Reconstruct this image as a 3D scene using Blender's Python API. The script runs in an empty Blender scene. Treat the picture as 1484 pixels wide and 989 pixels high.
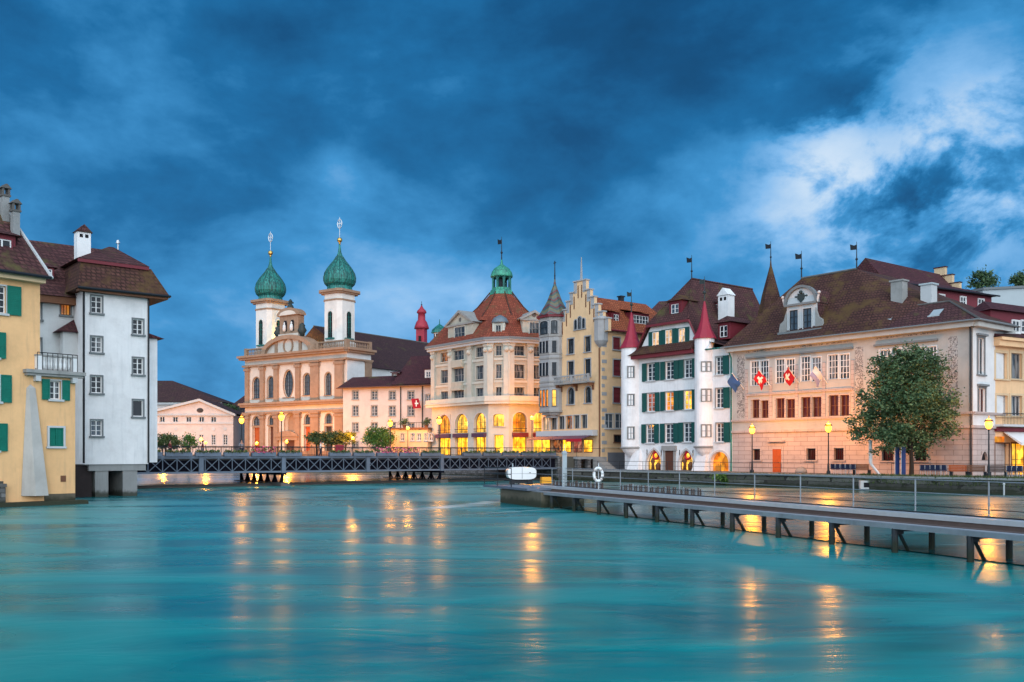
import bpy, math, random
from mathutils import Vector, Matrix, noise
SC = bpy.context.scene
COL = SC.collection
R = math.radians
random.seed(11)
# ------------------------------------------------------------------ camera, sky, sun, exposure
F, CX, HY, CZ = 1346.0, 742.0, 658.0, 3.3          # focal length in photo pixels, principal column, horizon row, eye height
cam = bpy.data.cameras.new('camera'); camo = bpy.data.objects.new('camera', cam); COL.objects.link(camo)
camo.location = (0, 0, CZ); camo.rotation_euler = (R(90), 0, 0)
cam.sensor_width = 36; cam.lens = 36 * F / 1484; cam.shift_y = (HY - 494.5) / 1484
cam.clip_start = .1; cam.clip_end = 6000
SC.camera = camo
SC.render.resolution_x, SC.render.resolution_y = 1024, 682
SC.view_settings.view_transform = 'Standard'; SC.view_settings.look = 'None'
SC.view_settings.exposure = 0.0; SC.view_settings.gamma = 1.0
SC.cycles.max_bounces = 6; SC.cycles.sample_clamp_indirect = 4.0; SC.cycles.caustics_reflective = False
SUN_EL, SUN_AZ = 14.0, 164.0                          # low, behind the camera's left shoulder, well veiled by cloud
sun = bpy.data.lights.new('sun', 'SUN'); suno = bpy.data.objects.new('sun', sun); COL.objects.link(suno)
sun.energy = 0.62; sun.angle = R(25); sun.color = (1.0, .93, .88)
_sd = Vector((math.sin(R(SUN_AZ)) * math.cos(R(SUN_EL)), math.cos(R(SUN_AZ)) * math.cos(R(SUN_EL)), math.sin(R(SUN_EL))))
suno.rotation_euler = _sd.to_track_quat('Z', 'Y').to_euler(); suno.location = (-60, -40, 60)

class NT:                                            # small node helper
    def __init__(s, tree): s.t = tree; s.n = tree.nodes; s.n.clear()
    def new(s, typ, **kw):
        n = s.n.new(typ)
        for k, v in kw.items(): setattr(n, k, v)
        return n
    def link(s, a, b): s.t.links.new(a, b)
    def _in(s, n, i, v):
        if v is None: return
        if isinstance(v, bpy.types.NodeSocket): s.link(v, n.inputs[i])
        else:
            try: n.inputs[i].default_value = v
            except Exception: n.inputs[i].default_value = (*v, 1) if len(v) == 3 else v[:3]
    def math(s, op, a, b=None, c=None, clamp=False):
        n = s.new('ShaderNodeMath', operation=op, use_clamp=clamp)
        for i, v in enumerate((a, b, c)): s._in(n, i, v)
        return n.outputs[0]
    def vmath(s, op, a, b=None, out=0):
        n = s.new('ShaderNodeVectorMath', operation=op); s._in(n, 0, a)
        if b is not None: s._in(n, 1, b)
        return n.outputs[out]
    def noise(s, vec, scale, detail=4, rough=.55, dist=0, out='Fac'):
        n = s.new('ShaderNodeTexNoise'); s._in(n, 'Vector', vec)
        n.inputs['Scale'].default_value = scale; n.inputs['Detail'].default_value = detail
        n.inputs['Roughness'].default_value = rough; n.inputs['Distortion'].default_value = dist
        return n.outputs[out]
    def ramp(s, fac, stops, interp='LINEAR'):
        n = s.new('ShaderNodeValToRGB'); n.color_ramp.interpolation = interp; e = n.color_ramp.elements
        while len(e) < len(stops): e.new(.5)
        for i, (p, c) in enumerate(stops):
            e[i].position = p; e[i].color = (*c, 1) if not isinstance(c, (int, float)) else (c, c, c, 1)
        s._in(n, 0, fac); return n.outputs[0]
    def smooth(s, v, lo, hi):
        n = s.new('ShaderNodeMapRange', interpolation_type='SMOOTHSTEP'); s._in(n, 0, v)
        n.inputs[1].default_value = lo; n.inputs[2].default_value = hi; return n.outputs[0]
    def mix(s, fac, a, b, mode='MIX'):
        n = s.new('ShaderNodeMix', data_type='RGBA', blend_type=mode); s._in(n, 0, fac)
        s._in(n, 6, a); s._in(n, 7, b); return n.outputs[2]
    def mapping(s, vec, scale=(1, 1, 1), loc=(0, 0, 0), rot=(0, 0, 0)):
        n = s.new('ShaderNodeMapping'); s._in(n, 0, vec)
        n.inputs[1].default_value = loc; n.inputs[2].default_value = rot; n.inputs[3].default_value = scale
        return n.outputs[0]

def lin(r, g, b):
    f = lambda c: ((c / 255 + .055) / 1.055) ** 2.4 if c > 10 else c / 255 / 12.92
    return (f(r), f(g), f(b))

def make_world():
    w = bpy.data.worlds.new('World'); SC.world = w; w.use_nodes = True
    t = NT(w.node_tree)
    d = t.vmath('NORMALIZE', t.new('ShaderNodeTexCoord').outputs['Generated'])
    sep = t.new('ShaderNodeSeparateXYZ'); t.link(d, sep.inputs[0]); dx, dy, dz = sep.outputs
    den = t.math('ADD', t.math('MAXIMUM', dz, 0.0), .16)
    cmb = t.new('ShaderNodeCombineXYZ')
    t.link(t.math('DIVIDE', dx, den), cmb.inputs[0]); t.link(t.math('DIVIDE', dy, den), cmb.inputs[1])
    cp = t.mapping(cmb.outputs[0], scale=(1.0, .8, 1), rot=(0, 0, R(-18)))
    n1 = t.noise(cp, .75, 5, .5, .15)                 # big masses
    n2 = t.noise(t.mapping(d, scale=(1, 1, 1.9), loc=(3.1, 0, 0), rot=(0, R(14), 0)), 4.2, 9, .57, .15)   # billows
    n3 = t.noise(t.mapping(d, scale=(1, 1, 1.3), loc=(7.1, 2, 0)), 11, 6, .58, .2)
    def blob(px, py, rx, amp):                        # a brighter or darker stretch of cloud, by direction
        v = Vector(((px - CX) / F, 1, (HY - py) / F)).normalized()
        dist = t.vmath('LENGTH', t.vmath('SUBTRACT', d, tuple(v)), out=1)
        g = t.math('POWER', 2.718, t.math('MULTIPLY', t.math('POWER', t.math('DIVIDE', dist, rx / F), 2), -1.0))
        return t.math('MULTIPLY', g, amp)
    val = t.math('MULTIPLY_ADD', n1, .34, -.335)
    val = t.math('MULTIPLY_ADD', n2, .70, val)
    val = t.math('MULTIPLY_ADD', n3, .20, val)
    crisp = t.smooth(t.noise(t.mapping(d, scale=(1, 1, 1.5), loc=(1.3, 0, .4), rot=(0, R(-38), 0)), 7.5, 9, .6, .25), .40, .60)
    brk = None
    for b in ((1290, 250, 130, .30), (1190, 235, 70, .26), (1410, 190, 120, .26), (1190, 330, 110, .16), (1470, 350, 120, .28)):
        g = blob(*b); brk = g if brk is None else t.math('ADD', brk, g)
    val = t.math('ADD', val, t.math('MULTIPLY', brk, t.math('MULTIPLY_ADD', crisp, .78, .16)))
    for b in ((1010, 400, 230, .20), (640, 470, 240, .2),
              (1440, 130, 130, .10), (500, 225, 45, .12), (455, 300, 60, .07), (560, 440, 120, .08), (250, 460, 240, .06), (90, 120, 260, .07), (230, 130, 120, .06), (860, 330, 200, -.05),
              (700, 90, 300, -.06), (1340, 305, 60, -.30), (1262, 160, 60, -.10), (1440, 240, 55, -.10), (300, 220, 160, -.06), (1000, 150, 260, -.06)):
        val = t.math('ADD', val, blob(*b))
    val = t.math('ADD', val, t.math('MULTIPLY', t.math('SUBTRACT', 1.0, t.smooth(dz, .02, .26)), .10))
    front = t.ramp(val, [(.0, lin(6, 56, 94)), (.18, lin(12, 79, 128)), (.32, lin(24, 106, 162)), (.46, lin(62, 146, 206)),
                         (.60, lin(128, 184, 234)), (.80, lin(196, 220, 244)), (1.0, lin(228, 238, 250))])
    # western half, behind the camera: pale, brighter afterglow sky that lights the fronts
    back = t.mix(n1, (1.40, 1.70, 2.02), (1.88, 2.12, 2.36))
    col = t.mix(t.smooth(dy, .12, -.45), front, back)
    sky = t.new('ShaderNodeTexSky', sky_type='NISHITA'); sky.sun_disc = False
    sky.sun_elevation = R(SUN_EL); sky.sun_rotation = R(SUN_AZ)
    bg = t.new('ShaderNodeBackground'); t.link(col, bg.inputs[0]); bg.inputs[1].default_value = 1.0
    bg2 = t.new('ShaderNodeBackground'); t.link(sky.outputs[0], bg2.inputs[0]); bg2.inputs[1].default_value = .004
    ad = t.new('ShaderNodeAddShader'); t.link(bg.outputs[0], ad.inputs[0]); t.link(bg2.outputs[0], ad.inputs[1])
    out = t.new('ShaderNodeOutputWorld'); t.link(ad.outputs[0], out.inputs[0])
    w.cycles.sampling_method = 'MANUAL'; w.cycles.sample_map_resolution = 512
make_world()

# ------------------------------------------------------------------ materials
M = {}
def _fin(t, m, **kw):
    b = t.new('ShaderNodeBsdfPrincipled'); o = t.new('ShaderNodeOutputMaterial'); t.link(b.outputs[0], o.inputs[0])
    for k, v in kw.items(): t._in(b, k.replace('_', ' '), v)
    return b
def newmat(name):
    m = bpy.data.materials.new(name); m.use_nodes = True; M[name] = m
    return m, NT(m.node_tree)
def bumpn(t, h, strength=.3, dist=.05):
    n = t.new('ShaderNodeBump'); n.inputs['Strength'].default_value = strength; n.inputs['Distance'].default_value = dist
    t.link(h, n.inputs['Height']); return n.outputs[0]
def tide(t, co, col):
    """dark green weed up to the high water mark"""
    sp = t.new('ShaderNodeSeparateXYZ'); t.link(t.new('ShaderNodeNewGeometry').outputs['Position'], sp.inputs[0])
    z = t.math('ADD', sp.outputs[2], t.math('MULTIPLY_ADD', t.noise(co, 2.2, 5, .65), .7, -.35))
    return t.mix(t.math('MULTIPLY', t.math('SUBTRACT', 1.0, t.smooth(z, .22, .62)), .85), col, (.022, .028, .014))
def plain(name, c, rough=.75, var=.12, sc=3.0, bump=.25, metal=0.0, spec=.3, streak=0.0, dark=None, wet=False):
    m, t = newmat(name); co = t.new('ShaderNodeTexCoord').outputs['Object']
    n = t.noise(co, sc, 5, .6); k = tuple(x * (1 - var) for x in c); l = tuple(min(1, x * (1 + var)) for x in c)
    col = t.mix(n, k, l)
    if streak:
        s = t.noise(t.mapping(co, scale=(2.2, 2.2, .16)), 1.4, 5, .65)
        s2 = t.noise(co, .35, 3, .6)
        pt = t.noise(t.mapping(co, loc=(5, 2, 8)), .55, 6, .7)
        col = t.mix(1.0, col, t.ramp(pt, [(.3, .86), (.5, 1.0), (.7, 1.08)]), 'MULTIPLY')
        f = t.math('MULTIPLY', t.smooth(t.math('ADD', t.math('MULTIPLY', s, .65), t.math('MULTIPLY', s2, .35)), .48, .72), streak)
        col = t.mix(f, col, dark or tuple(x * .45 for x in c))
    if wet: col = tide(t, co, col)
    ri = t.new('ShaderNodeObjectInfo').outputs['Random']
    col = t.mix(1.0, col, t.mix(ri, (.93, .93, .93), (1.04, 1.04, 1.04)), 'MULTIPLY')
    _fin(t, m, Base_Color=col, Roughness=rough, Metallic=metal, Specular_IOR_Level=spec,
         Normal=bumpn(t, t.noise(co, sc * 6, 4, .6), bump, .03))
    return m
def tiles(name, c1, c2, moss=0.0, mc=(.10, .09, .03), row=.29, wid=.36):
    m, t = newmat(name); co = t.new('ShaderNodeTexCoord').outputs['Object']
    sp = t.new('ShaderNodeSeparateXYZ'); t.link(co, sp.inputs[0])
    cb = t.new('ShaderNodeCombineXYZ'); t.link(t.math('MULTIPLY_ADD', sp.outputs[1], .83, sp.outputs[0]), cb.inputs[0]); t.link(sp.outputs[2], cb.inputs[1])
    br = t.new('ShaderNodeTexBrick'); t.link(cb.outputs[0], br.inputs['Vector'])
    br.inputs['Scale'].default_value = 1; br.inputs['Brick Width'].default_value = wid; br.inputs['Row Height'].default_value = row
    br.inputs['Mortar Size'].default_value = .075; br.inputs['Mortar Smooth'].default_value = .5; br.inputs['Bias'].default_value = 0
    t._in(br, 'Color1', c1); t._in(br, 'Color2', c2); t._in(br, 'Mortar', tuple(x * .28 for x in c1))
    n = t.noise(co, .9, 6, .62); col = t.mix(t.smooth(n, .35, .7), br.outputs[0], tuple(x * .55 for x in c2))
    n2 = t.noise(co, 3.0, 5, .7); col = t.mix(t.math('MULTIPLY', t.smooth(n2, .5, .75), .5), col, tuple(min(1, x * 1.7 + .01) for x in c1))
    if moss:
        col = t.mix(t.math('MULTIPLY', t.smooth(t.noise(co, .45, 6, .7), .62 - .3 * moss, .82 - .3 * moss), .85), col, mc)
    _fin(t, m, Base_Color=col, Roughness=.8, Specular_IOR_Level=.25, Normal=bumpn(t, br.outputs['Fac'], -.6, .05))
    return m
def blocks(name, c, joint, bw, bh, var=.1, mortar=.02, warp=0.0):
    m, t = newmat(name); co = t.new('ShaderNodeTexCoord').outputs['Object']
    sp = t.new('ShaderNodeSeparateXYZ'); t.link(co, sp.inputs[0])
    cb = t.new('ShaderNodeCombineXYZ'); t.link(t.math('ADD', sp.outputs[0], sp.outputs[1]), cb.inputs[0]); t.link(sp.outputs[2], cb.inputs[1])
    v = cb.outputs[0]
    if warp: v = t.vmath('ADD', v, t.vmath('MULTIPLY', t.vmath('SUBTRACT', t.noise(co, 1.7, 4, out='Color'), (.5, .5, .5)), (warp, warp, 0)))
    br = t.new('ShaderNodeTexBrick'); t.link(v, br.inputs['Vector'])
    br.inputs['Scale'].default_value = 1; br.inputs['Brick Width'].default_value = bw; br.inputs['Row Height'].default_value = bh
    br.inputs['Mortar Size'].default_value = mortar; br.inputs['Mortar Smooth'].default_value = .3
    t._in(br, 'Color1', tuple(x * (1 - var) for x in c)); t._in(br, 'Color2', tuple(x * (1 + var) for x in c)); t._in(br, 'Mortar', joint)
    col = t.mix(t.math('MULTIPLY', t.smooth(t.noise(co, .8, 6, .65), .45, .75), .45), br.outputs[0], tuple(x * .5 for x in c))
    if warp: col = tide(t, co, col)
    _fin(t, m, Base_Color=col, Roughness=.85, Specular_IOR_Level=.2, Normal=bumpn(t, br.outputs['Fac'], -.8, .06))
    return m
def glow(name, c1, c2, strength, sc=1.2, dark=.3, vert=1.0):
    """lit room behind a pane: warm light, darker furniture shapes, a glassy surface"""
    m, t = newmat(name); co = t.new('ShaderNodeTexCoord').outputs['Object']
    ri = t.new('ShaderNodeObjectInfo').outputs['Random']
    off = t.new('ShaderNodeCombineXYZ'); t.link(t.math('MULTIPLY', ri, 40.0), off.inputs[0]); t.link(t.math('MULTIPLY', ri, 17.0), off.inputs[2])
    co = t.vmath('ADD', co, off.outputs[0])
    n = t.noise(t.mapping(co, scale=(1, 1, vert)), sc, 1.5, .5); n2 = t.noise(t.mapping(co, loc=(3, 7, 1), scale=(1, 1, .6)), sc * 2.0, 1.0, .5)
    col = t.mix(t.smooth(n, .35, .65), c1, c2)
    vo = t.new('ShaderNodeTexVoronoi'); vo.distance = 'CHEBYCHEV'; t.link(t.mapping(co, scale=(1, 1, .8)), vo.inputs['Vector']); vo.inputs['Scale'].default_value = 1.7
    sv = t.new('ShaderNodeSeparateXYZ'); t.link(vo.outputs['Color'], sv.inputs[0])
    k = t.math('MULTIPLY', t.math('MULTIPLY_ADD', t.smooth(n2, .38, .62), 1 - dark, dark), t.math('MULTIPLY', t.math('MULTIPLY_ADD', sv.outputs[0], .75, .6), strength))
    b = _fin(t, m, Base_Color=(.03, .02, .01), Roughness=.12, Specular_IOR_Level=.3)
    t._in(b, 'Emission Color', col); t._in(b, 'Emission Strength', k)
    return m
def glass(name, c, curtain=0.0):
    m, t = newmat(name); co = t.new('ShaderNodeTexCoord').outputs['Object']
    ri = t.new('ShaderNodeObjectInfo').outputs['Random']; off = t.new('ShaderNodeCombineXYZ'); t.link(t.math('MULTIPLY', ri, 37.0), off.inputs[0])
    n = t.noise(t.vmath('ADD', t.mapping(co, scale=(3, 3, .35)), off.outputs[0]), 1.3, 3, .5)
    col = t.mix(t.math('MULTIPLY', t.smooth(n, .5, .62), curtain), c, (.21, .22, .23))
    _fin(t, m, Base_Color=col, Roughness=.06, Specular_IOR_Level=.3, Normal=bumpn(t, t.noise(co, 1.1, 2), .06, .1))
    return m
def slats(name, c, step=.11):
    m, t = newmat(name); co = t.new('ShaderNodeTexCoord').outputs['Object']
    sp = t.new('ShaderNodeSeparateXYZ'); t.link(co, sp.inputs[0])
    w = t.math('FRACT', t.math('DIVIDE', sp.outputs[2], step))
    col = t.mix(t.noise(co, 2.5, 5, .65), tuple(x * .7 for x in c), tuple(x * 1.3 for x in c))
    _fin(t, m, Base_Color=col, Roughness=.55, Specular_IOR_Level=.35, Normal=bumpn(t, w, .8, .03))
    return m

plain('white_plaster', (.70, .72, .72), .85, .05, 1.2, .15, streak=.22, dark=(.40, .43, .45))
plain('white_house_plaster', (.80, .81, .82), .85, .06, 1.0, .25, streak=.45, dark=(.48, .5, .52))
plain('ochre_plaster', (.84, .50, .24), .85, .08, 1.0, .3, streak=.6, dark=(.50, .31, .18))
plain('cream_plaster', (.76, .51, .29), .85, .06, 1.2, .15, streak=.28, dark=(.42, .33, .2))
plain('cream_stone', (.43, .405, .335), .8, .12, 1.5, .3, streak=.6, dark=(.28, .25, .19))
plain('pale_stone', (.54, .52, .45), .8, .08, 1.5, .25, streak=.25, dark=(.33, .31, .26))
plain('painted_plaster', (.44, .445, .425), .85, .1, .9, .2, streak=.5, dark=(.34, .35, .34))
plain('church_plaster', (.62, .56, .49), .85, .07, .8, .15, streak=.4, dark=(.48, .4, .34))
plain('church_stone', (.33, .215, .145), .85, .3, 1.6, .3, streak=.4, dark=(.22, .13, .09))
plain('tower_plaster', (.70, .68, .64), .85, .05, .8, .15, streak=.18, dark=(.5, .46, .42))
plain('rose_plaster', (.60, .54, .51), .85, .05, .8, .15, streak=.15)
plain('warm_plaster', (.64, .48, .30), .85, .06, 1.0, .15, streak=.2)
plain('grey_stone', (.30, .30, .29), .85, .18, 2.0, .35, streak=.4, dark=(.14, .14, .13))
plain('oriel_stone', (.34, .35, .36), .8, .16, 2.0, .35, streak=.4, dark=(.17, .17, .18))
plain('dark_stone', (.12, .115, .11), .9, .3, 1.2, .5, streak=.5, dark=(.04, .045, .04))
plain('dark_plaster', (.05, .04, .065), .85, .15, 1.5, .2)
plain('slate_trim', (.17, .19, .20), .7, .12, 3, .15)
plain('light_trim', (.50, .52, .53), .7, .08, 3, .15)
plain('white_paint', (.76, .77, .77), .45, .04, 5, .05)
plain('wine_paint', (.16, .022, .032), .55, .2, 3, .1)
plain('wine_roof_metal', (.30, .022, .045), .4, .22, 1.5, .1, streak=.35, dark=(.14, .02, .03))
plain('crimson_metal', (.34, .03, .05), .5, .2, 1.5, .1)
plain('dark_metal', (.022, .026, .032), .45, .2, 4, .1, metal=.3)
plain('steel_blue', (.135, .17, .225), .45, .15, 3, .1, metal=.3, streak=.3, dark=(.09, .09, .10))
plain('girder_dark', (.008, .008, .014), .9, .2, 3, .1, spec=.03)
plain('weathered_steel', (.27, .30, .33), .5, .25, 2, .2, metal=.4, streak=.3, dark=(.10, .06, .04))
plain('steel_pale', (.34, .40, .43), .5, .12, 3, .1, streak=.4, dark=(.2, .2, .19))
plain('galvanised', (.58, .62, .65), .4, .12, 4, .1, metal=.5)
plain('dark_timber', (.030, .022, .022), .85, .3, 2.5, .4)
plain('brown_timber', (.17, .075, .04), .75, .3, 2.5, .4)
plain('deck_timber', (.12, .085, .075), .85, .3, 2.5, .4)
plain('wet_concrete', (.12, .105, .075), .7, .25, 1.3, .4, streak=.7, dark=(.035, .033, .02), wet=True)
plain('pile_metal', (.035, .04, .047), .6, .3, 3, .2, metal=.2, streak=.6, dark=(.06, .03, .018), wet=True)
plain('buttress_plaster', (.47, .455, .43), .85, .14, 1.0, .3, streak=.65, dark=(.30, .27, .24))
plain('concrete', (.28, .29, .29), .85, .12, 1.6, .3, streak=.5, dark=(.16, .16, .15), wet=True)
plain('gold', (.65, .42, .12), .3, .1, 3, .05, metal=.9)
plain('dark_bronze', (.03, .045, .045), .5, .3, 4, .3)
plain('white_enamel', (.78, .80, .80), .3, .03, 4, .03, spec=.5)
plain('orange_spot_paint', (.80, .38, .03), .45, .1, 3, .1)
plain('red_paint', (.55, .02, .03), .5, .1, 3, .05)
plain('flag_red', (.40, .012, .028), .8, .08, 5, .1)
plain('flag_white', (.75, .75, .75), .8, .04, 5, .1)
plain('flag_blue', (.03, .10, .30), .8, .08, 5, .1)
plain('flag_lilac', (.30, .32, .55), .8, .1, 5, .1)
plain('banner_blue', (.004, .028, .13), .6, .1, 2, .05)
plain('chair_blue', (.008, .016, .05), .45, .15, 4, .05)
plain('awning_plum', (.09, .045, .085), .8, .15, 3, .1)
plain('awning_white', (.74, .73, .72), .8, .05, 3, .05)
plain('orange_door', (.42, .09, .02), .6, .2, 2.5, .2)
plain('brown_door', (.10, .04, .025), .6, .2, 2.5, .2)
plain('grey_door', (.16, .17, .19), .6, .12, 2, .2)
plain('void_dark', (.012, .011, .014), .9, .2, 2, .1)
plain('paving', (.16, .14, .14), .85, .2, 1.2, .3)
plain('asphalt', (.07, .07, .075), .9, .2, 2, .3)
plain('land_earth', (.09, .09, .075), .95, .3, .3, .3)
plain('bark', (.035, .028, .022), .95, .3, 6, .7)
plain('pink_petals', (.62, .10, .22), .8, .3, 8, .2)
plain('shutter_red', (.13, .02, .035), .6, .2, 3, .15)
plain('pale_metal_roof', (.42, .48, .50), .5, .08, .8, .1, metal=.2)
plain('lead', (.16, .20, .23), .5, .2, 2, .15, metal=.3)
slats('green_shutter', (.006, .088, .082)); slats('emerald_shutter', (.006, .17, .12))
tiles('brown_tiles', (.135, .055, .050), (.09, .036, .04), .34)
tiles('mossy_tiles', (.11, .048, .036), (.085, .034, .03), .52, (.105, .062, .022))
tiles('maroon_tiles', (.115, .036, .040), (.085, .028, .036), .2)
tiles('orange_tiles', (.42, .125, .055), (.34, .085, .038), .2, (.13, .06, .03))
tiles('dome_tiles', (.38, .095, .05), (.27, .06, .036), .35, (.15, .09, .04))
tiles('church_tiles', (.095, .046, .044), (.07, .034, .038), .25)
blocks('rustic_stone', (.47, .40, .375), (.15, .12, .11), 1.6, .47, .06, .018)
blocks('quay_stone', (.10, .10, .09), (.03, .03, .028), .8, .36, .45, .03, .25)
blocks('rubble_wall', (.15, .15, .15), (.05, .05, .05), .6, .3, .4, .03, .2)
glow('lit_shop', (1.0, .36, .012), (1.0, .56, .035), 2.6, .7, .45)
glow('lit_orange', (1.0, .22, .01), (1.0, .38, .03), 1.3, .7, .45)
glow('lit_yellow', (1.0, .44, .03), (1.0, .60, .09), 1.7, .7, .55)
glow('lit_curtain', (1.0, .56, .26), (1.0, .66, .40), .95, 1.2, .75, .2)
glow('lit_dim', (.9, .22, .03), (.75, .30, .10), .5, 1.3, .1)
glow('lit_red', (.85, .18, .10), (.9, .4, .25), .55, 1.4, .4, .3)
glow('amber_glow', (.35, .06, .02), (.5, .14, .03), .10, 1.0, .2)  # faint glow put into the portal and oculus fill, no lamp there
glass('glass_dark', (.010, .015, .022)); glass('glass_curtain', (.03, .04, .05), .8); glass('glass_blue', (.05, .08, .11), .4)
glass('glass_red', (.05, .008, .008), .12)
def lampmat():
    m, t = newmat('lamp_glow'); b = _fin(t, m, Base_Color=(.8, .5, .2), Roughness=.4)
    t._in(b, 'Emission Color', (1.0, .36, .02)); t._in(b, 'Emission Strength', 5.0)
lampmat()
def copper(name, c, dk):
    m, t = newmat(name); co = t.new('ShaderNodeTexCoord').outputs['Object']
    sp = t.new('ShaderNodeSeparateXYZ'); t.link(co, sp.inputs[0])
    s = t.noise(t.mapping(co, scale=(3, 3, .25)), 1.6, 5, .65)
    n = t.noise(co, 1.2, 5, .65)
    col = t.mix(t.smooth(s, .38, .60), c, dk); col = t.mix(t.math('MULTIPLY', t.smooth(n, .5, .7), .4), col, tuple(min(1, x * 1.7) for x in c))
    _fin(t, m, Base_Color=col, Roughness=.55, Metallic=.1, Normal=bumpn(t, s, .3, .05))
copper('copper_teal', (.022, .22, .185), (.006, .06, .055)); copper('copper_dark', (.010, .10, .088), (.006, .05, .05)); copper('copper_green', (.05, .33, .21), (.03, .14, .11))
def checker_roof():
    m, t = newmat('glazed_tiles'); co = t.new('ShaderNodeTexCoord').outputs['Object']
    sp = t.new('ShaderNodeSeparateXYZ'); t.link(co, sp.inputs[0])
    ang = t.math('ARCTAN2', sp.outputs[1], sp.outputs[0])
    zig = t.math('PINGPONG', t.math('MULTIPLY', ang, 2.546), .5)
    v = t.math('FRACT', t.math('ADD', t.math('MULTIPLY', sp.outputs[2], .95), zig))
    col = t.ramp(v, [(0, (.17, .15, .07)), (.3, (.04, .09, .08)), (.55, (.15, .02, .025)), (.78, (.10, .13, .12))], 'CONSTANT')
    col = t.mix(t.math('MULTIPLY', t.noise(co, 4, 4), .7), col, (.06, .06, .055))
    _fin(t, m, Base_Color=col, Roughness=.45)
checker_roof()
def fresco():
    m, t = newmat('fresco_scrolls'); co = t.new('ShaderNodeTexCoord').outputs['Object']
    n = t.noise(co, 1.9, 3, .5, 2.2)
    l = t.math('ABSOLUTE', t.math('SUBTRACT', n, .5))
    col = t.mix(t.smooth(l, .02, .09), (.07, .08, .09), (.46, .46, .44))
    col = t.mix(t.math('MULTIPLY', t.noise(co, 1.1, 4), .5), col, (.42, .36, .33))
    _fin(t, m, Base_Color=col, Roughness=.85)
fresco()
def leafmat(name, c1, c2):
    m, t = newmat(name); g = t.new('ShaderNodeNewGeometry').outputs['Random Per Island']
    co = t.new('ShaderNodeTexCoord').outputs['Object']
    col = t.mix(g, c1, c2); col = t.mix(t.math('MULTIPLY', t.smooth(t.noise(co, .55, 3), .4, .65), .5), col, tuple(x * .5 for x in c1))
    b = _fin(t, m, Base_Color=col, Roughness=.55, Specular_IOR_Level=.3)
leafmat('leaf_dark', (.034, .085, .038), (.12, .19, .078)); leafmat('leaf_bright', (.05, .13, .025), (.12, .24, .05))
leafmat('leaf_olive', (.04, .065, .02), (.10, .14, .045)); leafmat('leaf_grass', (.035, .07, .015), (.10, .13, .04))
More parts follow.
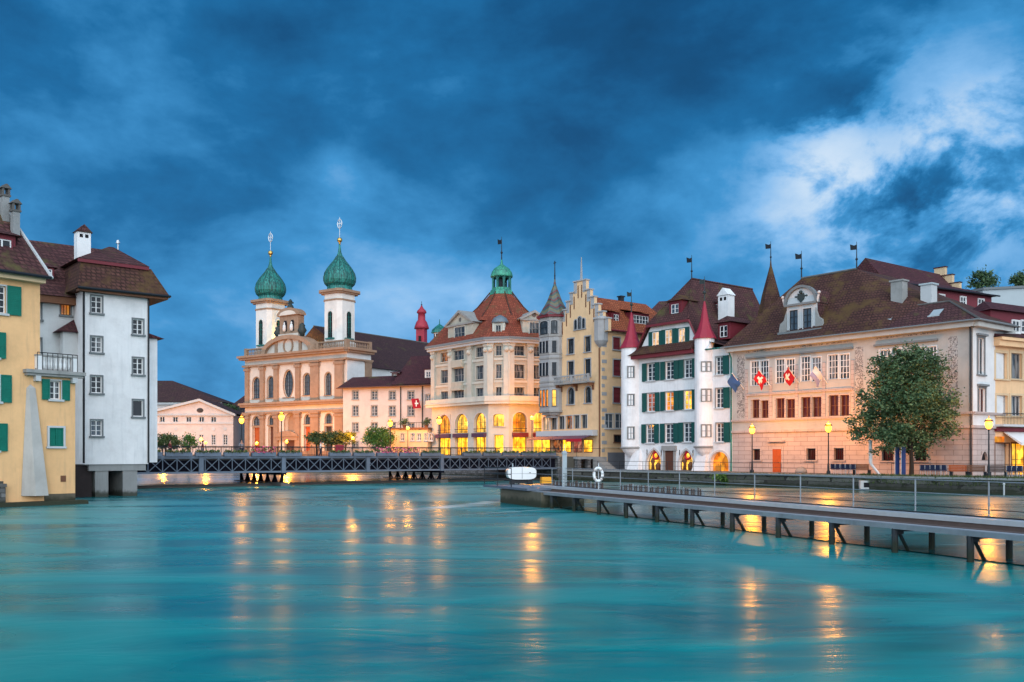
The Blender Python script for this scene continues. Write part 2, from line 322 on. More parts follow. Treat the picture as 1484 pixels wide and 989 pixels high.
# ------------------------------------------------------------------ mesh and placing helpers
def ray(px): return (px - CX) / F
def at(px, Y, py=None): return Vector((ray(px) * Y, Y, 0.0 if py is None else CZ + (HY - py) * Y / F))
class MB:
    def __init__(s): s.v, s.f, s.mi, s.k, s.x = [], [], [], 0, None
    def add(s, vs, fs):
        b = len(s.v)
        s.v += [tuple(s.x @ Vector(p)) for p in vs] if s.x else [tuple(p) for p in vs]
        s.f += [tuple(i + b for i in f) for f in fs]; s.mi += [s.k] * len(fs); return s
    def poly(s, *pts): return s.add(pts, [tuple(range(len(pts)))])
    def box(s, x0, x1, y0, y1, z0, z1):
        x0, x1 = sorted((x0, x1)); y0, y1 = sorted((y0, y1)); z0, z1 = sorted((z0, z1))
        return s.add([(x0, y0, z0), (x1, y0, z0), (x1, y1, z0), (x0, y1, z0), (x0, y0, z1), (x1, y0, z1), (x1, y1, z1), (x0, y1, z1)],
                     [(3, 2, 1, 0), (4, 5, 6, 7), (0, 1, 5, 4), (1, 2, 6, 5), (2, 3, 7, 6), (3, 0, 4, 7)])
    def prism(s, prof, y0, y1):                       # (x,z) outline, anticlockwise from the front, pushed from y0 to y1
        n = len(prof)
        return s.add([(x, y0, z) for x, z in prof] + [(x, y1, z) for x, z in prof],
                     [tuple(range(n)), tuple(range(2 * n - 1, n - 1, -1))] + [(i, i + n, (i + 1) % n + n, (i + 1) % n) for i in range(n)])
    def slab(s, prof, z0, z1):                        # (x,y) outline pushed from z0 to z1
        n = len(prof)
        return s.add([(x, y, z0) for x, y in prof] + [(x, y, z1) for x, y in prof],
                     [tuple(range(n - 1, -1, -1)), tuple(range(n, 2 * n))] + [(i, (i + 1) % n, (i + 1) % n + n, i + n) for i in range(n)])
    def tube(s, pts, r, n=6, cap=True):
        pts = [Vector(p) for p in pts]; rs = r if isinstance(r, (list, tuple)) else [r] * len(pts); vs = []; fs = []
        for i, p in enumerate(pts):
            d = (pts[min(i + 1, len(pts) - 1)] - pts[max(i - 1, 0)]).normalized()
            u = d.cross(Vector((0, 0, 1)) if abs(d.z) < .95 else Vector((1, 0, 0))).normalized(); w = d.cross(u)
            for k in range(n):
                a = 2 * math.pi * k / n; vs.append(p + (u * math.cos(a) + w * math.sin(a)) * rs[i])
        for i in range(len(pts) - 1):
            for k in range(n): fs.append((i * n + k, i * n + (k + 1) % n, (i + 1) * n + (k + 1) % n, (i + 1) * n + k))
        if cap: fs += [tuple(range(n - 1, -1, -1)), tuple(range((len(pts) - 1) * n, len(pts) * n))]
        return s.add(vs, fs)
    def lathe(s, prof, n=12, c=(0, 0), ph=0.0, sx=1.0):
        vs = []; fs = []
        for r, z in prof:
            for k in range(n):
                a = 2 * math.pi * k / n + ph; vs.append((c[0] + r * math.cos(a) * sx, c[1] + r * math.sin(a), z))
        for i in range(len(prof) - 1):
            for k in range(n): fs.append((i * n + k, i * n + (k + 1) % n, (i + 1) * n + (k + 1) % n, (i + 1) * n + k))
        fs += [tuple(range(n - 1, -1, -1)), tuple(range((len(prof) - 1) * n, len(prof) * n))]
        return s.add(vs, fs)
    def ball(s, c, r, n=10, m=6):
        pr = [(max(.001, r * math.sin(math.pi * i / m)), c[2] - r * math.cos(math.pi * i / m)) for i in range(m + 1)]
        return s.lathe(pr, n, c)
    def mesh(s, name, mats, smooth=False):
        me = bpy.data.meshes.new(name); me.from_pydata(s.v, [], s.f)
        for m in (mats if isinstance(mats, (list, tuple)) else [mats]): me.materials.append(M[m] if isinstance(m, str) else m)
        if any(s.mi): me.polygons.foreach_set('material_index', s.mi)
        if smooth: me.polygons.foreach_set('use_smooth', [True] * len(s.f))
        me.update(); return me
    def build(s, name, mats, parent=None, smooth=False, loc=None, rz=0.0): return link(name, s.mesh(name, mats, smooth), parent, loc, rz)
def link(name, me, parent=None, loc=None, rz=0.0):
    o = bpy.data.objects.new(name, me); COL.objects.link(o)
    if parent: o.parent = parent
    if loc is not None: o.location = loc
    o.rotation_euler.z = rz; return o
def tag(o, label, cat=None, group=None, kind=None):
    if label: o['label'] = label
    if cat: o['category'] = cat
    if group: o['group'] = group
    if kind: o['kind'] = kind
    return o
def empty(name, loc, label, cat, group=None, rz=0.0):
    o = link(name, None, None, loc, rz); o.empty_display_size = .5; return tag(o, label, cat, group)
def struct(o): o['kind'] = 'structure'; return o
def copy_tree(o, parent=None):
    c = o.copy(); COL.objects.link(c)
    if parent: c.parent = parent
    for ch in [x for x in bpy.data.objects if x.parent == o]: copy_tree(ch, c)
    return c

class Fac:
    """a standing plane: local x along it (left to right as seen from outside), y inwards, z up from its base"""
    def __init__(s, O, e, zb):
        s.O = Vector((O[0], O[1])); s.e = Vector(e).normalized(); s.n = Vector((s.e.y, -s.e.x)); s.zb = zb; s.rz = math.atan2(s.e.y, s.e.x)
    def a(s, px, d=0.0):
        o = s.O - s.n * d; r = ray(px); return (r * o.y - o.x) / (s.e.x - r * s.e.y)
    def w(s, a, d=0.0, z=0.0): p = s.O + s.e * a - s.n * d; return Vector((p.x, p.y, z + s.zb))
    def z(s, px, py, d=0.0): Y = s.w(s.a(px, d), d).y; return CZ + (HY - py) * Y / F - s.zb
    def loc(s, p): v = Vector((p[0], p[1])) - s.O; return (v.dot(s.e), -v.dot(s.n))
    def side(s, a, d=0.0, turn=90): # another plane starting at (a,d), turned inwards
        p = s.w(a, d); t = R(turn); e = Vector((s.e.x * math.cos(t) - s.e.y * math.sin(t), s.e.x * math.sin(t) + s.e.y * math.cos(t)))
        return Fac((p.x, p.y), e, s.zb)
    def off(s, d, a=0.0): p = s.w(a, d); return Fac((p.x, p.y), s.e, s.zb)

def outline(kind, w, h):
    """window outline from bottom left, clockwise round the top, bottom-centre at the origin"""
    if kind == 'rect': return [(-w / 2, 0), (-w / 2, h), (w / 2, h), (w / 2, 0)]
    if kind == 'oval': return [(-w / 2 * math.cos(a), h / 2 + h / 2 * math.sin(a)) for a in [2 * math.pi * i / 20 for i in range(20)]]
    if kind == 'arch': r = w / 2; return [(-w / 2, 0)] + [(-r * math.cos(math.pi * i / 10), h - r + r * math.sin(math.pi * i / 10)) for i in range(11)] + [(w / 2, 0)]
    if kind == 'segment': r = w * .18; return [(-w / 2, 0)] + [(-w / 2 * math.cos(math.pi * i / 8), h - r + r * math.sin(math.pi * i / 8)) for i in range(9)] + [(w / 2, 0)]
    if kind == 'point':
        k = min(h, w * .8); L = []
        for i in range(7): t = i / 6 * R(66); L.append((-w / 2 + w * .85 * (1 - math.cos(t)) , h - k + k * math.sin(t) / math.sin(R(66))))
        L = [(min(x, 0), z) for x, z in L]; L[-1] = (0, h)
        return [(-w / 2, 0)] + L + [(-x, z) for x, z in L[-2::-1]] + [(w / 2, 0)]
def grow(pts, k, base=False):
    """outline moved outwards by k (straight bottom kept level when base)"""
    n = len(pts); out = []
    for i, (x, z) in enumerate(pts):
        a = Vector(pts[i - 1]); b = Vector(pts[(i + 1) % n]); p = Vector((x, z))
        d1 = (p - a); d2 = (b - p); d1 = d1.normalized() if d1.length > 1e-5 else d2.normalized(); d2 = d2.normalized() if d2.length > 1e-5 else d1
        n1 = Vector((-d1.y, d1.x)); n2 = Vector((-d2.y, d2.x)); m = (n1 + n2); m = m.normalized() if m.length > 1e-4 else n1
        q = p + m * k / max(.5, m.dot(n1)); out.append((q.x, z if base and z <= 1e-6 else q.y))
    return out
def ring(mb, inner, outer, y0, y1):
    n = len(inner)
    v = [(x, y0, z) for x, z in inner] + [(x, y0, z) for x, z in outer] + [(x, y1, z) for x, z in inner] + [(x, y1, z) for x, z in outer]
    f = []
    for i in range(n):
        j = (i + 1) % n
        f += [(i, j, n + j, n + i), (n + i, n + j, 3 * n + j, 3 * n + i), (2 * n + i, i + n * 0, j, 2 * n + j)]
    mb.add(v, f)

class Win:
    def __init__(s, a, z, w, h, kind='rect', pane='glass_dark', nx=2, nz=3, fr=.14, casing='grey_stone', sash='white_paint', sill=True, shut='', shm='green_shutter',
                 hood=False, rec=.2, hole=True, sub=False, bar=.06, name='window', pillar=0, label=None, sillm=None, sw=None):
        w = max(.2, round(w * 10) / 10); h = max(.2, round(h * 10) / 10); s.__dict__.update(locals()); del s.__dict__['s']
CACHE = {}
def cached(key, fn):
    if key not in CACHE: CACHE[key] = fn()
    return CACHE[key]
def put_window(W, parent, loc, rz):
    """window > pane, sash, sill, hood, shutter; inside a dormer the pieces hang on the dormer itself"""
    rec = W.rec if W.hole else -.03
    k = (W.w, W.h, W.kind); o = outline(W.kind, W.w, W.h); flatb = W.kind != 'oval'
    def casing():
        mb = MB(); ring(mb, o, grow(o, W.fr, flatb), -.05 if W.hole else -.14, .03); return mb.mesh('window', W.casing)
    def pane():
        mb = MB(); g = [(x, z) for x, z in o]; mb.prism(g[::-1], rec, rec + .04); return mb.mesh('pane', W.pane)
    def sash():
        mb = MB(); y0, y1 = rec - .06, rec + .01
        inn = grow(o, -.07); ring(mb, inn, [(x, z) for x, z in o], y0, y1)
        for i in range(1, W.nx):
            x = -W.w / 2 + W.w * i / W.nx; tk = W.bar * (1.5 if W.nx % 2 == 0 and i == W.nx // 2 else .8)
            zt = W.h - (.0 if W.kind == 'rect' else (W.w * .12 if W.kind != 'oval' else .1)); zb0 = .03 if W.kind != 'oval' else .1
            mb.box(x - tk / 2, x + tk / 2, y0 - .01, y1, zb0, zt - .03)
        for j in range(1, W.nz):
            z = W.h * j / W.nz; inset = 0 if W.kind == 'rect' or z < W.h - W.w / 2 else W.w * .12
            if W.kind == 'oval': inset = W.w / 2 * (1 - math.sqrt(max(0, 1 - (2 * z / W.h - 1) ** 2)))
            mb.box(-W.w / 2 + .03 + inset, W.w / 2 - .03 - inset, y0 + .005, y1, z - W.bar * .4, z + W.bar * .4)
        return mb.mesh('sash', W.sash)
    st = (W.hole, round(rec, 2), W.fr)
    if W.sub: host = parent; base = dict(loc=loc, rz=rz); link('window_frame', cached(('c', W.casing) + k + st, casing), parent, loc, rz)
    else:
        host = link(W.name, cached(('c', W.casing, W.name) + k + st, casing), parent, loc, rz); base = dict(loc=(0, 0, 0), rz=0)
        if W.label: host['label'] = W.label
    link('pane', cached(('p', W.pane) + k + st, pane), host, **base)
    if W.sash: link('sash', cached(('s', W.sash, W.nx, W.nz, W.bar) + k + st, sash), host, **base)
    sm = W.sillm or W.casing
    if W.sill and not W.sub:
        link('sill', cached(('i', sm) + k + st, lambda: MB().box(-W.w / 2 - W.fr - .06, W.w / 2 + W.fr + .06, -.17, .05, -.14, -.005).mesh('sill', sm)), host, **base)
    if W.hood and not W.sub:
        link('hood', cached(('h', W.casing) + k + st, lambda: MB().box(-W.w / 2 - W.fr - .1, W.w / 2 + W.fr + .1, -.28, .0, W.h + W.fr + .02, W.h + W.fr + .2).box(
            -W.w / 2 - W.fr, W.w / 2 + W.fr, -.12, .0, W.h + W.fr - .05, W.h + W.fr + .018).mesh('hood', W.casing)), host, **base)
    sw = W.sw or W.w / 2 + .05
    for sd in W.shut:
        sg = -1 if sd == 'l' else 1
        def shutter():
            x0 = W.w / 2 + .06; mb = MB().box(sg * x0, sg * (x0 + sw), -.12, -.06, -.05, W.h + .08)
            for zz in (-.05, W.h / 2 - .03, W.h - .02): mb.box(sg * x0, sg * (x0 + sw), -.14, -.118, zz, zz + .09)
            for xx in (x0, x0 + sw - .07): mb.box(sg * xx, sg * (xx + .07), -.145, -.119, -.04, W.h + .07)
            return mb.mesh('shutter', W.shm)
        link('shutter', cached(('t', W.shm, sd, sw) + k, shutter), host, **base)
    return host

class Bld:
    """a building: an Empty at its base, whose parts are laid out in the planes of its faces"""
    def __init__(s, name, fac, label, cat, group=None):
        s.f = fac; s.root = empty(name, (fac.O.x, fac.O.y, fac.zb), label, cat, group, fac.rz)
    def tr(s, fac, p=(0, 0, 0)):
        v = fac.w(p[0], p[1], p[2]); a, d = s.f.loc((v.x, v.y)); return (a, d, v.z - s.f.zb), fac.rz - s.f.rz
    def part(s, name, mb, mats, fac=None, parent=None, smooth=False, label=None):
        loc, rz = s.tr(fac or s.f)
        if parent is not None: loc, rz = (0, 0, 0), 0
        o = mb.build(name, mats, parent or s.root, smooth, loc, rz)
        if label: o['label'] = label
        return o
    def wall(s, fac, x0, x1, z0, z1, wins, mats, name='wall', cuts=(), extra=None, bands=()):
        """front sheet with real openings; bands = ((z_lo, z_hi, material slot), ...)"""
        mb = MB(); holes = [W for W in wins if W.hole]
        xs = sorted({x0, x1} | {min(max(v, x0), x1) for W in holes for v in (W.a - W.w / 2, W.a + W.w / 2)})
        zs = sorted({z0, z1} | {min(max(v, z0), z1) for W in holes for v in (W.z, W.z + W.h)} | {b for c in bands for b in c[:2] if z0 < b < z1})
        for i in range(len(xs) - 1):
            for j in range(len(zs) - 1):
                if xs[i + 1] - xs[i] < 1e-6 or zs[j + 1] - zs[j] < 1e-6: continue
                cx, cz = (xs[i] + xs[i + 1]) / 2, (zs[j] + zs[j + 1]) / 2
                if any(abs(cx - W.a) < W.w / 2 and W.z < cz < W.z + W.h for W in holes): continue
                mb.k = next((c[2] for c in bands if c[0] < cz < c[1]), 0)
                mb.poly((xs[i], 0, zs[j]), (xs[i + 1], 0, zs[j]), (xs[i + 1], 0, zs[j + 1]), (xs[i], 0, zs[j + 1]))
        for W in holes:
            mb.k = next((c[2] for c in bands if c[0] < W.z + W.h / 2 < c[1]), 0)
            o = [(W.a + x, W.z + z) for x, z in outline(W.kind, W.w, W.h)]; n = len(o)
            for i in range(n):
                p, q = o[i], o[(i + 1) % n]
                mb.poly((p[0], 0, p[1]), (q[0], 0, q[1]), (q[0], W.rec + .03, q[1]), (p[0], W.rec + .03, p[1]))
                if W.kind != 'rect':
                    zc = W.z + W.h if (p[1] + q[1]) / 2 > W.z + W.h / 2 else W.z
                    if abs(p[0] - q[0]) > 1e-4 and not (abs(p[1] - zc) < 1e-4 and abs(q[1] - zc) < 1e-4): mb.poly((p[0], 0, p[1]), (q[0], 0, q[1]), (q[0], 0, zc), (p[0], 0, zc))
        mb.k = 0
        if extra: extra(mb)
        o = s.part(name, mb, mats, fac)
        s.windows(fac, wins); return o
    def windows(s, fac, wins, parent=None):
        for W in wins:
            loc, rz = s.tr(fac, (W.a, 0, W.z))
            if parent is not None: loc, rz = (W.a, W.yy if hasattr(W, 'yy') else 0, W.z), 0
            put_window(W, parent or s.root, loc, rz)
    def dormer(s, fac, a, z, w, h, d0, dep, wm, rm, pane='glass_dark', nx=2, kind='gable', over=.25, rise=None, sash='white_paint', casing=None, ww=.62, hh=.66, name='dormer'):
        """dormer > window_frame, pane, sash, roof; front at depth d0, running back dep"""
        rise = rise if rise is not None else w * .45
        mb = MB().box(a - w / 2, a + w / 2, d0, d0 + dep, z, z + h)
        if kind == 'gable': mb.prism([(a - w / 2, z + h), (a + w / 2, z + h), (a, z + h + rise)], d0, d0 + dep)
        o = s.part(name, mb, wm, fac); r = MB(); x0, x1, f0, b = a - w / 2 - over, a + w / 2 + over, d0 - over, d0 + dep + .3; zt = z + h
        if kind == 'gable':
            zl = zt - over * rise / (w / 2); t = .09
            r.prism([(x0, zl), (a, zt + rise), (a, zt + rise + t), (x0, zl + t)], f0, b); r.prism([(a, zt + rise), (x1, zl), (x1, zl + t), (a, zt + rise + t)], f0, b)
        elif kind == 'shed': r.add([(x0, f0, zt), (x1, f0, zt), (x1, b, zt + rise), (x0, b, zt + rise), (x0, f0, zt + .12), (x1, f0, zt + .12), (x1, b, zt + rise + .12), (x0, b, zt + rise + .12)],
                                   [(3, 2, 1, 0), (4, 5, 6, 7), (0, 1, 5, 4), (1, 2, 6, 5), (2, 3, 7, 6), (3, 0, 4, 7)])
        elif kind == 'hip': r.add([(x0, f0, zt), (x1, f0, zt), (x1, b, zt), (x0, b, zt), (a, f0 + w * .55, zt + rise), (a, b, zt + rise)], [(3, 2, 1, 0), (0, 1, 4), (1, 2, 5, 4), (2, 3, 5), (3, 0, 4, 5)])
        s.part('roof', r, rm, parent=o)
        W = Win(a, z + h * .12, w * ww, h * hh, pane=pane, nx=nx, nz=2, fr=.08, casing=casing or wm, sash=sash, hole=False, sub=True); W.yy = d0
        s.windows(fac, [W], o); return o
    def chimney(s, fac, a, d, z0, z1, w, dep, m, cap='gable', capm=None, slots=True):
        mb = MB().box(a - w / 2, a + w / 2, d - dep / 2, d + dep / 2, z0, z1)
        o = s.part('chimney', mb, m, fac); c = MB(); k = .12
        if cap == 'gable':
            v = MB()
            for xx in (-w * .2, w * .2): v.box(a + xx - w * .12, a + xx + w * .12, d - dep / 2 - .012, d - dep / 2 + .04, z1 - w * .42, z1 - w * .16)
            s.part('vent', v, 'void_dark', parent=o)
            c.prism([(a - w / 2 - k, z1), (a + w / 2 + k, z1), (a, z1 + w * .6)], d - dep / 2 - k, d + dep / 2 + k)
        else: c.box(a - w / 2 - k, a + w / 2 + k, d - dep / 2 - k, d + dep / 2 + k, z1, z1 + .16)
        s.part('cap', c, capm or m, parent=o); return o
    def finial(s, fac, a, d, z0, h, ball=.14, vane='flag', m='dark_metal', r=.05):
        mb = MB().tube([(a, d, z0), (a, d, z0 + h)], [r * 1.6, r * .5]); mb.ball((a, d, z0 + h * .38), ball)
        o = s.part('finial', mb, m, fac, smooth=False)
        if vane: 
            v = MB()
            if vane == 'flag': v.prism([(a - h * .24, z0 + h * .74), (a, z0 + h * .72), (a, z0 + h * .9), (a - h * .1, z0 + h * .88), (a - h * .26, z0 + h * .95)], d - .015, d + .015)
            else: v.box(a - h * .02, a + h * .02, d - .03, d + .03, z0 + h * .8, z0 + h).box(a - h * .08, a + h * .08, d - .028, d + .028, z0 + h * .9, z0 + h * .93)
            s.part('weathervane', v, m, parent=o)
        return o
def hip(mb, x0, x1, y0, y1, ze, rx0, rx1, ry, zr, soffit=True):
    mb.add([(x0, y0, ze), (x1, y0, ze), (x1, y1, ze), (x0, y1, ze), (rx0, ry, zr), (rx1, ry, zr)],
           [(0, 1, 5, 4), (1, 2, 5), (2, 3, 4, 5), (3, 0, 4)] + ([(3, 2, 1, 0)] if soffit else [])); return mb
# ------------------------------------------------------------------ ground, river
U = Vector((-.62, .785)); QN = Vector((.785, .62))            # along the right quay (away from us), and inland from it
def q(t, d=0.0): p = Vector((40.1, 72.8)) + U * t + QN * d; return (p.x, p.y)
BD = Vector((.81, .587)).normalized(); BW = Vector((-BD.y, BD.x))
def bp(s, w=0.0): p = Vector((-33.5, 88.0)) + BD * s + BW * w; return (p.x, p.y)
DU = Vector((-.385, .923)).normalized(); DN = Vector((DU.y, -DU.x))
def dm(t, w=0.0): p = Vector((14.04, 28.3)) + DU * t + DN * w; return (p.x, p.y)
ZQ, ZU = 1.35, 2.95
def water(name, base, deep, rough, bs, dist, sc, rot, foam=None, spec=.95, tint=(.9, .97, 1.0)):
    m, t = newmat(name); co = t.new('ShaderNodeTexCoord').outputs['Object']
    v = t.mapping(co, scale=sc, rot=(0, 0, rot)); v2 = t.mapping(co, scale=(sc[0] * .35, sc[1] * .3, 1), rot=(0, 0, rot + .3))
    n = t.noise(v, 1.0, 6, .58, 1.0); n2 = t.noise(v2, 1.0, 4, .55, 1.4)
    col = t.mix(t.smooth(t.math('MULTIPLY_ADD', n, .45, t.math('MULTIPLY', n2, .55)), .36, .62), deep, base)
    if foam:
        sp = t.new('ShaderNodeSeparateXYZ'); t.link(co, sp.inputs[0]); acc = None
        fn = t.noise(t.mapping(co, scale=(.35, 1.3, 1), rot=(0, 0, .25)), 1.0, 6, .65, .4)
        for (fx, fy, ex, ey, wd, amt) in foam:       # streaks of broken water below the dam pier
            d = Vector((ex - fx, ey - fy)); L = d.length; d.normalize()
            rx, ry = t.math('SUBTRACT', sp.outputs[0], fx), t.math('SUBTRACT', sp.outputs[1], fy)
            al = t.math('ADD', t.math('MULTIPLY', rx, d.x), t.math('MULTIPLY', ry, d.y)); ac = t.math('ADD', t.math('MULTIPLY', rx, -d.y), t.math('MULTIPLY', ry, d.x))
            ac = t.math('ADD', ac, t.math('MULTIPLY_ADD', fn, 2.0 * wd, -wd))
            g = t.math('MULTIPLY', t.math('SUBTRACT', 1.0, t.smooth(t.math('ABSOLUTE', ac), wd * .25, wd)), t.math('MULTIPLY', t.smooth(al, -.15 * L, .1 * L), t.math('SUBTRACT', 1.0, t.smooth(al, .55 * L, L))))
            g = t.math('MULTIPLY', g, t.math('MULTIPLY', t.smooth(fn, .3, .6), amt))
            acc = g if acc is None else t.math('MAXIMUM', acc, g)
        col = t.mix(acc, col, (.62, .72, .74))
    h = t.math('ADD', t.math('MULTIPLY', n, .6), t.math('MULTIPLY', n2, 1.2))
    rg = t.math('MULTIPLY_ADD', t.smooth(n2, .35, .65), rough * .7, rough * .62)
    nrm = bumpn(t, h, bs, dist)
    # milky water: a scattering body under a broken, time-blurred surface film
    df = t.new('ShaderNodeBsdfDiffuse'); t._in(df, 'Color', col); t._in(df, 'Normal', nrm)
    gl = t.new('ShaderNodeBsdfGlossy'); gl.distribution = 'GGX'; t._in(gl, 'Color', tint); t._in(gl, 'Roughness', rg); t._in(gl, 'Normal', nrm)
    fr = t.new('ShaderNodeFresnel'); fr.inputs['IOR'].default_value = 1.33; t._in(fr, 'Normal', nrm)
    mx = t.new('ShaderNodeMixShader'); t.link(t.math('MULTIPLY', fr.outputs[0], spec), mx.inputs[0]); t.link(df.outputs[0], mx.inputs[1]); t.link(gl.outputs[0], mx.inputs[2])
    o = t.new('ShaderNodeOutputMaterial'); t.link(mx.outputs[0], o.inputs[0])
p700 = at(715, 62); p640 = at(610, 67)
water('river_surface', (.0, .275, .262), (.0, .128, .146), .29, .40, .18, (.15, .38, 1), .30, spec=.58, tint=(.78, .94, 1.0),
      foam=[(-.6, 65.0, -6.4, 53.0, 1.1, 1.0), (-1.6, 60.0, -9.5, 50.0, .6, .55), (3.0, 56.0, -4.0, 49.0, .4, .5), (dm(31, -.8)[0], dm(31, -.8)[1], dm(31, -.8)[0] - 7, dm(31, -.8)[1] - 1.2, .35, .5),
            (-2, 30, 6, 27, .25, .12), (12, 20, 20, 17.5, .25, .12)])
water('calm_surface', (.004, .125, .118), (.004, .070, .075), .26, .30, .12, (.12, .5, 1), .5, spec=.60)
water('upstream_surface', (.03, .12, .15), (.02, .09, .12), .20, .40, .14, (.10, .4, 1), .2)
struct(MB().poly((-400, -120, 0), (400, -120, 0), (400, 420, 0), (-400, 420, 0)).build('river_water', 'river_surface'))
# still water held back by the dam, a hand's breadth higher, and the smooth reach above the low weir under the bridge
def pool(name, front, back, z, m, lip='wet_concrete'):
    mb = MB(); n = len(front); mb.poly(*[(*p, z) for p in front], *[(*p, z) for p in back])
    for i in range(n - 1):
        a, b = Vector(front[i]), Vector(front[i + 1]); d = (b - a).normalized(); nn = Vector((d.y, -d.x)) * (.35 if z > .1 else -.12)
        mb.poly((*(a + nn), .006), (*(b + nn), .006), (*b, z), (*a, z))
    struct(mb.build(name, m))
pool('calm_water', [dm(36.6, .55), dm(-40, .55)], [(130, -20), q(-40, 2), q(54, 2), bp(46.5, -1), bp(38, -1)], .035, 'calm_surface')
wl = [bp(-14, 2.0), bp(8, 2.2), bp(14, 2.4), bp(30, 2.6), bp(50, 3.0)]
pool('upstream_water', wl, [bp(60, 40), (40, 300), (-200, 300), (-200, 120)], .26, 'upstream_surface')
mb = MB()
for i in range(len(wl) - 1):
    a, b = Vector(wl[i]) - BW * .05, Vector(wl[i + 1]) - BW * .05; mb.add([(*(a - BW * .5), -.5), (*(b - BW * .5), -.5), (*b, .235), (*a, .235), (*(a - BW * .45), .05), (*(b - BW * .45), .05)], [(0, 1, 5, 4), (4, 5, 2, 3)])
struct(mb.build('weir_sill', 'dark_stone'))
mb = MB(); mb.slab([q(-120), q(61), (q(61)[0] + 900, q(61)[1] + 760), (1600, 300)], -1.5, ZQ); struct(mb.build('quay', 'paving'))
mb = MB(); mb.slab([q(58, 25), q(56.8, 7.3), q(56.8, 2.8), q(55.4, 2.7), q(55.4), q(96), (-38.3, 160.5), (-61.7, 176.9), (-260, 206), (-1500, 300), (-1500, 1600), (1500, 1600), (1500, 900)], -1.5, ZU); struct(mb.build('ground', 'land_earth'))
mb = MB(); mb.slab([(-200, 6), (-33.3, 6), (-32.9, 50), (-31.6, 58.6), (-29.4, 61.6), (-30.2, 63.2), (-34.0, 69.5), (-36.5, 72.6), (-36.5, 76), bp(-4, -1.5), bp(-4, 16), (-60, 130), (-200, 130)], -1.5, 1.6); struct(mb.build('left_bank', 'land_earth'))
# quay wall faced in rough stone with a pale coping and weeds
mb = MB(); prev = None
for i in range(60):
    t0 = -70 + i * 2.07; a, b = q(t0, -.12), q(t0 + 2.07, -.12); mb.poly((*a, -1.2), (*b, -1.2), (*q(t0 + 2.07, -.06), ZQ - .16), (*q(t0, -.06), ZQ - .16))
w_ = mb.build('quay_wall', 'quay_stone'); tag(w_, 'rough dark stone quay wall dropping to the water below the lamp posts', 'wall')
cf = Fac(q(54), -U, 0)
MB().box(0, 124, -.22, .5, ZQ - .16, ZQ + .012).build('coping', 'concrete', w_, loc=None)
for o in [x for x in bpy.data.objects if x.parent == w_]: o.location = (*q(54), 0); o.rotation_euler.z = cf.rz
mb = MB(); mb.box(-42, -1.3, -.1, .3, -1.2, ZU + .02)
w2 = mb.build('quay_wall', 'rubble_wall', None, False, (*q(54), 0), cf.rz); tag(w2, 'higher pale quay wall behind the bridge in front of the domed house', 'wall')
# sheets of paving, 4 mm and up
mb = MB(); mb.poly(*[(*p, ZU + .004) for p in (q(57, .2), q(95, .2), q(95, 60), q(58.5, 60))]); struct(mb.build('pavement', 'paving'))
mb = MB(); mb.poly((-62, 178, ZU + .008), (-38.4, 161.6, ZU + .008), (-36, 165.5, ZU + .008), (-60, 182, ZU + .008)); struct(mb.build('road', 'asphalt'))

# ------------------------------------------------------------------ painted hall on the right quay
f = Fac((24.6, 103.6), (16.5, -20.8), ZQ - .05); L = 26.55
b = Bld('painted_hall', f, 'long hall with painted scroll panels, four flags and steep brown roof behind the big tree', 'building')
zr = lambda z: z - f.zb
red = dict(pane='glass_red', nx=2, nz=2, casing='rustic_stone', sash='brown_timber', fr=.16, rec=.3)
G = []
def wpx(fc, x0, x1, y0, y1, **k):
    xc = (x0 + x1) / 2; a0, a1 = fc.a(x0), fc.a(x1); z0, z1 = fc.z(xc, y1), fc.z(xc, y0); return Win((a0 + a1) / 2, z0, a1 - a0, z1 - z0, **k)
for x0, x1, y0, y1 in ((1091, 1101.5, 651, 667), (1169, 1182, 650, 667), (1208.5, 1223, 649.5, 667), (1278, 1295, 648, 668), (1325, 1343, 647, 668)):
    G.append(wpx(f, x0, x1, y0, y1, pane='glass_red', nx=5, nz=1, casing='rustic_stone', sash='dark_metal', fr=.2, rec=.35, bar=.04, sill=True))
for i, (x0, x1, y0, y1) in enumerate(((1089.5, 1100.5, 580, 606), (1102.5, 1114, 580, 606), (1124.5, 1137, 578, 606), (1139.5, 1152, 578, 606), (1161.5, 1174.5, 575.5, 605), (1177, 1190.5, 575.5, 605), (1201.5, 1215, 573, 603), (1217.5, 1231, 573, 603), (1276, 1291, 570, 601), (1294, 1309, 569, 601), (1327, 1342, 566, 599), (1345, 1360, 566, 599))):
    G.append(wpx(f, x0, x1, y0, y1, pane='glass_red', nx=2, nz=2, casing='rustic_stone', sash='brown_timber', fr=.12, rec=.3))
for i, (x0, x1, y0, y1) in enumerate(((1088, 1100, 523, 559.5), (1101.5, 1114, 523, 559), (1124, 1137, 520, 556), (1138.5, 1152, 520, 556), (1160.5, 1174, 517, 553), (1176, 1190, 517, 553), (1200, 1214.5, 514, 550), (1216.5, 1231, 513, 549.5), (1275, 1290, 507, 545), (1292, 1307, 506, 545), (1326, 1340, 503, 541), (1342, 1357, 502, 540))):
    G.append(wpx(f, x0, x1, y0, y1, pane='glass_curtain', nx=3, nz=4, casing='white_paint', sash='white_paint', fr=.07, rec=.14, bar=.07, sill=False))
zB = zr(5.72)
b.wall(f, 0, L, 0, zr(15.05), G, ['painted_plaster', 'rustic_stone'], bands=((0, zB, 1),))
dw = wpx(f, 1120, 1133, 651, 684.5)
mb = MB().box(dw.a - dw.w / 2, dw.a + dw.w / 2, -.06, -.004, .0, dw.h)
for i in range(2):
    for j in range(3): mb.box(dw.a - dw.w / 2 + .1 + i * dw.w / 2, dw.a - .08 + i * dw.w / 2, -.085, -.058, .15 + j * dw.h / 3.1, dw.h / 3.1 * (j + 1) - .02)
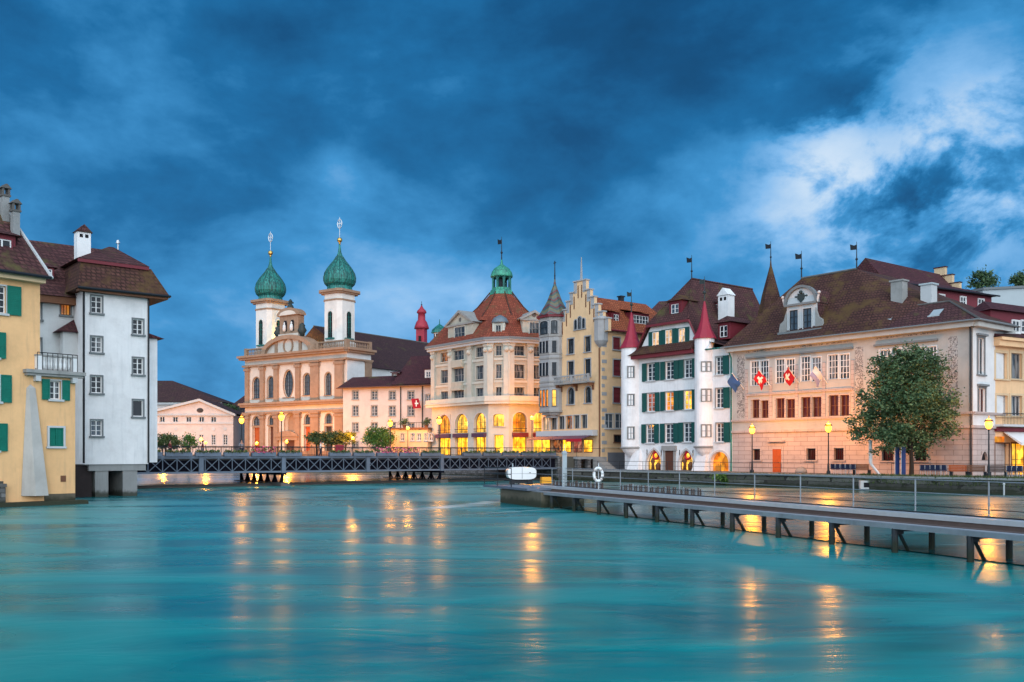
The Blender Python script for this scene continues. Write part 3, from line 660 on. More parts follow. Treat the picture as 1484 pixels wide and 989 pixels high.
do = b.part('door', mb, 'orange_door', label='orange wooden door with a stone hood')
b.part('handle', MB().ball((dw.a + dw.w * .36, -.11, 1.1), .05), 'gold', parent=do)
b.part('door_surround', MB().box(dw.a - dw.w / 2 - .25, dw.a - dw.w / 2, -.1, .0, 0, dw.h).box(dw.a + dw.w / 2, dw.a + dw.w / 2 + .25, -.1, .0, 0, dw.h).box(dw.a - dw.w / 2 - .25, dw.a + dw.w / 2 + .25, -.1, .0, dw.h, dw.h + .3).box(dw.a - dw.w / 2 - .5, dw.a + dw.w / 2 + .5, -.38, .0, dw.h + .75, dw.h + .98), 'rustic_stone')
for nm, z0, z1, y in (('string_course', 6.85, 7.08, .22), ('string_course', 5.62, 5.86, .18)): b.part(nm, MB().box(-.05, L + .1, -y, -.004, zr(z0), zr(z1)), 'rustic_stone')
def bandpx(x0, x1, y0, y1, th, yo, m, nm='moulding', fc=None, bb=None):
    fc = fc or f; z = (fc.z(x0, y0) + fc.z(x1, y1)) / 2; return (bb or b).part(nm, MB().box(fc.a(x0), fc.a(x1), -yo, -.004, z - th / 2, z + th / 2), m, fc)
bandpx(1083, 1237, 572.5, 564, .24, .22, 'rustic_stone'); bandpx(1083, 1237, 519, 505, .2, .3, 'slate_trim'); bandpx(1268, 1360, 500, 494, .2, .3, 'slate_trim')
for x0, x1, y0, y1 in ((1068, 1079, 515, 606), (1239, 1251, 503, 602), (1374, 1388, 488, 597)):
    b.part('painted_panel', MB().box(f.a(x0), f.a(x1), -.012, -.003, f.z((x0 + x1) / 2, y1), f.z((x0 + x1) / 2, y0)), 'fresco_scrolls')
for x0, x1 in ((1081, 1117), (1118, 1155), (1156, 1194), (1195, 1236), (1266, 1314), (1315, 1358)):
    z0 = f.z(1160, 507) + .25; b.part('painted_panel', MB().box(f.a(x0) + .06, f.a(x1) - .06, -.013, -.003, z0, zr(14.55)), 'fresco_scrolls')
for x in (1082, 1117.5, 1155, 1194.5, 1236): b.part('pilaster', MB().box(f.a(x) - .16, f.a(x) + .16, -.1, -.005, zr(7.1), zr(12.6)), 'rustic_stone')
b.part('cornice', MB().prism([(0, 0)] * 0 or [(-.3, zr(14.6)), (L + .3, zr(14.6)), (L + .5, zr(15.1)), (-.5, zr(15.1))], -.75, -.004), 'painted_plaster')
# side face towards the cream shop
fs = f.side(L, 0, 90); S = [wpx(fs, 1416.5, 1426.5, 490, 543, pane='glass_curtain', nx=2, nz=1, casing='slate_trim', fr=.16, hood=True), wpx(fs, 1417.5, 1428, 563, 598, pane='glass_red', nx=2, nz=1, casing='slate_trim', fr=.14, hood=True),
     wpx(fs, 1422, 1431, 653.5, 667, kind='point', pane='void_dark', casing='rustic_stone', sash=None, sill=False, fr=.1)]
b.wall(fs, 0, 6.0, 0, zr(15.05), S, ['white_plaster', 'rustic_stone'], bands=((0, zB, 1),))
b.part('string_course', MB().box(-.1, 6, -.22, -.004, zr(6.85), zr(7.08)), 'rustic_stone', fs); b.part('string_course', MB().box(-.1, 6, -.18, -.004, zr(5.62), zr(5.86)), 'rustic_stone', fs)
b.part('cornice', MB().box(-.6, 6.4, -.75, -.004, zr(14.6), zr(15.08)), 'painted_plaster', fs)
b.part('wall', MB().box(0, .02, .05, 16, 0, zr(15)).box(.0, L, 15.9, 16, 0, zr(15)).box(L - .3, L - .05, 6.0, 16, 0, zr(15)), 'painted_plaster')
b.part('downpipe', MB().tube([(L - .15, -.3, zr(15.0)), (L - .15, -.14, zr(14.2)), (L - .12, -.14, .1)], .09), 'dark_metal')
b.part('gutter', MB().tube([(-.9, -.98, zr(15.12)), (L + 1.0, -.98, zr(15.12))], .1).tube([(L + 1.0, -.98, zr(15.12)), (L + 1.0, 6.5, zr(15.12))], .1), 'slate_trim')
ze = zr(15.1); a0, a1 = f.a(1160, 6), f.a(1240, 6); zR = zr(22.9); xm = f.a(1262)
mb = MB()
v = [(-.9, -.95, ze), (xm + 1.6, -.95, ze), (a0, 6.2, zR), (a1, 6.2, zR), (xm + 4.6, 3.2, zr(17.3)), (-.9, 14, ze), (a1, 26, zR), (xm + 6.6, 26, zr(17.0)), (xm + 6.6, 6.5, zr(17.2)), (a0, 26, zR), (1.6, .7, zr(16.3))]
v = [(x, 13.5 if y == 26 else y, z) for x, y, z in v]
mb.add(v, [(10, 1, 4, 3, 2), (0, 1, 10), (0, 10, 2), (0, 2, 9, 5), (4, 8, 3), (8, 7, 6, 3), (2, 3, 6, 9), (0, 5, 7, 8, 4, 1)])
ro = b.part('roof', mb, 'mossy_tiles')
mb = MB(); rx = f.a(1375, 3); hip(mb, xm - 3.5, L + 1.0, -.95, 7.5, ze + .02, xm - 1.5, rx, 3.2, zr(17.7)); b.part('roof', mb, 'brown_tiles')
b.part('ridge', MB().tube([(a0, 6.2, zR), (a1, 6.2, zR)], .14, 5), 'dark_stone', parent=ro); b.part('ridge', MB().tube([(xm, 3.2, zr(17.7)), (rx, 3.2, zr(17.7)), (L + 1.0, -.95, ze + .05)], .12, 5), 'dark_stone', parent=ro)
b.finial(f, a0, 6.2, zR - .1, 3.2); b.finial(f, a1, 6.2, zR - .1, 3.0)
# lunette dormer with coat of arms
da, dz, dwid = f.a(1161, .6), f.z(1161, 479, .6), 3.5; dt = dz + 2.75
mb = MB().box(da - dwid / 2, da + dwid / 2, .6, 4.5, dz - .6, dt)
mb.prism([(da + dwid / 2 * math.cos(a), dt + dwid * .48 * math.sin(a)) for a in [math.pi * i / 14 for i in range(15)]], .62, .8)
mb.k = 1; mb.prism([(da + (dwid / 2 + .1) * math.cos(a), dt + (dwid * .48 + .1) * math.sin(a)) for a in [math.pi * i / 14 for i in range(15)]], .801, 4.6); mb.box(da - dwid / 2 - .03, da + dwid / 2 + .03, .9, 4.5, dz - .6, dt - .02)
d_ = b.part('dormer', mb, ['light_trim', 'brown_tiles'], label='tall dormer with a half round gable and a carved coat of arms')
o1 = [(da + (dwid / 2 + .02) * math.cos(a), dt + dwid * .49 * math.sin(a)) for a in [math.pi * i / 14 for i in range(14, -1, -1)]]; o2 = [(da + (dwid / 2 + .3) * math.cos(a), dt + (dwid * .48 + .3) * math.sin(a)) for a in [math.pi * i / 14 for i in range(14, -1, -1)]]
mb = MB(); ring(mb, o1, o2, .36, .85); b.part('arch_moulding', mb, 'slate_trim', parent=d_)
b.part('sill', MB().box(da - dwid / 2 - .9, da + dwid / 2 + .9, .2, .64, dz - .25, dz - .02), 'slate_trim', parent=d_); b.part('cornice', MB().box(da - dwid / 2 - .15, da + dwid / 2 + .15, .3, .62, dt - .12, dt + .1), 'slate_trim', parent=d_)
for sg in (-1, 1):
    b.part('scroll', MB().prism([(da + sg * dwid / 2, dz), (da + sg * (dwid / 2 + .95), dz), (da + sg * (dwid / 2 + .8), dz + .9), (da + sg * (dwid / 2 + .35), dz + 1.2), (da + sg * dwid / 2, dz + 2.2)][::-sg], .5, .75), 'grey_stone', parent=d_)
    b.part('torch', MB().tube([(da + sg * 1.95, .5, dt + .0), (da + sg * 2.15, .5, dt + .75)], .12).ball((da + sg * 2.2, .5, dt + .95), .17), 'rose_plaster', parent=d_)
    W = Win(da + sg * .82, dz + .1, 1.05, 2.1, pane='glass_blue', nx=2, nz=3, fr=.1, casing='light_trim', sash='dark_metal', hole=False, sub=True); W.yy = .6; b.windows(f, [W], d_)
b.part('coat_of_arms', MB().prism([(da - .38, dt + 1.15), (da - .42, dt + .55), (da, dt + .15), (da + .42, dt + .55), (da + .38, dt + 1.15), (da, dt + 1.0)], .52, .62).ball((da, .55, dt + 1.25), .2).box(da - .75, da + .75, .56, .615, dt + .75, dt + .9), 'dark_bronze', parent=d_)
# spire over the joint with the white house, chimneys, rooflights
sp_ = Vector(at(1117, 109)); la, ld = f.loc((sp_.x, sp_.y)); sz = lambda y: CZ + (HY - y) * 109 / F - f.zb
b.part('spire', MB().lathe([(2.0, sz(486)), (1.25, sz(442)), (1.02, sz(428)), (.12, sz(386)), (.06, sz(378))], 8, (la, ld)), 'mossy_tiles', label='slim eight sided spire at the left end of the roof')
b.finial(f, la, ld, sz(387), 3.0, .12)
ca = f.a(1303, 3.4); b.chimney(f, ca, 3.4, f.z(1303, 452, 3.4), f.z(1303, 409, 3.4), 1.2, 1.0, 'grey_stone', 'flat')
ca = f.a(1346, 4.5); b.chimney(f, ca, 4.5, f.z(1346, 450, 4.5), f.z(1346, 414, 4.5), 1.1, 1.1, 'light_trim', 'flat', 'pale_metal_roof')
for px, py in ((1287, 461), (1356, 455)):
    a = f.a(px, 1); z = f.z(px, py, 1.2); b.part('rooflight', MB().add([(a - .5, .6, z - .25), (a + .5, .6, z - .25), (a + .5, 1.6, z + .45), (a - .5, 1.6, z + .45)], [(0, 1, 2, 3)]).box(a - .55, a + .55, .55, .62, z - .35, z - .2), 'pale_metal_roof')
# flags on slanting poles
def flag(px, py, kind, label):
    a = f.a(px); z = f.z(px, py) ; r_ = empty('flag', f.w(a, -.02, z - .9), label, 'flag', 'flags on the painted hall', f.rz)
    tip = Vector((0, -2.0, 1.6)); MB().tube([(0, 0, 0), tip], [.045, .03]).ball(tip, .07).build('pole', 'white_paint', r_)
    nx, ny = 9, 5; mb = MB(); wv = lambda s, t: tip * (1 - .66 * s) + Vector((-.66 * t * (.8 + .2 * s) + .10 * math.sin(5 * s + px), -.1 * t + .09 * math.sin(6 * t + 3 * s), -.92 * t + .1 * math.sin(7 * t + px) * s))
    def sheet(s0, s1, t0, t1, off, m, nm, n1=8, n2=5, par=None):
        mb = MB(); v = [wv(s0 + (s1 - s0) * i / n1, t0 + (t1 - t0) * j / n2) + Vector((0, o_, 0)) for o_ in (off, off + (.03 if off >= 0 else -.03)) for i in range(n1 + 1) for j in range(n2 + 1)]
        N = (n1 + 1) * (n2 + 1); fs_ = []
        for i in range(n1):
            for j in range(n2):
                p = i * (n2 + 1) + j; fs_ += [(p, p + 1, p + n2 + 2, p + n2 + 1), (N + p, N + p + n2 + 1, N + p + n2 + 2, N + p + 1)]
        return mb.add(v, fs_).build(nm, m, par or r_)
    c = sheet(0, 1, 0, 1, 0, {'swiss': 'flag_red', 'blue': 'flag_blue', 'lilac': 'flag_lilac'}[kind], 'cloth')
    if kind == 'swiss':
        for off in (-.045, .045):
            sheet(.42, .58, .18, .82, off, 'flag_white', 'cross', 2, 4, c); sheet(.24, .76, .4, .6, off * 1.1, 'flag_white', 'cross', 4, 2, c)
    if kind == 'lilac': sheet(0, 1, 0, .5, -.04, 'flag_white', 'stripe', 8, 3, c)
flag(1078, 552, 'blue', 'plain blue flag at the left corner of the painted hall'); flag(1117, 548, 'swiss', 'red flag with white cross, left of the two on the painted hall')
flag(1158, 543, 'swiss', 'red flag with white cross, right of the two on the painted hall'); flag(1199, 543, 'lilac', 'lilac and white flag right of the two red flags')

# ------------------------------------------------------------------ white house with green shutters
t0 = q(50.7, 7); t1 = (24.6, 103.6); f = Fac((14.2, 116.9), (t1[0] - 14.2, t1[1] - 116.9), ZQ - .25); L = (Vector(t1) - Vector((14.2, 116.9))).length; zr = lambda z, f=f: z - f.zb
b = Bld('shuttered_house', f, 'white house with green shutters, two round red turret spires and pointed shop arches', 'house')
G = []; k0 = dict(casing='grey_stone', fr=.12, nx=2, nz=4, shut='lr', sillm='light_trim', pane='glass_curtain')
P3 = [['glass_curtain'] * 3, ['lit_red', 'lit_orange', 'lit_yellow'], ['glass_curtain'] * 3]
for r_, rows in enumerate((((938, 949.5, 527, 552), (965, 976.5, 524, 550), (992, 1003, 521, 547.5)), ((938, 949.5, 570.5, 596.5), (965, 976.5, 568, 595), (991.5, 1003, 566, 593.5)), ((937, 948.5, 616, 642), (964.5, 976, 615, 641.5), (991, 1002.5, 613, 640.5)))):
    for c_, r4 in enumerate(rows): G.append(wpx(f, *r4, **{**k0, 'pane': P3[r_][c_], 'sw': .72}))
for i, r4 in enumerate(((1037.5, 1048, 517, 543), (1037.5, 1048.5, 563, 591.5), (1038, 1049, 613, 640.5))): G.append(wpx(f, *r4, **{**k0, 'shut': 'r', 'sw': .85}))
for i, r4 in enumerate(((937, 959, 652, 681.5), (984, 1005, 652, 682), (1030, 1056, 655, 687))):
    G.append(wpx(f, *r4, kind='point' if i < 2 else 'arch', pane='lit_yellow' if i < 2 else 'lit_orange', nx=3 if i < 2 else 1, nz=2, casing='rose_plaster', sash='brown_timber' if i < 2 else None, sill=False, fr=.22, rec=.45, name='shop_window'))
mg = lambda mb: mb.poly(*[(f.a(x), 0, f.z(x, y)) for x, y in ((926, 512), (1011, 494), (999, 464), (944, 472))])
b.wall(f, 0, L, -.6, zr(15.3), G, ['white_house_plaster'], extra=mg)
b.windows(f, [wpx(f, *r4, **{**k0, 'pane': 'lit_curtain', 'hole': False, 'nz': 2, 'casing': 'green_shutter', 'fr': .08, 'sill': False, 'sw': .55}) for r4 in ((946, 956, 481, 503), (965, 975, 478, 500), (984.5, 993.5, 476, 497))])
b.part('wall', MB().box(0, .03, .02, 15, -.6, zr(15.2)).box(0, L, 14.9, 15, -.6, zr(15.2)), 'white_house_plaster')
for i, px in enumerate((948, 994.5)):       # red wreath and goods in the pointed shop windows
    a, z = f.a(px), f.z(px, 660.5); mb = MB(); mb.tube([(a + .42 * math.cos(t), .3, z + .42 * math.sin(t)) for t in [2 * math.pi * j / 14 for j in range(15)]], .14)
    tag(mb.build('wreath', 'red_paint', None, False, (f.O.x, f.O.y, f.zb), f.rz), ('round red wreath hanging in the left pointed shop arch', 'round red wreath hanging in the pointed arch right of the brown door')[i], 'wreath', 'red wreaths in the shop arches')
    mb = MB(); mb.lathe([(.22, -.2), (.16, .5), (.3, .8), (.1, 1.25)], 8, (a - .5, .32)); mb.lathe([(.3, -.2), (.34, .4), (.12, .7)], 8, (a + .4, .32))
    tag(mb.build('shop_display', 'brown_timber', None, True, (f.O.x, f.O.y, f.zb + f.z(px, 681) + .2), f.rz), ('dark goods on show under the left wreath', 'dark goods on show under the right wreath')[i], 'shop display')
dw = wpx(f, 965, 976.5, 653, 685); mb = MB().box(dw.a - dw.w / 2, dw.a + dw.w / 2, -.05, -.004, -.5, dw.z + dw.h); mb.box(dw.a - .3, dw.a + .3, -.07, -.051, dw.z + 1.0, dw.z + dw.h - .4)
o = b.part('door', mb, 'brown_door'); b.part('door_surround', MB().box(dw.a - dw.w / 2 - .3, dw.a - dw.w / 2, -.12, -.003, -.5, dw.z + dw.h).box(dw.a + dw.w / 2, dw.a + dw.w / 2 + .3, -.12, -.003, -.5, dw.z + dw.h).box(dw.a - dw.w / 2 - .45, dw.a + dw.w / 2 + .45, -.3, -.003, dw.z + dw.h, dw.z + dw.h + .6), 'grey_stone')
# pent roof between the floors
zp = zr(15.4); x0, x1 = f.a(914.5), f.a(1011)
mb = MB(); y0, h0 = -1.25, 1.15
mb.add([(x0, y0, zp), (x1, y0, zp), (x1, .0, zp + h0), (x0 + .9, .0, zp + h0), (x0, 0, zp), (x1, 0, zp)], [(0, 1, 2, 3), (0, 3, 4), (1, 5, 2), (0, 4, 5, 1)]); b.part('pent_roof', mb, 'mossy_tiles')
b.part('cornice', MB().box(x0 + .1, x1, -1.0, -.02, zp - .45, zp - .03), 'wine_paint')
# main roof: steep gable across the front, half hipped, with flared skirts
ac = f.a(970); D0, D1 = 4.0, 15.8; zR = zr(24.7)
zt0, zt1 = f.z(944, 471), f.z(999, 464); aL, aR = f.a(943) - .2, f.a(1000) + .2; zT = (zt0 + zt1) / 2
La, Lz, Ra, Rz = f.a(925), zr(15.9), f.a(1013), zr(16.6)
mb = MB()
v = [(aL, -.55, zT), (aR, -.55, zT), (ac, D0, zR), (La, -.35, Lz), (Ra, -.35, Rz), (ac, D1, zR), (La, 15.5, Lz), (Ra, 15.5, Rz), (-.3, -.6, zr(15.0)), (L + .5, -.75, zr(15.1)), (L + .5, 16.5, zr(15.1)), (-.3, 16, zr(15.0)), (ac, 19.5, zr(18)), (aL, -.1, zT - .25), (aR, -.1, zT - .25)]
mb.add(v, [(0, 1, 2), (3, 0, 2, 5, 6), (1, 4, 7, 5, 2), (4, 9, 10, 7), (8, 3, 6, 11), (6, 5, 7), (0, 13, 14, 1), (3, 13, 0), (1, 14, 4)]); ro = b.part('roof', mb, 'brown_tiles')
b.part('gutter', MB().tube([(Ra, -.8, zr(15.15)), (L + .4, -.8, zr(15.15))], .1).tube([(L - .1, -.7, zr(15)), (L - .1, -.12, zr(14)), (L - .1, -.12, -.3)], .09), 'copper_teal')
b.part('verge', MB().box(aL - .05, aR + .05, -.62, -.5, zT - .32, zT - .02).tube([(aL, -.5, zT - .1), (La, -.4, Lz)], .13, 4).tube([(aR, -.5, zT - .1), (Ra, -.4, Rz)], .13, 4), 'wine_paint', parent=ro)
b.finial(f, ac, D0, zR - .3, 3.2); 
b.part('ridge', MB().tube([(ac, D0, zR), (ac, D1, zR)], .13, 5).tube([(aL, -.55, zT), (ac, D0, zR), (aR, -.55, zT)], .1, 5), 'brown_tiles', parent=ro)
b.dormer(f, f.a(979, .3), f.z(979, 457, .3), 2.0, 1.7, .3, 2.4, 'wine_paint', 'mossy_tiles', 'glass_blue', 2, 'hip', .4, .8)
# dormers and chimney on the right slope
fr = f.side(Ra + .5, 0, 90)
b.dormer(f, f.a(1052, 1.5), f.z(1052, 492, 1.5), 1.7, 1.9, 1.2, 3.2, 'wine_paint', 'brown_tiles', 'glass_dark', 2, 'hip', .45, .8)
b.dormer(f, f.a(1042, 7), f.z(1042, 452, 7), 1.1, 1.0, 6.4, 2.2, 'wine_paint', 'brown_tiles', 'glass_dark', 1, 'shed', .25, .3)
ca = f.a(1052.5, 6); b.chimney(f, ca, 6, f.z(1052, 466, 6), f.z(1052, 429, 6), 1.5, 1.2, 'white_house_plaster', 'gable')
# round oriel turrets
def turret(px0, px1, yt, yb, yapex, rows, pane):
    a = (f.a(px0) + f.a(px1)) / 2; r = (f.a(px1) - f.a(px0)) / 2; pc = (px0 + px1) / 2; zt, zb_, za = f.z(pc, yt), f.z(pc, yb), f.z(pc, yapex)
    o = b.part('turret', MB().lathe([(.25, zb_ - 1.1), (r * .75, zb_ - .5), (r, zb_), (r, zt)], 20, (a, -.05), R(9)), 'white_house_plaster')
    b.part('turret_base', MB().lathe([(r + .02, zb_ - .06), (r + .14, zb_), (r + .14, zb_ + .12), (r + .02, zb_ + .2)], 20, (a, -.05), R(9)), 'grey_stone', parent=o)
    b.part('spire', MB().lathe([(r + .24, zt - .06), (r + .2, zt + .1), (r * .74, zt + 1.0), (r * .45, zt + (za - zt) * .5), (.14, za), (.06, za + .3)], 10, (a, -.05)), 'wine_roof_metal', parent=o, smooth=False)
    b.finial(f, a, -.05, za + .1, 3.0, .2, m='dark_bronze')
    for (y0, y1), pn in zip(rows, pane):
        z0, z1 = f.z(pc, y1), f.z(pc, y0); 
        for ph in ((R(42),) if px0 < 950 else (R(36), R(66))):
            W = Win(0, z0, .8 if px0 < 950 else .5, z1 - z0, pane=pn, nx=2 if px0 < 950 else 1, nz=2, fr=.08, casing='grey_stone', sash='slate_trim', hole=False, sub=True)
            rr_ = r - .07; put_window(W, o, (a + rr_ * math.sin(ph), -.05 - rr_ * math.cos(ph), z0), ph)
turret(905, 926, 505, 650, 456, ((533, 549), (573, 589), (620, 637)), ['glass_blue'] * 3)
turret(1010.5, 1032.5, 491, 649, 440, ((526, 540), (565, 583), (616, 634)), ['glass_dark', 'lit_yellow', 'glass_dark'])
for px in (922, 1017): # battered piers at the foot
    a = f.a(px); b.part('buttress', MB().add([(a - 1.0, -1.1, -.6), (a + 1.2, -1.1, -.6), (a + 1.2, .0, -.6), (a - 1.0, .0, -.6), (a - .2, -.25, 2.7), (a + .9, -.25, 2.7), (a + .9, .0, 2.7), (a - .2, .0, 2.7)], [(0, 1, 5, 4), (1, 2, 6, 5), (3, 0, 4, 7), (4, 5, 6, 7)]), 'white_house_plaster')
# ------------------------------------------------------------------ cream house with the stepped gable
f = Fac((4.1, 129.6), (11.6 - 4.1, 120.0 - 129.6), ZU - .05); L = 12.18; zr = lambda z, f=f: z - f.zb
b = Bld('stepped_gable_house', f, 'cream house with a stepped gable, stone corner oriel under a patterned spire and orange roof', 'house')
st = dict(casing='oriel_stone', fr=.16, nx=2, nz=3, sash='dark_metal', pane='glass_curtain', rec=.22)
G = [wpx(f, 823, 831.5, 491, 513, **st), wpx(f, 847.5, 856, 487.5, 510, **st), wpx(f, 823, 831.5, 524, 548, **st), wpx(f, 847.5, 856, 521, 546, **st),
     wpx(f, 823, 832, 562, 586, kind='arch', **st), wpx(f, 848, 857, 561, 584, kind='arch', **st)]
for i in range(6): G.append(wpx(f, 787 + i * 11, 796 + i * 11, 604.5 - i * .6, 623.5 - i * .5, pane=('lit_curtain', 'glass_curtain', 'glass_curtain')[i % 3] if i != 3 else 'lit_dim', nx=2, nz=1, casing='light_trim', sash='grey_stone', fr=.08, rec=.3, sill=False))
zt = f.z(846, 485); yst = [(835, 850, 407), (846, 855, 420), (850, 860, 430), (856, 866, 441), (861, 872, 452)]
ac = f.a(840.5); zs = [f.z(868, 464), f.z(868, 453), f.z(863, 442), f.z(858, 431), f.z(853, 420.5), f.z(843, 407.5)]; hw = [5.4, 4.4, 3.55, 2.75, 2.0, 1.2]
def gab(mb):
    for i, (h_, z_) in enumerate(zip(hw, zs)): mb.box(ac - h_, ac + h_, 0, .5, zs[i - 1] if i else zt, z_)
b.wall(f, 0, L, -1.7, zt, G, ['cream_plaster'], extra=gab)
cp = MB(); blind = MB()
for h_, z_ in zip(hw, zs):
    for sg in (-1, 1): cp.box(ac + sg * (h_ + .1), ac + sg * (h_ - 1.12 if z_ != zs[-1] else 0), -.16, .62, z_ + .0, z_ + .17); cp.box(ac + sg * h_, ac + sg * (h_ - .62), -.04, -.003, z_ - 1.5, z_ - .003); blind.box(ac + sg * (h_ - .75), ac + sg * (h_ - .95), -.02, -.004, z_ - 2.2, z_ - .5)
b.part('gable_coping', cp, 'oriel_stone'); b.part('blind_slot', blind, 'brown_timber')
b.finial(f, ac, .25, zs[-1] + .15, 3.1, .16, None, 'oriel_stone', .12)
b.windows(f, [wpx(f, x0, x1, y0, y1, kind='arch', **{**st, 'hole': False, 'nx': 1, 'nz': 2, 'fr': .12}) for x0, x1, y0, y1 in ((833, 837, 464, 478), (838.5, 843, 459, 477), (844.5, 848.5, 462, 476))])
# corner bartizan, balcony, fascia, terrace
bx = f.a(871); zb1, zb2 = f.z(872, 494), f.z(872, 463)
o = b.part('corner_turret', MB().lathe([(.12, zb1 - 1.0), (.7, zb1 - .4), (.95, zb1), (.95, zb2)], 8, (bx - .2, .2), R(22.5)), 'oriel_stone'); b.part('cap', MB().lathe([(1.12, zb2), (1.12, zb2 + .2), (.5, zb2 + .45)], 8, (bx - .2, .2), R(22.5)), 'oriel_stone', parent=o)
b.part('downpipe', MB().tube([(bx - .2, -.12, zb1 - .9), (bx - .15, -.12, -1.6)], .1), 'brown_timber')
x0, x1, zb_ = f.a(810), f.a(862), f.z(836, 557); mb = MB().box(x0, x1, -1.1, -.005, zb_, zb_ + .22)
o = b.part('balcony', mb, 'grey_stone'); mb = MB().box(x0, x1, -1.1, -.95, zb_ + 1.0, zb_ + 1.15)
n = 22
for i in range(n + 1): mb.lathe([(.05, zb_ + .22), (.09, zb_ + .5), (.045, zb_ + .75), (.06, zb_ + 1.0)], 6, (x0 + .1 + (x1 - x0 - .2) * i / n, -1.02))
for xx in (x0, (x0 + x1) / 2, x1 - .25): mb.box(xx, xx + .25, -1.12, -.92, zb_ + .22, zb_ + 1.18)
b.part('balustrade', mb, 'oriel_stone', parent=o)
for px in (814, 836, 860): a = f.a(px); b.part('bracket', MB().prism([(a - .15, zb_ - .9), (a + .15, zb_ - .9), (a + .15, zb_), (a - .15, zb_)], -.15, -.004).box(a - .15, a + .15, -.95, -.15, zb_ - .35, zb_ - .005), 'brown_timber', parent=o)
z0, z1 = f.z(825, 632.5), f.z(825, 624.5); b.part('fascia', MB().box(-.1, f.a(866), -.9, -.006, z0, z1), 'light_trim')
G2 = [(792, 'lit_shop'), (808, 'lit_dim'), (822, 'lit_shop'), (838, 'lit_red'), (853, 'lit_shop')]
for px, m_ in G2:
    a = f.a(px); zz0 = f.z(px, 656); o = b.part('terrace_window', MB().box(a - .85, a + .85, -.06, -.004, zz0, f.z(px, 637)), 'brown_timber'); b.part('pane', MB().box(a - .76, a - .04, -.08, -.058, zz0 + .1, f.z(px, 637) - .1).box(a + .04, a + .76, -.08, -.058, zz0 + .1, f.z(px, 637) - .1), m_, parent=o)
o = b.part('awning', MB().add([(0, -.9, z0 - .02), (f.a(864), -.9, z0 - .02), (f.a(864), -2.6, z0 - .5), (0, -2.6, z0 - .5), (0, -.9, z0 + .04), (f.a(864), -.9, z0 + .04), (f.a(864), -2.6, z0 - .44), (0, -2.6, z0 - .44)], [(0, 1, 2, 3), (7, 6, 5, 4), (0, 3, 7, 4), (1, 5, 6, 2), (2, 6, 7, 3)]), 'awning_plum')
b.part('valance', MB().box(f.a(842), f.a(864), -2.64, -2.6, z0 - .8, z0 - .42), 'flag_red', parent=o)
# side face
fs = f.side(L, 0, 90); sr = dict(pane='wine_paint', nx=1, nz=3, casing='oriel_stone', sash='wine_paint', fr=.14, rec=.12)
S = [wpx(fs, 888.5, 898.5, 489, 507, **sr), wpx(fs, 889, 899, 521.5, 545, **sr), wpx(fs, 889, 899, 561.5, 584, **sr), wpx(fs, 877, 889, 600, 621, pane='glass_blue', nx=2, nz=2, casing='light_trim', sash='light_trim', fr=.1), wpx(fs, 892, 906, 600, 621, pane='glass_blue', nx=2, nz=2, casing='light_trim', sash='light_trim', fr=.1),
     wpx(fs, 890, 909, 631, 641, pane='glass_dark', nx=3, nz=1, casing='brown_timber', sash='dark_metal', fr=.1)]
zE = fs.z(884, 478)
b.wall(fs, 0, 16, -1.7, zE, S, ['cream_plaster'])
gd0, gd1 = fs.a(880.5), fs.a(906); b.part('garage_door', MB().box(gd0, gd1, -.06, -.004, -1.65, fs.z(893, 656)).box(gd0, (gd0 + gd1) / 2 - .02, -.08, -.058, -1.6, fs.z(893, 657)).box((gd0 + gd1) / 2 + .02, gd1, -.08, -.058, -1.6, fs.z(893, 657)), 'grey_door', fs)
b.part('string_course', MB().box(0, 16, -.08, -.004, fs.z(893, 650), fs.z(893, 648)), 'warm_plaster', fs); b.part('cornice', MB().box(0, 16, -.1, -.004, zE - .5, zE - .02), 'warm_plaster', fs)
q_ = MB()
for i in range(18): q_.box(-.02, .5 + .35 * (i % 2), -.04, -.003, -1.5 + i * 1.05, -1.05 + i * 1.05)
b.part('quoins', q_, 'oriel_stone', fs)
b.part('wall', MB().box(0, .03, .02, 16, -1.7, zt).box(0, L, 15.9, 16, -1.7, zt), 'cream_plaster')
zR = f.z(860, 428, 1.5)
mb = MB(); mb.add([(-.4, .4, zE - .2), (L + .7, .4, zE - .15), (ac, .4, zR), (-.4, 14.6, zE - .2), (L + .7, 14.6, zE - .15), (ac, 12.5, zR), (L + .7, 16.5, zE - .15), (-.4, 16.5, zE - .2)], [(0, 2, 5, 7), (2, 1, 6, 5), (5, 6, 7), (0, 1, 2), (1, 0, 7, 6)])
ro = b.part('roof', mb, 'orange_tiles'); b.part('gutter', MB().tube([(L + .75, .4, zE - .15), (L + .75, 16.5, zE - .15)], .11), 'wine_paint')
b.dormer(fs, fs.a(892, .9), fs.z(892, 469, .9), 1.5, 1.5, .9, 3.0, 'wine_paint', 'orange_tiles', 'glass_dark', 2, 'shed', .4, .8)
b.dormer(fs, fs.a(928, .9), fs.z(928, 472, .9), 3.4, 1.7, .9, 3.0, 'wine_paint', 'orange_tiles', 'glass_curtain', 5, 'shed', .5, .8, ww=.85)
b.chimney(fs, fs.a(900, 5.5), 5.5, zR - .8, zR + .8, .6, .6, 'dark_metal', 'flat')
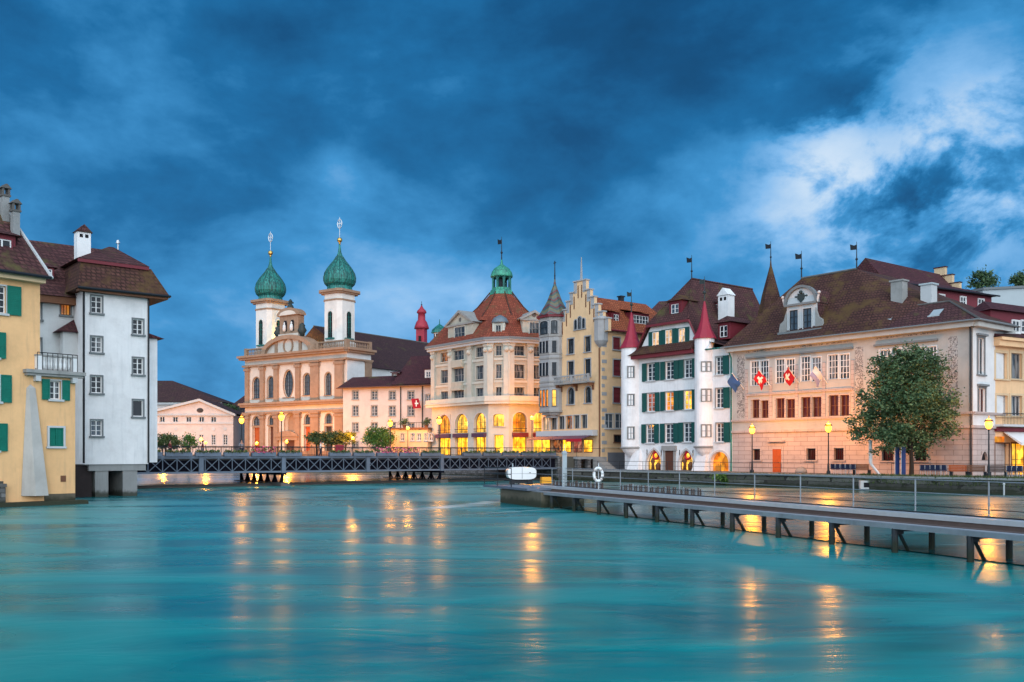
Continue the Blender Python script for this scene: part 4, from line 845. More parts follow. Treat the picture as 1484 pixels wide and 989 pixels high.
# three sided stone oriel tower with the glazed spire
oc = f.a(801.5); orr = 1.85; oz0, oz1 = f.z(802, 596), f.z(802, 462)
op = [(oc - orr, .0), (oc - orr, -.5), (oc - orr * .55, -1.55), (oc + orr * .55, -1.55), (oc + orr, -.5), (oc + orr, 0)]
og = lambda k: [(oc + (x - oc) * k, y * k) for x, y in op]
o = b.part('oriel', MB().slab(op, oz0, oz1), 'oriel_stone')
for z_, k in ((oz0 - .15, 1.07), (f.z(802, 561), 1.06), (f.z(802, 555), 1.05), (f.z(802, 521), 1.06), (f.z(802, 515), 1.04), (f.z(802, 489), 1.06), (oz1 - .35, 1.05)): b.part('moulding', MB().slab(og(k), z_ - .08, z_ + .16), 'grey_stone', parent=o)
b.part('base', MB().slab(og(.82), oz0 - .55, oz0 - .16).slab(og(.5), oz0 - .95, oz0 - .54), 'oriel_stone', parent=o)
def ow(face, y0, y1, w, kind, pane, n=1):
    p, r_ = Vector(op[face]), Vector(op[face + 1]); d = (r_ - p); Ln = d.length; d.normalize(); rz = math.atan2(d.y, d.x); z0, z1 = f.z(802, y1), f.z(802, y0)
    for i in range(n):
        c = p + d * Ln * (i + .5) / n; W = Win(0, 0, min(w, Ln / n - .2), z1 - z0, kind=kind, pane=pane, nx=1, nz=2, fr=.1, casing='oriel_stone', sash='dark_metal', hole=False, sub=True); put_window(W, o, (c.x, c.y, z0), rz)
for face, n in ((1, 1), (2, 3), (3, 1)):
    ow(face, 467, 486, .9 if n == 1 else 1.7, 'segment', 'glass_curtain', 1); ow(face, 496, 513, .55, 'rect', 'glass_dark', n); ow(face, 527, 546, .55, 'rect', 'glass_dark', n); ow(face, 566, 590, .55, 'segment', 'lit_orange' if n == 3 else 'lit_yellow', n)
b.part('eave', MB().slab(og(1.24), oz1, oz1 + .3), 'wine_paint', parent=o)
b.part('spire', MB().lathe([(2.3, oz1 + .3), (1.12, oz1 + 2.3), (.2, f.z(808, 412)), (.05, f.z(808, 400))], 8, (oc + .25, .1), R(22.5)), 'glazed_tiles', parent=o)
b.finial(f, oc + .25, .1, f.z(808, 412), 3.3, .12, 'cross', r=.08)

# ------------------------------------------------------------------ domed corner house by the bridge head
CN = Vector((-3.95, 139.8)); LF = Vector((-13.1, 151.4)); e = (CN - LF).normalized(); f = Fac(LF, e, ZU); L = (CN - LF).length; zr = lambda z, f=f: z - f.zb
b = Bld('domed_corner_house', f, 'large cream stone corner house with a red dome, green lantern and glowing shop arches', 'building')
c1 = f.a(707.5); fc = f.side(c1, 0, 0); ang = -R(15) - f.rz; fc = f.side(c1, 0, math.degrees(ang)); cw = fc.a(737.5); fr = fc.side(cw, 0, 22 - (-15)); RW = 9.5
zE = zr(20.3); z2 = zr(11.25)
stl = dict(pane='glass_curtain', nx=3, nz=2, casing='pale_stone', sash='grey_stone', fr=.12, rec=.25, sillm='pale_stone')
def rows(fc, cols, prn=0):
    G = []
    for i, (px0, px1) in enumerate(cols):
        for j, (z0, z1) in enumerate(((11.5, 13.35), (14.6, 16.7), (18.0, 19.5))):
            a0, a1 = fc.a(px0), fc.a(px1); G.append(Win((a0 + a1) / 2, zr(z0), a1 - a0, z1 - z0, **{**stl, 'pane': 'lit_dim' if (prn and i == 0 and j == 2) else stl['pane'], 'nx': 2 if a1 - a0 < 1.3 else 3}))
    return G
def arches(fc, cols, y0, y1):
    G = []
    for i, (px0, px1) in enumerate(cols):
        a0, a1 = fc.a(px0), fc.a(px1); w = a1 - a0
        G.append(Win((a0 + a1) / 2, zr(6.55), w, 3.0, kind='arch', pane='lit_orange' if i == 0 else 'lit_yellow', nx=3, nz=2, casing='rose_plaster', sash='brown_timber', fr=.2, rec=.5, sill=False, name='arched_window'))
        G.append(Win((a0 + a1) / 2, .12, w, 2.75, pane='lit_shop', nx=3, nz=1, casing='rose_plaster', sash='brown_timber', fr=.12, rec=.5, sill=False, name='shop_window'))
    return G
AW = []
for fc_, x1_, cols, ar in ((f, c1, ((639, 650), (657.5, 672.5), (690, 701)), ((634.5, 653), (659.5, 678), (687, 704.5))), (fr, RW, ((743, 760), (773.5, 784)), ((743, 763.5), (773, 790)))):
    b.wall(fc_, 0, x1_, 0, zE, rows(fc_, cols, fc_ is f) + arches(fc_, ar, 0, 0), ['cream_stone', 'pale_stone'], bands=((0, z2, 1),))
    for i, (p0, p1) in enumerate(ar):
        a0, a1 = fc_.a(p0), fc_.a(p1); o = b.part('awning', MB().prism([(0, 0)] * 0 or [(a0 - .1, 2.9), (a1 + .1, 2.9), (a1 + .1, 3.5), (a0 - .1, 3.5)], -.45, .3), 'awning_plum' if fc_ is f else 'wine_paint', fc_)
        b.part('balcony_rail', MB().tube([(a0, -.05, 4.15), (a1, -.05, 4.15)], .05).tube([(a0, -.05, 3.8), (a1, -.05, 3.8)], .03), 'dark_metal', fc_)
G = rows(fc, ((718.5, 727),)); G.append(Win(fc.a(722.7), zr(7.4), fc.a(731) - fc.a(715), 1.9, kind='segment', pane='lit_yellow', nx=3, nz=1, casing='pale_stone', sash='brown_timber', fr=.2, rec=.4)); G.append(Win(fc.a(723), .1, fc.a(730) - fc.a(717), 3.1, pane='lit_shop', nx=1, nz=1, casing='pale_stone', sash='dark_metal', fr=.15, rec=.4, sill=False, name='door'))
b.wall(fc, 0, cw, 0, zE, G, ['cream_stone', 'pale_stone'], bands=((0, z2, 1),))
for fc_, pxs in ((f, (629, 654, 682, 706)), (fc, (711, 735)), (fr, (740, 768))):
    for px in pxs:
        a = fc_.a(px); o = b.part('pilaster', MB().box(a - .5, a + .5, -.3, -.004, z2 + .1, zr(19.4)), 'pale_stone', fc_); b.part('capital', MB().prism([(a - .5, zr(19.4)), (a + .5, zr(19.4)), (a + .72, zr(19.9)), (a - .72, zr(19.9))], -.42, -.006), 'pale_stone', parent=o); b.part('cartouche', MB().ball((a, -.34, zr(18.9)), .42), 'pale_stone', parent=o)
for fc_, w in ((f, c1), (fc, cw), (fr, RW)):
    b.part('balcony_cornice', MB().box(-.3, w + .3, -1.0, -.008, z2 - .5, z2 - .12).box(-.35, w + .35, -1.15, -.008, z2 - .1, z2 + .08).box(-.3, w + .3, -1.0, -.86, z2 + .09, z2 + .7), 'pale_stone', fc_)
    b.part('cornice', MB().box(-.3, w + .3, -.75, -.008, zE - .45, zE - .05).box(-.35, w + .35, -1.05, -.008, zE - .04, zE + .05), 'light_trim', fc_); b.part('gutter', MB().box(-.35, w + .35, -1.1, .1, zE + .055, zE + .42), 'slate_trim', fc_)
    for zz in (13.95, 17.3): b.part('string_course', MB().box(0, w, -.12, -.006, zr(zz), zr(zz) + .35), 'pale_stone', fc_)
# bay window on the left face
a = f.a(665); b.part('bay_apron', MB().box(a - 1.35, a + 1.35, -.55, -.02, zr(13.6), zr(14.5)).prism([(a - 1.5, zr(13.2)), (a + 1.5, zr(13.2)), (a + 1.3, zr(13.6)), (a - 1.3, zr(13.6))], -.7, -.02), 'cream_stone'); b.part('bay_apron', MB().box(a - 1.4, a + 1.4, -.6, -.02, zr(16.8), zr(17.9)), 'cream_stone')
# mansard and dome
bc = (c1 + 2.6, 8.4)
def loc(fc_, a, d): v = fc_.w(a, d); return f.loc((v.x, v.y))
P0 = [loc(f, -.8, -1.0), loc(f, c1, -1.0), loc(fc, cw, -1.0), loc(fr, RW, -1.0), loc(fr, RW, 15), (-.8, 17)]
P1 = [loc(f, 1.4, 1.9), loc(f, c1 - .3, 1.9), loc(fc, cw + .3, 1.9), loc(fr, RW - 1.5, 1.9), loc(fr, RW - 1.5, 12), (1.4, 14)]
pc = at(727, 148); cx, cy = f.loc((pc.x, pc.y)); zM, zA = zr(24.3), zr(28.9)
O = [(cx + 6.0 * math.cos(R(22.5) + k * math.pi / 4), cy + 6.0 * math.sin(R(22.5) + k * math.pi / 4)) for k in range(8)]
n = len(P0); mb = MB(); mb.add([(*p, zE + .2) for p in P0] + [(*p, zM) for p in P1], [(i, (i + 1) % n, (i + 1) % n + n, i + n) for i in range(n)] + [tuple(range(n, 2 * n)), tuple(range(n - 1, -1, -1))])
b.part('mansard', mb, 'dome_tiles')
mb = MB(); mb.lathe([(6.6, zM - .5), (6.0, zM + .15), (3.9, zM + 2.1), (1.9, zA - .3), (1.75, zA)], 8, (cx, cy), R(22.5)); o = b.part('dome_roof', mb, 'dome_tiles')
b.part('dome_ribs', (lambda m: [m.tube([(cx + r * math.cos(t), cy + r * math.sin(t), z) for r, z in ((6.05, zM + .15), (3.95, zM + 2.1), (1.9, zA))], .1, 4) for t in [R(22.5) + k * math.pi / 4 for k in range(8)]] and m)(MB()), 'mossy_tiles', parent=o)
ln = b.part('lantern', MB().lathe([(2.0, zA - .35), (1.85, zA + .3), (1.6, zA + .5), (1.6, zA + .75)], 8, (cx, cy), R(22.5)), 'copper_green', label='green copper lantern on top of the dome')
mb = MB()
for k in range(8):
    t = R(22.5) + k * math.pi / 4; mb.tube([(cx + 1.4 * math.cos(t), cy + 1.4 * math.sin(t), zA + .7), (cx + 1.4 * math.cos(t), cy + 1.4 * math.sin(t), zA + 2.5)], .2, 6)
    t2 = t + math.pi / 4; mb.tube([(cx + 1.4 * math.cos(t + (t2 - t) * s), cy + 1.4 * math.sin(t + (t2 - t) * s), zA + 2.1 + .45 * math.sin(math.pi * s)) for s in (0, .25, .5, .75, 1)], .13, 4)
b.part('column_ring', mb, 'copper_teal', parent=ln); b.part('core', MB().lathe([(.5, zA + .7), (.5, zA + 2.6)], 8, (cx, cy)), 'dark_metal', parent=ln)
b.part('cupola', MB().lathe([(1.75, zA + 2.5), (1.8, zA + 2.7), (1.62, zA + 3.3), (1.2, zA + 3.9), (.6, zA + 4.3), (.22, zA + 4.6), (.12, zA + 5.3)], 16, (cx, cy)), 'copper_green', parent=ln, smooth=True)
b.finial(f, cx, cy, zA + 4.9, 4.1, .2, 'flag', r=.07)
# pedimented dormers on both faces, small leaded dormer on the corner
for fc_, px0, px1, dd in ((f, 650, 686, -.1), (fr, 757, 790, -.1)):
    a0, a1 = fc_.a(px0), fc_.a(px1); am, w = (a0 + a1) / 2, a1 - a0; zt_ = zE + 3.3
    o = b.part('gable_dormer', MB().box(a0, a1, dd, 3.4, zE + .2, zt_).prism([(a0 - .3, zt_), (a1 + .3, zt_), (am, zt_ + w * .27)], dd, 3.6), 'cream_stone', fc_)
    b.part('pediment', MB().prism([(a0 - .6, zt_ - .05), (a0 - .3, zt_ - .2), (am, zt_ + w * .25), (am, zt_ + w * .25 + .4)], dd - .4, 3.8).prism([(a1 + .6, zt_ - .05), (am, zt_ + w * .25 + .4), (am, zt_ + w * .25), (a1 + .3, zt_ - .2)], dd - .4, 3.8).box(a0 - .4, a1 + .4, dd - .3, dd - .004, zt_ - .3, zt_ - .02), 'grey_stone', parent=o)
    W = Win(am, zE + .9, w * .42, 1.9, pane='glass_curtain', nx=3, nz=2, fr=.15, casing='pale_stone', sash='grey_stone', hole=False, sub=True); W.yy = dd; b.windows(fc_, [W], o)
    b.part('oculus', MB().prism([(am + .34 * math.cos(t), zt_ + .62 + .34 * math.sin(t)) for t in [math.pi * k / 6 for k in range(12)]], dd - .03, dd + .1), 'dark_stone', parent=o)
a = cw / 2; o = b.part('dormer', MB().box(a - .95, a + .95, .0, 2.2, zE + .5, zE + 2.6), 'pale_stone', fc, label='small white dormer with a rounded lead cap')
b.part('roof', MB().lathe([(1.35, zE + 2.6), (1.3, zE + 2.9), (1.0, zE + 3.4), (.4, zE + 3.75), (.05, zE + 3.9)], 12, (a, .9)), 'lead', parent=o, smooth=True)
W = Win(a, zE + .75, .8, 1.5, pane='glass_dark', nx=2, nz=2, fr=.14, casing='pale_stone', sash='grey_stone', hole=False, sub=True); W.yy = 0; b.windows(fc, [W], o)
b.part('wall', MB().box(0, .03, .05, 16, 0, zE).box(0, c1, 15.9, 16, 0, zE), 'cream_stone'); b.part('wall', MB().box(RW - .05, RW, .02, 14, 0, zE), 'cream_stone', fr)
# small green-capped turret behind its left end
p = at(637, 160); zz = lambda y: CZ + (HY - y) * 160 / F
t_ = empty('roof_turret', (p.x, p.y, zz(510)), 'small white turret with a green cap behind the left roof slope of the domed house', 'turret')
MB().lathe([(1.0, 0), (1.0, zz(482) - zz(510))], 8).build('body', 'white_plaster', t_); MB().lathe([(1.45, zz(483) - zz(510)), (1.3, zz(478) - zz(510)), (.6, zz(473) - zz(510)), (.1, zz(470) - zz(510)), (.04, zz(463) - zz(510))], 12).build('cap', 'copper_teal', t_)
for k in range(8):
    t = k * math.pi / 4 + R(22.5); MB().box(-.22, .22, -.04, .03, 2.1, 3.0).build('opening', 'void_dark', t_, False, (.93 * math.cos(t), .93 * math.sin(t), 0), t + math.pi / 2)
# ------------------------------------------------------------------ baroque church with two onion towers
eC = Vector((.819, -.574)).normalized(); f = Fac((-53.6, 186.4), eC, ZU); L = 28.6; zr = lambda z, f=f: z - f.zb
b = Bld('twin_tower_church', f, 'baroque church with two green onion domes and brown stone pilasters', 'church')
z1, z2 = zr(12.9), zr(22.3)
sc_ = dict(casing='church_stone', sash='dark_metal', fr=.2, rec=.35, pane='glass_blue', sill=True)
G = [wpx(f, *r, kind='arch', nx=3, nz=5, **sc_) for r in ((366.5, 376.5, 547, 578), (387.5, 397, 546, 577), (440, 449.5, 542, 573), (471, 480, 540.5, 573))]
G.append(wpx(f, 411, 425, 537, 576, kind='oval', nx=4, nz=7, **sc_))
G += [wpx(f, *r, kind='arch', nx=2, nz=3, **sc_) for r in ((366.5, 376.5, 604, 617), (389, 398, 603, 616), (441.5, 450, 601, 615), (471.5, 481, 600, 614))]
G.append(wpx(f, 413, 429, 600, 625, kind='arch', pane='church_stone', sash=None, casing='church_stone', fr=.25, rec=.8, sill=False, name='niche'))
for x0, x1, y0, pn in ((367, 376.5, 620, 'orange_door'), (390, 398.5, 619, 'brown_door'), (413.5, 427, 635, 'brown_door'), (441.5, 450.5, 619, 'orange_door'), (471, 481, 618, 'amber_glow')):
    G.append(wpx(f, x0, x1, y0, 659.5, pane=pn, sash=None, casing='church_stone', fr=.2, rec=.4, sill=False, name='portal'))
b.wall(f, 0, L, 0, z2, G, ['church_plaster'])
for px, w in ((359.5, 1.0), (381.5, 1.15), (401.5, 1.15), (433, 1.15), (457.5, 2.1), (493, 2.1)):
    a = min(max(f.a(px), w / 2), L - w / 2 + .1)
    for zz0, zz1 in ((.9, z1 - 1.7), (z1 + .5, z2 - 1.5)):
        o = b.part('pilaster', MB().box(a - w / 2, a + w / 2, -.45, -.004, zz0, zz1), 'church_stone'); b.part('capital', MB().box(a - w / 2 - .22, a + w / 2 + .22, -.62, -.006, zz1 - 1.0, zz1 - .5).box(a - w / 2 - .3, a + w / 2 + .3, -.68, -.006, zz1 - .3, zz1), 'church_stone', parent=o); b.part('base', MB().box(a - w / 2 - .2, a + w / 2 + .2, -.6, -.006, zz0 - .8, zz0 + .15), 'church_stone', parent=o)
for zz, big in ((z1, 1), (z2, 1.25)):
    b.part('entablature', MB().box(-.3, L + .3, -.55, -.008, zz - 1.7, zz - 1.35).box(-.5, L + .5, -.95 * big, -.01, zz - .35, zz + .05).box(-.65, L + .65, -1.25 * big, -.012, zz + .051, zz + .45), 'church_stone')
b.part('plinth', MB().box(-.2, L + .2, -.55, -.01, 0, .85), 'church_stone')
# segmental pediment over the middle
a0, a1 = f.a(384), f.a(456); am, hw_ = (a0 + a1) / 2, (a1 - a0) / 2; zb_ = z2 + .45; rh = f.z(420, 487) - zb_
arc = lambda k, kz: [(am + hw_ * k * math.cos(math.pi * i / 16), zb_ + rh * kz * math.sin(math.pi * i / 16)) for i in range(17)]
o = b.part('segment_gable', MB().prism(arc(.97, .95), -.2, 1.5), 'church_plaster'); mb = MB(); ring(mb, arc(.88, .80)[::-1], arc(1.03, 1.04)[::-1], -.9, 1.7); b.part('gable_moulding', mb, 'church_stone', parent=o)
for dx in (-3.4, 3.4): b.part('pilaster', MB().box(am + dx - .35, am + dx + .35, -.42, -.2, zb_, zb_ + rh * .66), 'church_stone', parent=o)
mb = MB(); el = [(am + 1.1 * math.cos(t), zb_ + rh * .42 + 1.25 * math.sin(t)) for t in [-2 * math.pi * i / 20 for i in range(20)]]; ring(mb, el, grow(el, .3), -.4, -.19); b.part('oval_frame', mb, 'church_stone', parent=o)
# niche storey on top with its own little pediment, vases and statue
za = zb_ + rh; a0, a1 = am - 2.6, am + 2.6
o = b.part('attic_niche', MB().box(a0, a1, -.1, 1.4, za - .8, za + 3.9), 'church_stone', label='attic with two white statue niches over the curved gable')
b.part('base_band', MB().box(a0 - .2, a1 + .2, -.3, 1.5, za - .7, za + .4), 'church_plaster', parent=o)
for dx in (-1.0, 1.0):
    b.part('niche', MB().prism([(am + dx - .5, za + .9), (am + dx + .5, za + .9), (am + dx + .5, za + 2.6), (am + dx + .3, za + 3.0), (am + dx - .3, za + 3.0), (am + dx - .5, za + 2.6)], -.13, .1), 'void_dark', parent=o)
    b.part('statue', MB().lathe([(.3, za + .9), (.34, za + 1.5), (.26, za + 2.1), (.1, za + 2.25), (.18, za + 2.45), (.04, za + 2.7)], 8, (am + dx, -.35)), 'white_plaster', parent=o, smooth=True)
arc2 = [(am + 3.1 * math.cos(math.pi * i / 12), za + 3.9 + 1.5 * math.sin(math.pi * i / 12)) for i in range(13)]
arc3 = [(am + 2.3 * math.cos(math.pi * i / 12), za + 4.0 + .85 * math.sin(math.pi * i / 12)) for i in range(13)]
b.part('pediment', MB().prism(arc2, -.45, 1.5), 'church_stone', parent=o); b.part('tympanum', MB().prism(arc3, -.5, -.449), 'church_plaster', parent=o)
b.part('statue', MB().lathe([(.7, za + 5.3), (.55, za + 5.8), (.25, za + 6.2), (.4, za + 6.7), (.12, za + 7.1)], 8, (am, .3)).box(am - .8, am + .8, .2, .4, za + 6.2, za + 6.5), 'dark_bronze', parent=o)
for sg in (-1, 1): b.part('vase', MB().lathe([(.35, za - .3), (.5, za + .2), (.9, za + .8), (.5, za + 1.5), (.6, za + 1.8), (.1, za + 2.3)], 10, (am + sg * 3.4, .2)), 'dark_bronze', parent=o, smooth=True)
# balustrades
def balus(fc, x0, x1):
    mb = MB().box(x0, x1, -.25, .2, z2 + .46, z2 + .75).box(x0, x1, -.25, .2, z2 + 1.75, z2 + 2.0); n = max(3, int((x1 - x0) / .42))
    for i in range(n): mb.lathe([(.07, z2 + .75), (.13, z2 + 1.1), (.06, z2 + 1.5), (.1, z2 + 1.75)], 6, (x0 + (i + .5) * (x1 - x0) / n, 0))
    for xx in (x0, x1): mb.box(xx - .35, xx + .35, -.3, .3, z2 + .455, z2 + 2.1)
    b.part('balustrade', mb, 'church_stone', fc)
balus(f.off(.3), .1, f.a(383)); balus(f.off(.3), f.a(459), L - .4)
fs = f.side(L, 0, 90)
b.wall(fs, 0, 6.2, 0, z2, [], ['white_plaster']); b.part('pilaster', MB().box(4.6, 6.2, -.3, -.004, z1, z2 - 1.5).box(4.4, 6.3, -.42, -.006, z2 - 1.9, z2 - 1.5), 'church_stone', fs)
b.part('entablature', MB().box(-.3, 6.5, -.7, -.01, z2 - .35, z2 + .05).box(-.4, 6.7, -1.1, -.012, z2 + .051, z2 + .45).box(-.3, 6.4, -.5, -.008, z2 - 1.7, z2 - 1.4), 'church_stone', fs)
balus(fs.off(.3), .3, 6.2)
b.part('wall', MB().box(0, .03, .05, 8, 0, z2).box(0, L, 6.2, 6.3, 0, z2 + .4).box(.05, L - .05, .1, 6.15, z2 + .3, z2 + .44), 'church_plaster')
# towers
def tower(px_c, label, spot):
    aw = 4.7; a_ = f.a(px_c, 1.0); x0, x1, y0, y1 = a_ - aw, a_, 1.0, 1.0 + aw; ch = .75; zb_, zt = z2 + .4, zr(33.3)
    P = lambda k: [(x0 + ch - k, y0 - k), (x1 - ch + k, y0 - k), (x1 + k, y0 + ch - k), (x1 + k, y1 - ch + k), (x1 - ch + k, y1 + k), (x0 + ch - k, y1 + k), (x0 - k, y1 - ch + k), (x0 - k, y0 + ch - k)]
    o = b.part('tower', MB().slab(P(0), zb_, zt), 'tower_plaster', label=label)
    b.part('cornice', MB().slab(P(.12), zt - 1.3, zt - 1.0).slab(P(.45), zt, zt + .3).slab(P(.75), zt + .301, zt + .75), 'church_stone', parent=o)
    b.part('plinth', MB().slab(P(.12), zb_, zb_ + 1.6), 'tower_plaster', parent=o)
    for (cx_, cy_, rz) in (((x0 + x1) / 2, y0, 0), (x1, (y0 + y1) / 2, math.pi / 2)):
        W = Win(0, 0, 1.25, 5.0, kind='arch', pane='void_dark', nx=2, nz=5, fr=.2, casing='tower_plaster', sash='copper_teal', hole=False, sub=True); put_window(W, o, (cx_, cy_, zb_ + 2.3), rz)
        link('sill', MB().box(-1.05, 1.05, -.4, .0, -.25, 0).mesh('sill', 'copper_teal'), o, (cx_, cy_, zb_ + 2.3), rz)
    c = ((x0 + x1) / 2, (y0 + y1) / 2); z = zt + .75
    pr = [(2.55, 0), (2.35, .5), (2.3, .85), (2.75, 1.3), (3.0, 1.95), (3.02, 2.6), (2.8, 3.4), (2.35, 4.2), (1.75, 5.0), (1.1, 5.8), (.6, 6.6), (.32, 7.4), (.2, 8.3), (.13, 9.2)]
    b.part('onion_dome', MB().lathe([(r, z + h) for r, h in pr], 16, c), 'copper_teal', parent=o, smooth=False)
    rb = MB()
    for k in range(16): t = 2 * math.pi * k / 16; rb.tube([(c[0] + (r + .02) * math.cos(t), c[1] + (r + .02) * math.sin(t), z + h) for r, h in pr[2:11]], .07, 4, False)
    b.part('dome_rib', rb, 'copper_dark', parent=o)
    b.part('ball', MB().ball((c[0], c[1], z + 9.7), .5).lathe([(.18, z + 8.9), (.2, z + 9.3)], 8, c), 'gold', parent=o, smooth=True)
    cr = MB().tube([(c[0], c[1], z + 10), (c[0], c[1], z + 14)], .06); cr.box(c[0] - .7, c[0] + .7, c[1] - .06, c[1] + .06, z + 12.7, z + 12.9)
    rr = [(c[0] + .55 * math.cos(t), c[1], z + 12.8 + .85 * math.sin(t)) for t in [2 * math.pi * j / 16 for j in range(17)]]; cr.tube(rr, .1, 5); b.part('cross', cr, 'galvanised', parent=o)
tower(492, 'right tower, the nearer one, pale with two dark arched openings', 0); tower(390, 'left tower, glowing yellow from the lamps below', 1)
# nave
am = f.a(419); zR = zr(28.6); zEv = zr(19.8); mb = MB()
mb.add([(1.5, 6.3, zEv), (L - 1.5, 6.3, zEv), (am, 6.3, zR), (1.5, 48, zEv), (L - 1.5, 48, zEv), (am, 42, zR)], [(0, 1, 2), (1, 4, 5, 2), (3, 0, 2, 5), (4, 3, 5), (1, 0, 3, 4)]); b.part('nave_roof', mb, 'church_tiles')
b.part('nave', MB().box(2.2, L - 2.2, 6.35, 47, 0, zEv - .01), 'white_plaster')
b.part('ridge', MB().tube([(am, 6.3, zR), (am, 42, zR)], .18, 5), 'dark_stone')
b.part('portal_pediment', MB().prism([(am + 3.2 * math.cos(math.pi * i / 12), zr(6.6) + 1.1 * math.sin(math.pi * i / 12)) for i in range(13)], -.8, -.014).box(am - 3.0, am + 3.0, -.6, -.013, zr(5.9), zr(6.55)), 'church_stone')

# ------------------------------------------------------------------ long pale house beside the church, annex, far towers
f = Fac((-30.2, 166.0), (-12.3 + 30.2, 158.0 - 166.0), ZU); L = 19.6; zr = lambda z, f=f: z - f.zb
b = Bld('convent_house', f, 'long pale house with rows of plain windows and plum roof right of the church', 'house')
G = []
for px in (515, 542.5, 568.5, 595.5):
    for y0, y1 in ((567, 579), (588.5, 603), (613, 626), (640, 650)): G.append(wpx(f, px - 4.3, px + 4.3, y0, y1, casing='grey_stone', fr=.14, nx=2, nz=3, pane='glass_curtain', sash='light_trim', shut='', sill=True))
G += [wpx(f, 617, 623, 572, 588, casing='grey_stone', fr=.1, pane='glass_blue', nx=2, nz=3)]
zE = f.z(540, 562)
b.wall(f, 0, L, 0, zE, G, ['rose_plaster']); b.part('wall', MB().box(0, .03, .05, 14, 0, zE).box(0, L, 13.9, 14, 0, zE).box(L - .03, L, .05, 14, 0, zE), 'rose_plaster')
for px in (581, 612.5): a = f.a(px); b.part('downpipe', MB().tube([(a, -.12, .2), (a, -.12, zE)], .09), 'dark_metal')
mb = MB(); hip(mb, -.8, L + .5, -.9, 12, zE, f.a(511, 4.5), L - 1, 4.5, f.z(540, 546, 4.5)); b.part('roof', mb, 'maroon_tiles')
mb = MB(); x0 = f.a(578, 2); zt = f.z(610, 516, 7); mb.add([(x0, -.6, zE + .3), (L + 3, -.6, zE + .3), (L + 3, 7, zt), (f.a(596, 7), 7, zt), (x0 - 1, 14, zE + .3), (L + 3, 14, zE + .3)], [(0, 1, 2, 3), (0, 3, 4), (3, 2, 5, 4), (1, 5, 2), (0, 4, 5, 1)]); b.part('roof', mb, 'maroon_tiles')
b.dormer(f, f.a(574, 2), f.z(574, 546, 2), 1.3, .6, 1.6, 2, 'maroon_tiles', 'maroon_tiles', 'glass_dark', 2, 'shed', .2, .4, sash='grey_stone')
b.dormer(f, f.a(622, 1), f.z(622, 548, 1), 1.5, 1.4, .8, 3, 'white_plaster', 'maroon_tiles', 'glass_blue', 2, 'shed', .2, .4)
b.part('gutter', MB().tube([(-.8, -.95, zE), (L, -.95, zE)], .12), 'brown_timber')
fa = Fac((-20.1, 153.4), (17.9, -8.0), ZU); La = 7.0; zA = zAnx = fa.z(600, 622.5)
b = Bld('garden_annex', fa, 'low cream annex with three small windows and planted roof terrace, lit warm', 'annex')
b.wall(fa, 0, La, 0, zA, [wpx(fa, px - 2.6, px + 2.6, 628, 639, casing='light_trim', fr=.08, nx=2, nz=2, pane=pn) for px, pn in ((583, 'glass_curtain'), (598, 'glass_curtain'), (607, 'glass_curtain'), (618, 'glass_blue'), (624.5, 'lit_dim'))], ['cream_plaster'])
b.part('wall', MB().box(0, .03, .05, 3.5, 0, zA).box(La - .03, La, .05, 3.5, 0, zA).box(0, La, 3.45, 3.5, 0, zA), 'cream_plaster'); b.part('roof_slab', MB().box(-.3, La + .3, -.35, 3.6, zA, zA + .28), 'brown_timber')
mb = MB().tube([(0, -.1, zA + 1.1), (La, -.1, zA + 1.1)], .04)
for i in range(15): mb.tube([(La * i / 14, -.1, zA + .2), (La * i / 14, -.1, zA + 1.1)], .025, 4)
b.part('railing', mb, 'dark_metal')
# red tower far behind
p = at(611, 235); zz = lambda y: CZ + (HY - y) * 235 / F
t = empty('red_church_tower', (p.x, p.y, zz(530)), 'slim dark red tower with a bulbous cap far behind the convent roof', 'tower'); h = lambda y: zz(y) - zz(530)
MB().lathe([(1.55, 0), (1.55, h(476))], 4, (0, 0), R(30)).build('body', 'crimson_metal', t); MB().lathe([(1.9, h(477)), (1.75, h(473)), (1.35, h(467)), (.95, h(464)), (.9, h(455)), (1.25, h(454)), (1.15, h(451)), (.5, h(447)), (.12, h(443))], 10).build('cap', 'crimson_metal', t, True)
MB().tube([(0, 0, h(444)), (0, 0, h(437))], .06).ball((0, 0, h(442)), .2).build('finial', 'dark_metal', t)
MB().box(-.3, .3, -1.45, -1.3, h(500), h(488)).build('opening', 'void_dark', t, False, None, R(-15))
# pale hall with the flat gable, far left, and the roof of the house behind it
f = Fac(at(205, 192)[:2], (1, .04), ZU); zr = lambda z, f=f: z - f.zb; L = f.a(338); zE = f.z(300, 602)
b = Bld('pediment_hall', f, 'pale pink hall with a low gable far away left of the church', 'building')
G = [wpx(f, px - 3.6, px + 3.6, 604.5, 612, casing='light_trim', fr=.1, nx=2, nz=1, pane='glass_dark', sill=False) for px in (235, 254, 273.5, 292, 309.5)]
G += [wpx(f, px - 3, px + 3, 630.5, 645, casing='light_trim', fr=.12, nx=2, nz=4, pane='glass_dark') for px in (235, 254, 273, 291.5, 309.5, 326.5)]
b.wall(f, 0, L, 0, zE, G, ['warm_plaster'] and ['rose_plaster'], extra=lambda mb: mb.poly((0, 0, zE), (L, 0, zE), (f.a(290), 0, f.z(290, 581))))
b.part('wall', MB().box(0, .03, .05, 20, 0, zE).box(L - .03, L, .05, 20, 0, zE), 'rose_plaster'); am = f.a(290); zP = f.z(290, 580)
b.part('pediment', MB().prism([(-.6, zE - .25), (am, zP - .25), (am, zP + .25), (-.6, zE + .25)], -.7, .3).prism([(L + .6, zE + .25), (am, zP + .25), (am, zP - .25), (L + .6, zE - .25)], -.7, .3).box(0, L, -.35, -.005, zE - .1, zE + .15), 'light_trim')
